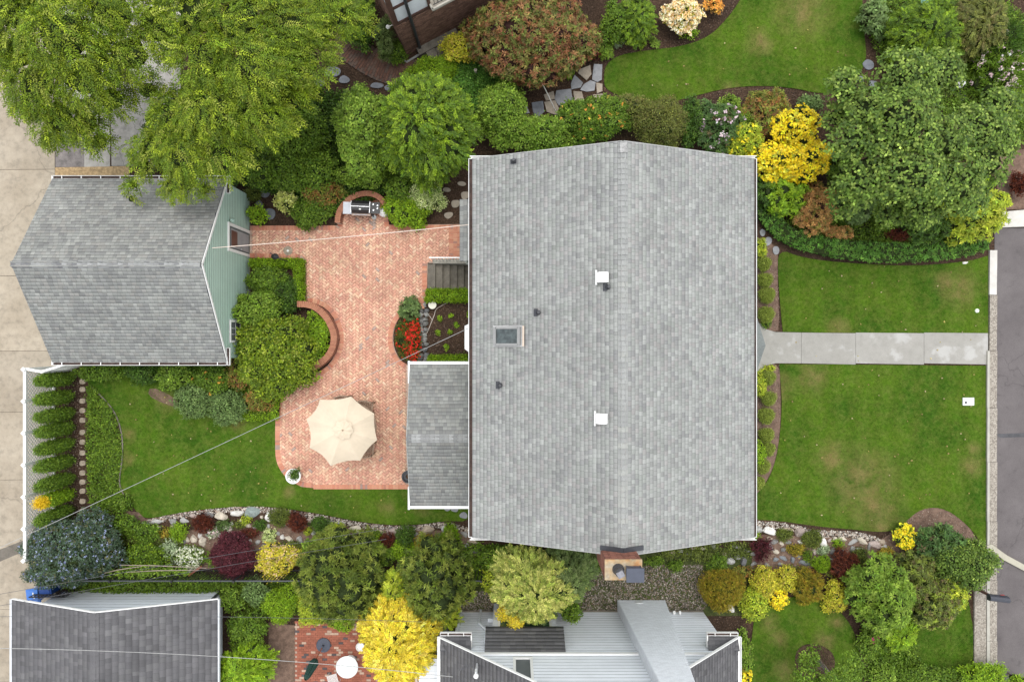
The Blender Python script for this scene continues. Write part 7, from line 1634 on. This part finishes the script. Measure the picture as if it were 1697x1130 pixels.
# right side
plant('heather_shrub', 1197, 977, 33, 30, 1.1, 'thread', 'bronze', 'large golden brown heather ball beside the gravel', size=.7, nl=1, cov=1.5, corek=.84)
plant('shrub', 1250, 1001, 26, 26, 1.0, 'small', 'chartreuse', 'bright lime ball shrub left of the pale yellow azalea', size=1.0)
plant('azalea', 1290, 992, 17, 20, .9, 'petal', 'yellow', 'pale yellow azalea at the edge of the lower right lawn', size=1.2)
plant('spirea', 1268, 967, 22, 26, 1.0, 'small', 'spirea', 'yellow spirea above the pale yellow azalea', size=.8)
plant('spirea', 1304, 960, 24, 22, 1.0, 'small', 'spirea', 'golden spirea in the middle of the yellow row', size=.8)
plant('spirea', 1338, 975, 28, 28, 1.1, 'thread', 'bronze', 'olive gold spirea at the right of the yellow row', size=.8)
plant('spirea', 1386, 990, 20, 27, 1.0, 'small', 'spirea', 'yellow green spirea right of the lower lawn', size=.8)
plant('shrub', 1362, 934, 16, 15, .6, 'thread', 'lime', 'small tufted green gold ball in the front rock garden', size=.5)
plant('shrub', 1402, 938, 25, 27, 1.0, 'thread', 'barberry', 'dark red barberry below the front rock garden', red=True, size=.8)
plant('flax_plant', 1262, 911, 17, 17, .6, 'thread', 'maroon', 'spiky purple flax in the front rock garden', 'plant', size=1.4, nl=4, red=True)
plant('shrub', 1318, 911, 14, 9, .25, 'fine', 'bronze', 'low brown heather in the front rock garden', nl=4)
plant('shrub', 1300, 886, 14, 10, .3, 'fine', 'moss', 'dark mossy cushion beside the biggest white boulder', nl=4)
plant('shrub', 1345, 894, 17, 14, .4, 'fine', 'moss', 'mossy cushion right of the pinkish boulder', nl=4)
plant('shrub', 1366, 912, 9, 8, .25, 'small', 'silver', 'silvery rosette below the broken white rock', size=.6)
plant('shrub', 1389, 901, 9, 9, .25, 'fine', 'lime', 'lime tuft among the slabs of the front rock garden', nl=3)
plant('shrub', 1337, 920, 9, 9, .25, 'fine', 'conifer', 'small green cushion above the bluish slab', nl=3)
plant('shrub', 1252, 887, 7, 7, .3, 'fine', 'lime', 'small green tuft at the corner of the main house', nl=3)
plant('shrub', 1425, 922, 14, 12, .5, 'fine', 'moss', 'mossy tuft right of the dark red barberry', nl=4)
plant('shrub', 1470, 916, 12, 8, .4, 'small', 'bronze', 'bronze low plant below the slabs on the right', size=.7)
carpet('ground_cover', [(1246, 935), (1400, 940), (1480, 915), (1440, 960), (1400, 960), (1330, 950), (1250, 950)], .12, 'small', 'autumn', 'sparse brownish ground plants below the front rock garden', 'ground cover', kind='stuff', cov=.25)
carpet('ground_cover', [(1105, 905), (1250, 895), (1250, 925), (1150, 930), (1090, 925)], .14, 'small', 'moss', 'mossy low plants along the lower eave', 'ground cover', kind='stuff', cov=.5)
plant('laurel', 1462, 985, 56, 68, 2.5, 'whorl', 'fresh', 'large glossy green shrub below the front lawn', nl=20)
plant('azalea', 1500, 891, 20, 18, .9, 'petal', 'chartreuse', 'small pale yellow azalea at the soil crescent', flowers=('yellow', 150, 1.0), size=1.1)
plant('rhododendron', 1560, 898, 42, 32, 1.8, 'whorl', 'rhodo', 'dark green rhododendron at the lawn corner', nl=10)
plant('rhododendron', 1600, 935, 56, 46, 2.1, 'small', 'dogwood', 'broad yellowish green shrub overhanging the kerb', nl=14, size=1.1)
plant('rhododendron', 1528, 940, 36, 30, 1.4, 'whorl', 'rhody', 'brownish rhododendron between the laurel and the overhanging shrub', nl=8, size=.8)
plant('rhododendron', 1552, 998, 50, 50, 1.9, 'whorl', 'rhody', 'yellow tipped rhododendron above the mailbox lawn', nl=14, size=.85)
plant('rhododendron', 1580, 985, 26, 28, 1.9, 'whorl', 'chartreuse', 'lime tipped part of the planting beside the mailbox', nl=7, size=.8)
plant('shrub', 1495, 1052, 30, 24, 1.0, 'frond', 'lime', 'soft lime shrub under the glossy green shrub', size=.8)
plant('shrub', 1440, 1065, 18, 26, .7, 'small', 'mid', 'low green plant with a magenta bloom at the lawn edge', flowers=('magenta', 2, 1.6))
carpet('ground_cover', [(1425, 1040), (1520, 1040), (1540, 1200), (1435, 1200)], .2, 'small', 'mid', 'green border plants right of the lower lawn', 'ground cover', kind='stuff', cov=.5)
plant('shrub', 1630, 1118, 42, 20, 1.4, 'small', 'lime', 'lime green shrub at the bottom over the pavement', size=.9)
plant('shrub', 1690, 1128, 16, 10, 1.2, 'small', 'lime', 'lime green shrub at the lower right corner', size=.9)
plant('shrub', 1545, 1122, 60, 16, .8, 'small', 'mid', 'green shrub along the bottom edge left of the pavement')
plant('shrub', 1465, 1118, 24, 18, .8, 'small', 'fresh', 'fresh green shrub at the bottom right of the lower lawn')
plant('shrub', 1233, 1082, 14, 32, 1.0, 'small', 'fresh', 'green shrub hugging the right gutter of the neighbour house')
plant('shrub', 1232, 1122, 15, 18, 1.0, 'petal', 'yellow', 'yellow shrub at the bottom beside the neighbour gutter')
tt = thing('young_tree', W(1354, 1092), 'young tree with a leaning grey trunk in the lower lawn circle', 'tree')
q1 = W(1378, 1122, 2.0); q0 = W(1354, 1093, 0)
obj('trunk', MB().tube([q0, q0.lerp(q1, .5) + Vector((.02, .04, 0)), q1], [.10, .08, .07], 10), simple('grey_bark', (.22, .20, .18), .9, .3, 14, .8), tt)
lob = [(W(x, y, z).x, W(x, y, z).y, z, r, r, r * .6) for x, y, z, r in ((1340, 1095, 2.2, .35), (1335, 1125, 2.4, .5), (1412, 1100, 2.5, .4), (1400, 1125, 2.6, .5), (1378, 1140, 2.8, .6), (1350, 1078, 1.8, .2))]
rng = np.random.default_rng(5); P, d, q = sample_lobes(lob, 700, rng); V, F, C = leaves(P, d + np.array([0, 0, .8]), d, 'small', PAL['mid'], rng, 1.1); np_obj('foliage', V, F, C, M_LEAF, tt)
for l in lob: obj('limb', MB().tube([q1, Vector(l[:3])], [.04, .012], 6), M_BARK, tt)
# clipped balls and loose plants of the front bed
for i, (x, y, r) in enumerate(((1265, 437, 10), (1267, 464, 10), (1270, 489, 11), (1269, 521, 11), (1272, 626, 10), (1273, 660, 10), (1269, 689, 11), (1269, 721, 10), (1272, 744, 9), (1263, 773, 10), (1255, 800, 9))):
    where = (['first', 'second', 'third', 'fourth'][i] + ' clipped box ball from the hedge, above the walk') if i < 4 else (['first', 'second', 'third', 'fourth', 'fifth', 'sixth', 'seventh'][i - 4] + ' clipped box ball from the walk, below the walk')
    plant('box_ball', x + 1, y, r * 1.02, r * 1.02, .6, 'fine', 'ball', where, 'shrub', nl=1, size=.62, cov=2.0, corek=.88, group='clipped balls of the front bed')
plant('shrub', 1260, 410, 10, 18, .7, 'small', 'chartreuse', 'lime green shrub at the eave above the clipped balls', size=.8)
plant('shrub', 1259, 637, 13, 22, .7, 'small', 'chartreuse', 'pale lime shrub at the eave just below the walk', size=.8)
plant('shrub', 1257, 750, 14, 22, .7, 'small', 'lime', 'lime green shrub at the eave lower down the front bed', size=.8)
plant('shrub', 1270, 537, 8, 6, .3, 'small', 'mid', 'low green tuft where the bed meets the walk', size=.7)
plant('shrub', 1275, 611, 9, 5, .3, 'small', 'chartreuse', 'low yellow tuft just under the walk', size=.7)
# each small rock named by its colour and the plant it lies beside
cand = [o for o in COL.objects if o.get('label') and o.get('category') in ('shrub', 'plant', 'tree') and len(o['label'].split()) <= 12]
seen = {o['label'] for o in COL.objects if o.get('label')}
CN = {'white': 'white', 'cream': 'cream', 'grey': 'grey', 'lgrey': 'light grey', 'tan': 'tan', 'green': 'greenish', 'blue': 'bluish', 'pink': 'pinkish', 'dark': 'dark grey'}
for o in COL.objects:
    if o.get('category') == 'rock' and o.get('group'):
        ck = min(RC, key=lambda k: abs(RC[k][0] - o.color[0]) + abs(RC[k][1] - o.color[1]) + abs(RC[k][2] - o.color[2]))
        near = sorted(cand, key=lambda c: (c.location.x - o.location.x) ** 2 + (c.location.y - o.location.y) ** 2)
        for c in near[:4]:
            dx, dy = o.location.x - c.location.x, o.location.y - c.location.y
            d = ('right of' if dx > 0 else 'left of') if abs(dx) > abs(dy) else ('above' if dy > 0 else 'below')
            l = CN[ck] + ' rock just ' + d + ' the ' + c['label']
            if l not in seen and len(l.split()) <= 16: break
        if l not in seen and len(l.split()) <= 16: o['label'] = l; seen.add(l)
for nm_, poly, dn in (('fallen_leaves', [(210, 640), (460, 640), (470, 800), (770, 820), (770, 855), (420, 835), (240, 845)], 1.2), ('fallen_leaves', [(1300, 560), (1300, 430), (1630, 440), (1630, 890), (1250, 850), (1300, 700)], .8), ('fallen_leaves', [(1010, 150), (1230, 0), (1425, 0), (1420, 130), (1200, 140)], .7)):
    pebbles('fallen_leaves', [poly], dn, .03, .05, [(.30, .26, .07), (.36, .30, .16), (.22, .17, .06)], 'tiny pale fallen leaves scattered over the ' + ('back lawn' if poly[0][0] == 210 else 'front lawns' if poly[0][0] == 1300 else 'upper lawn'), z=.06, seed=int(dn * 100))
print('LEAVES', NLEAF[0], 'objects', len(bpy.data.objects))
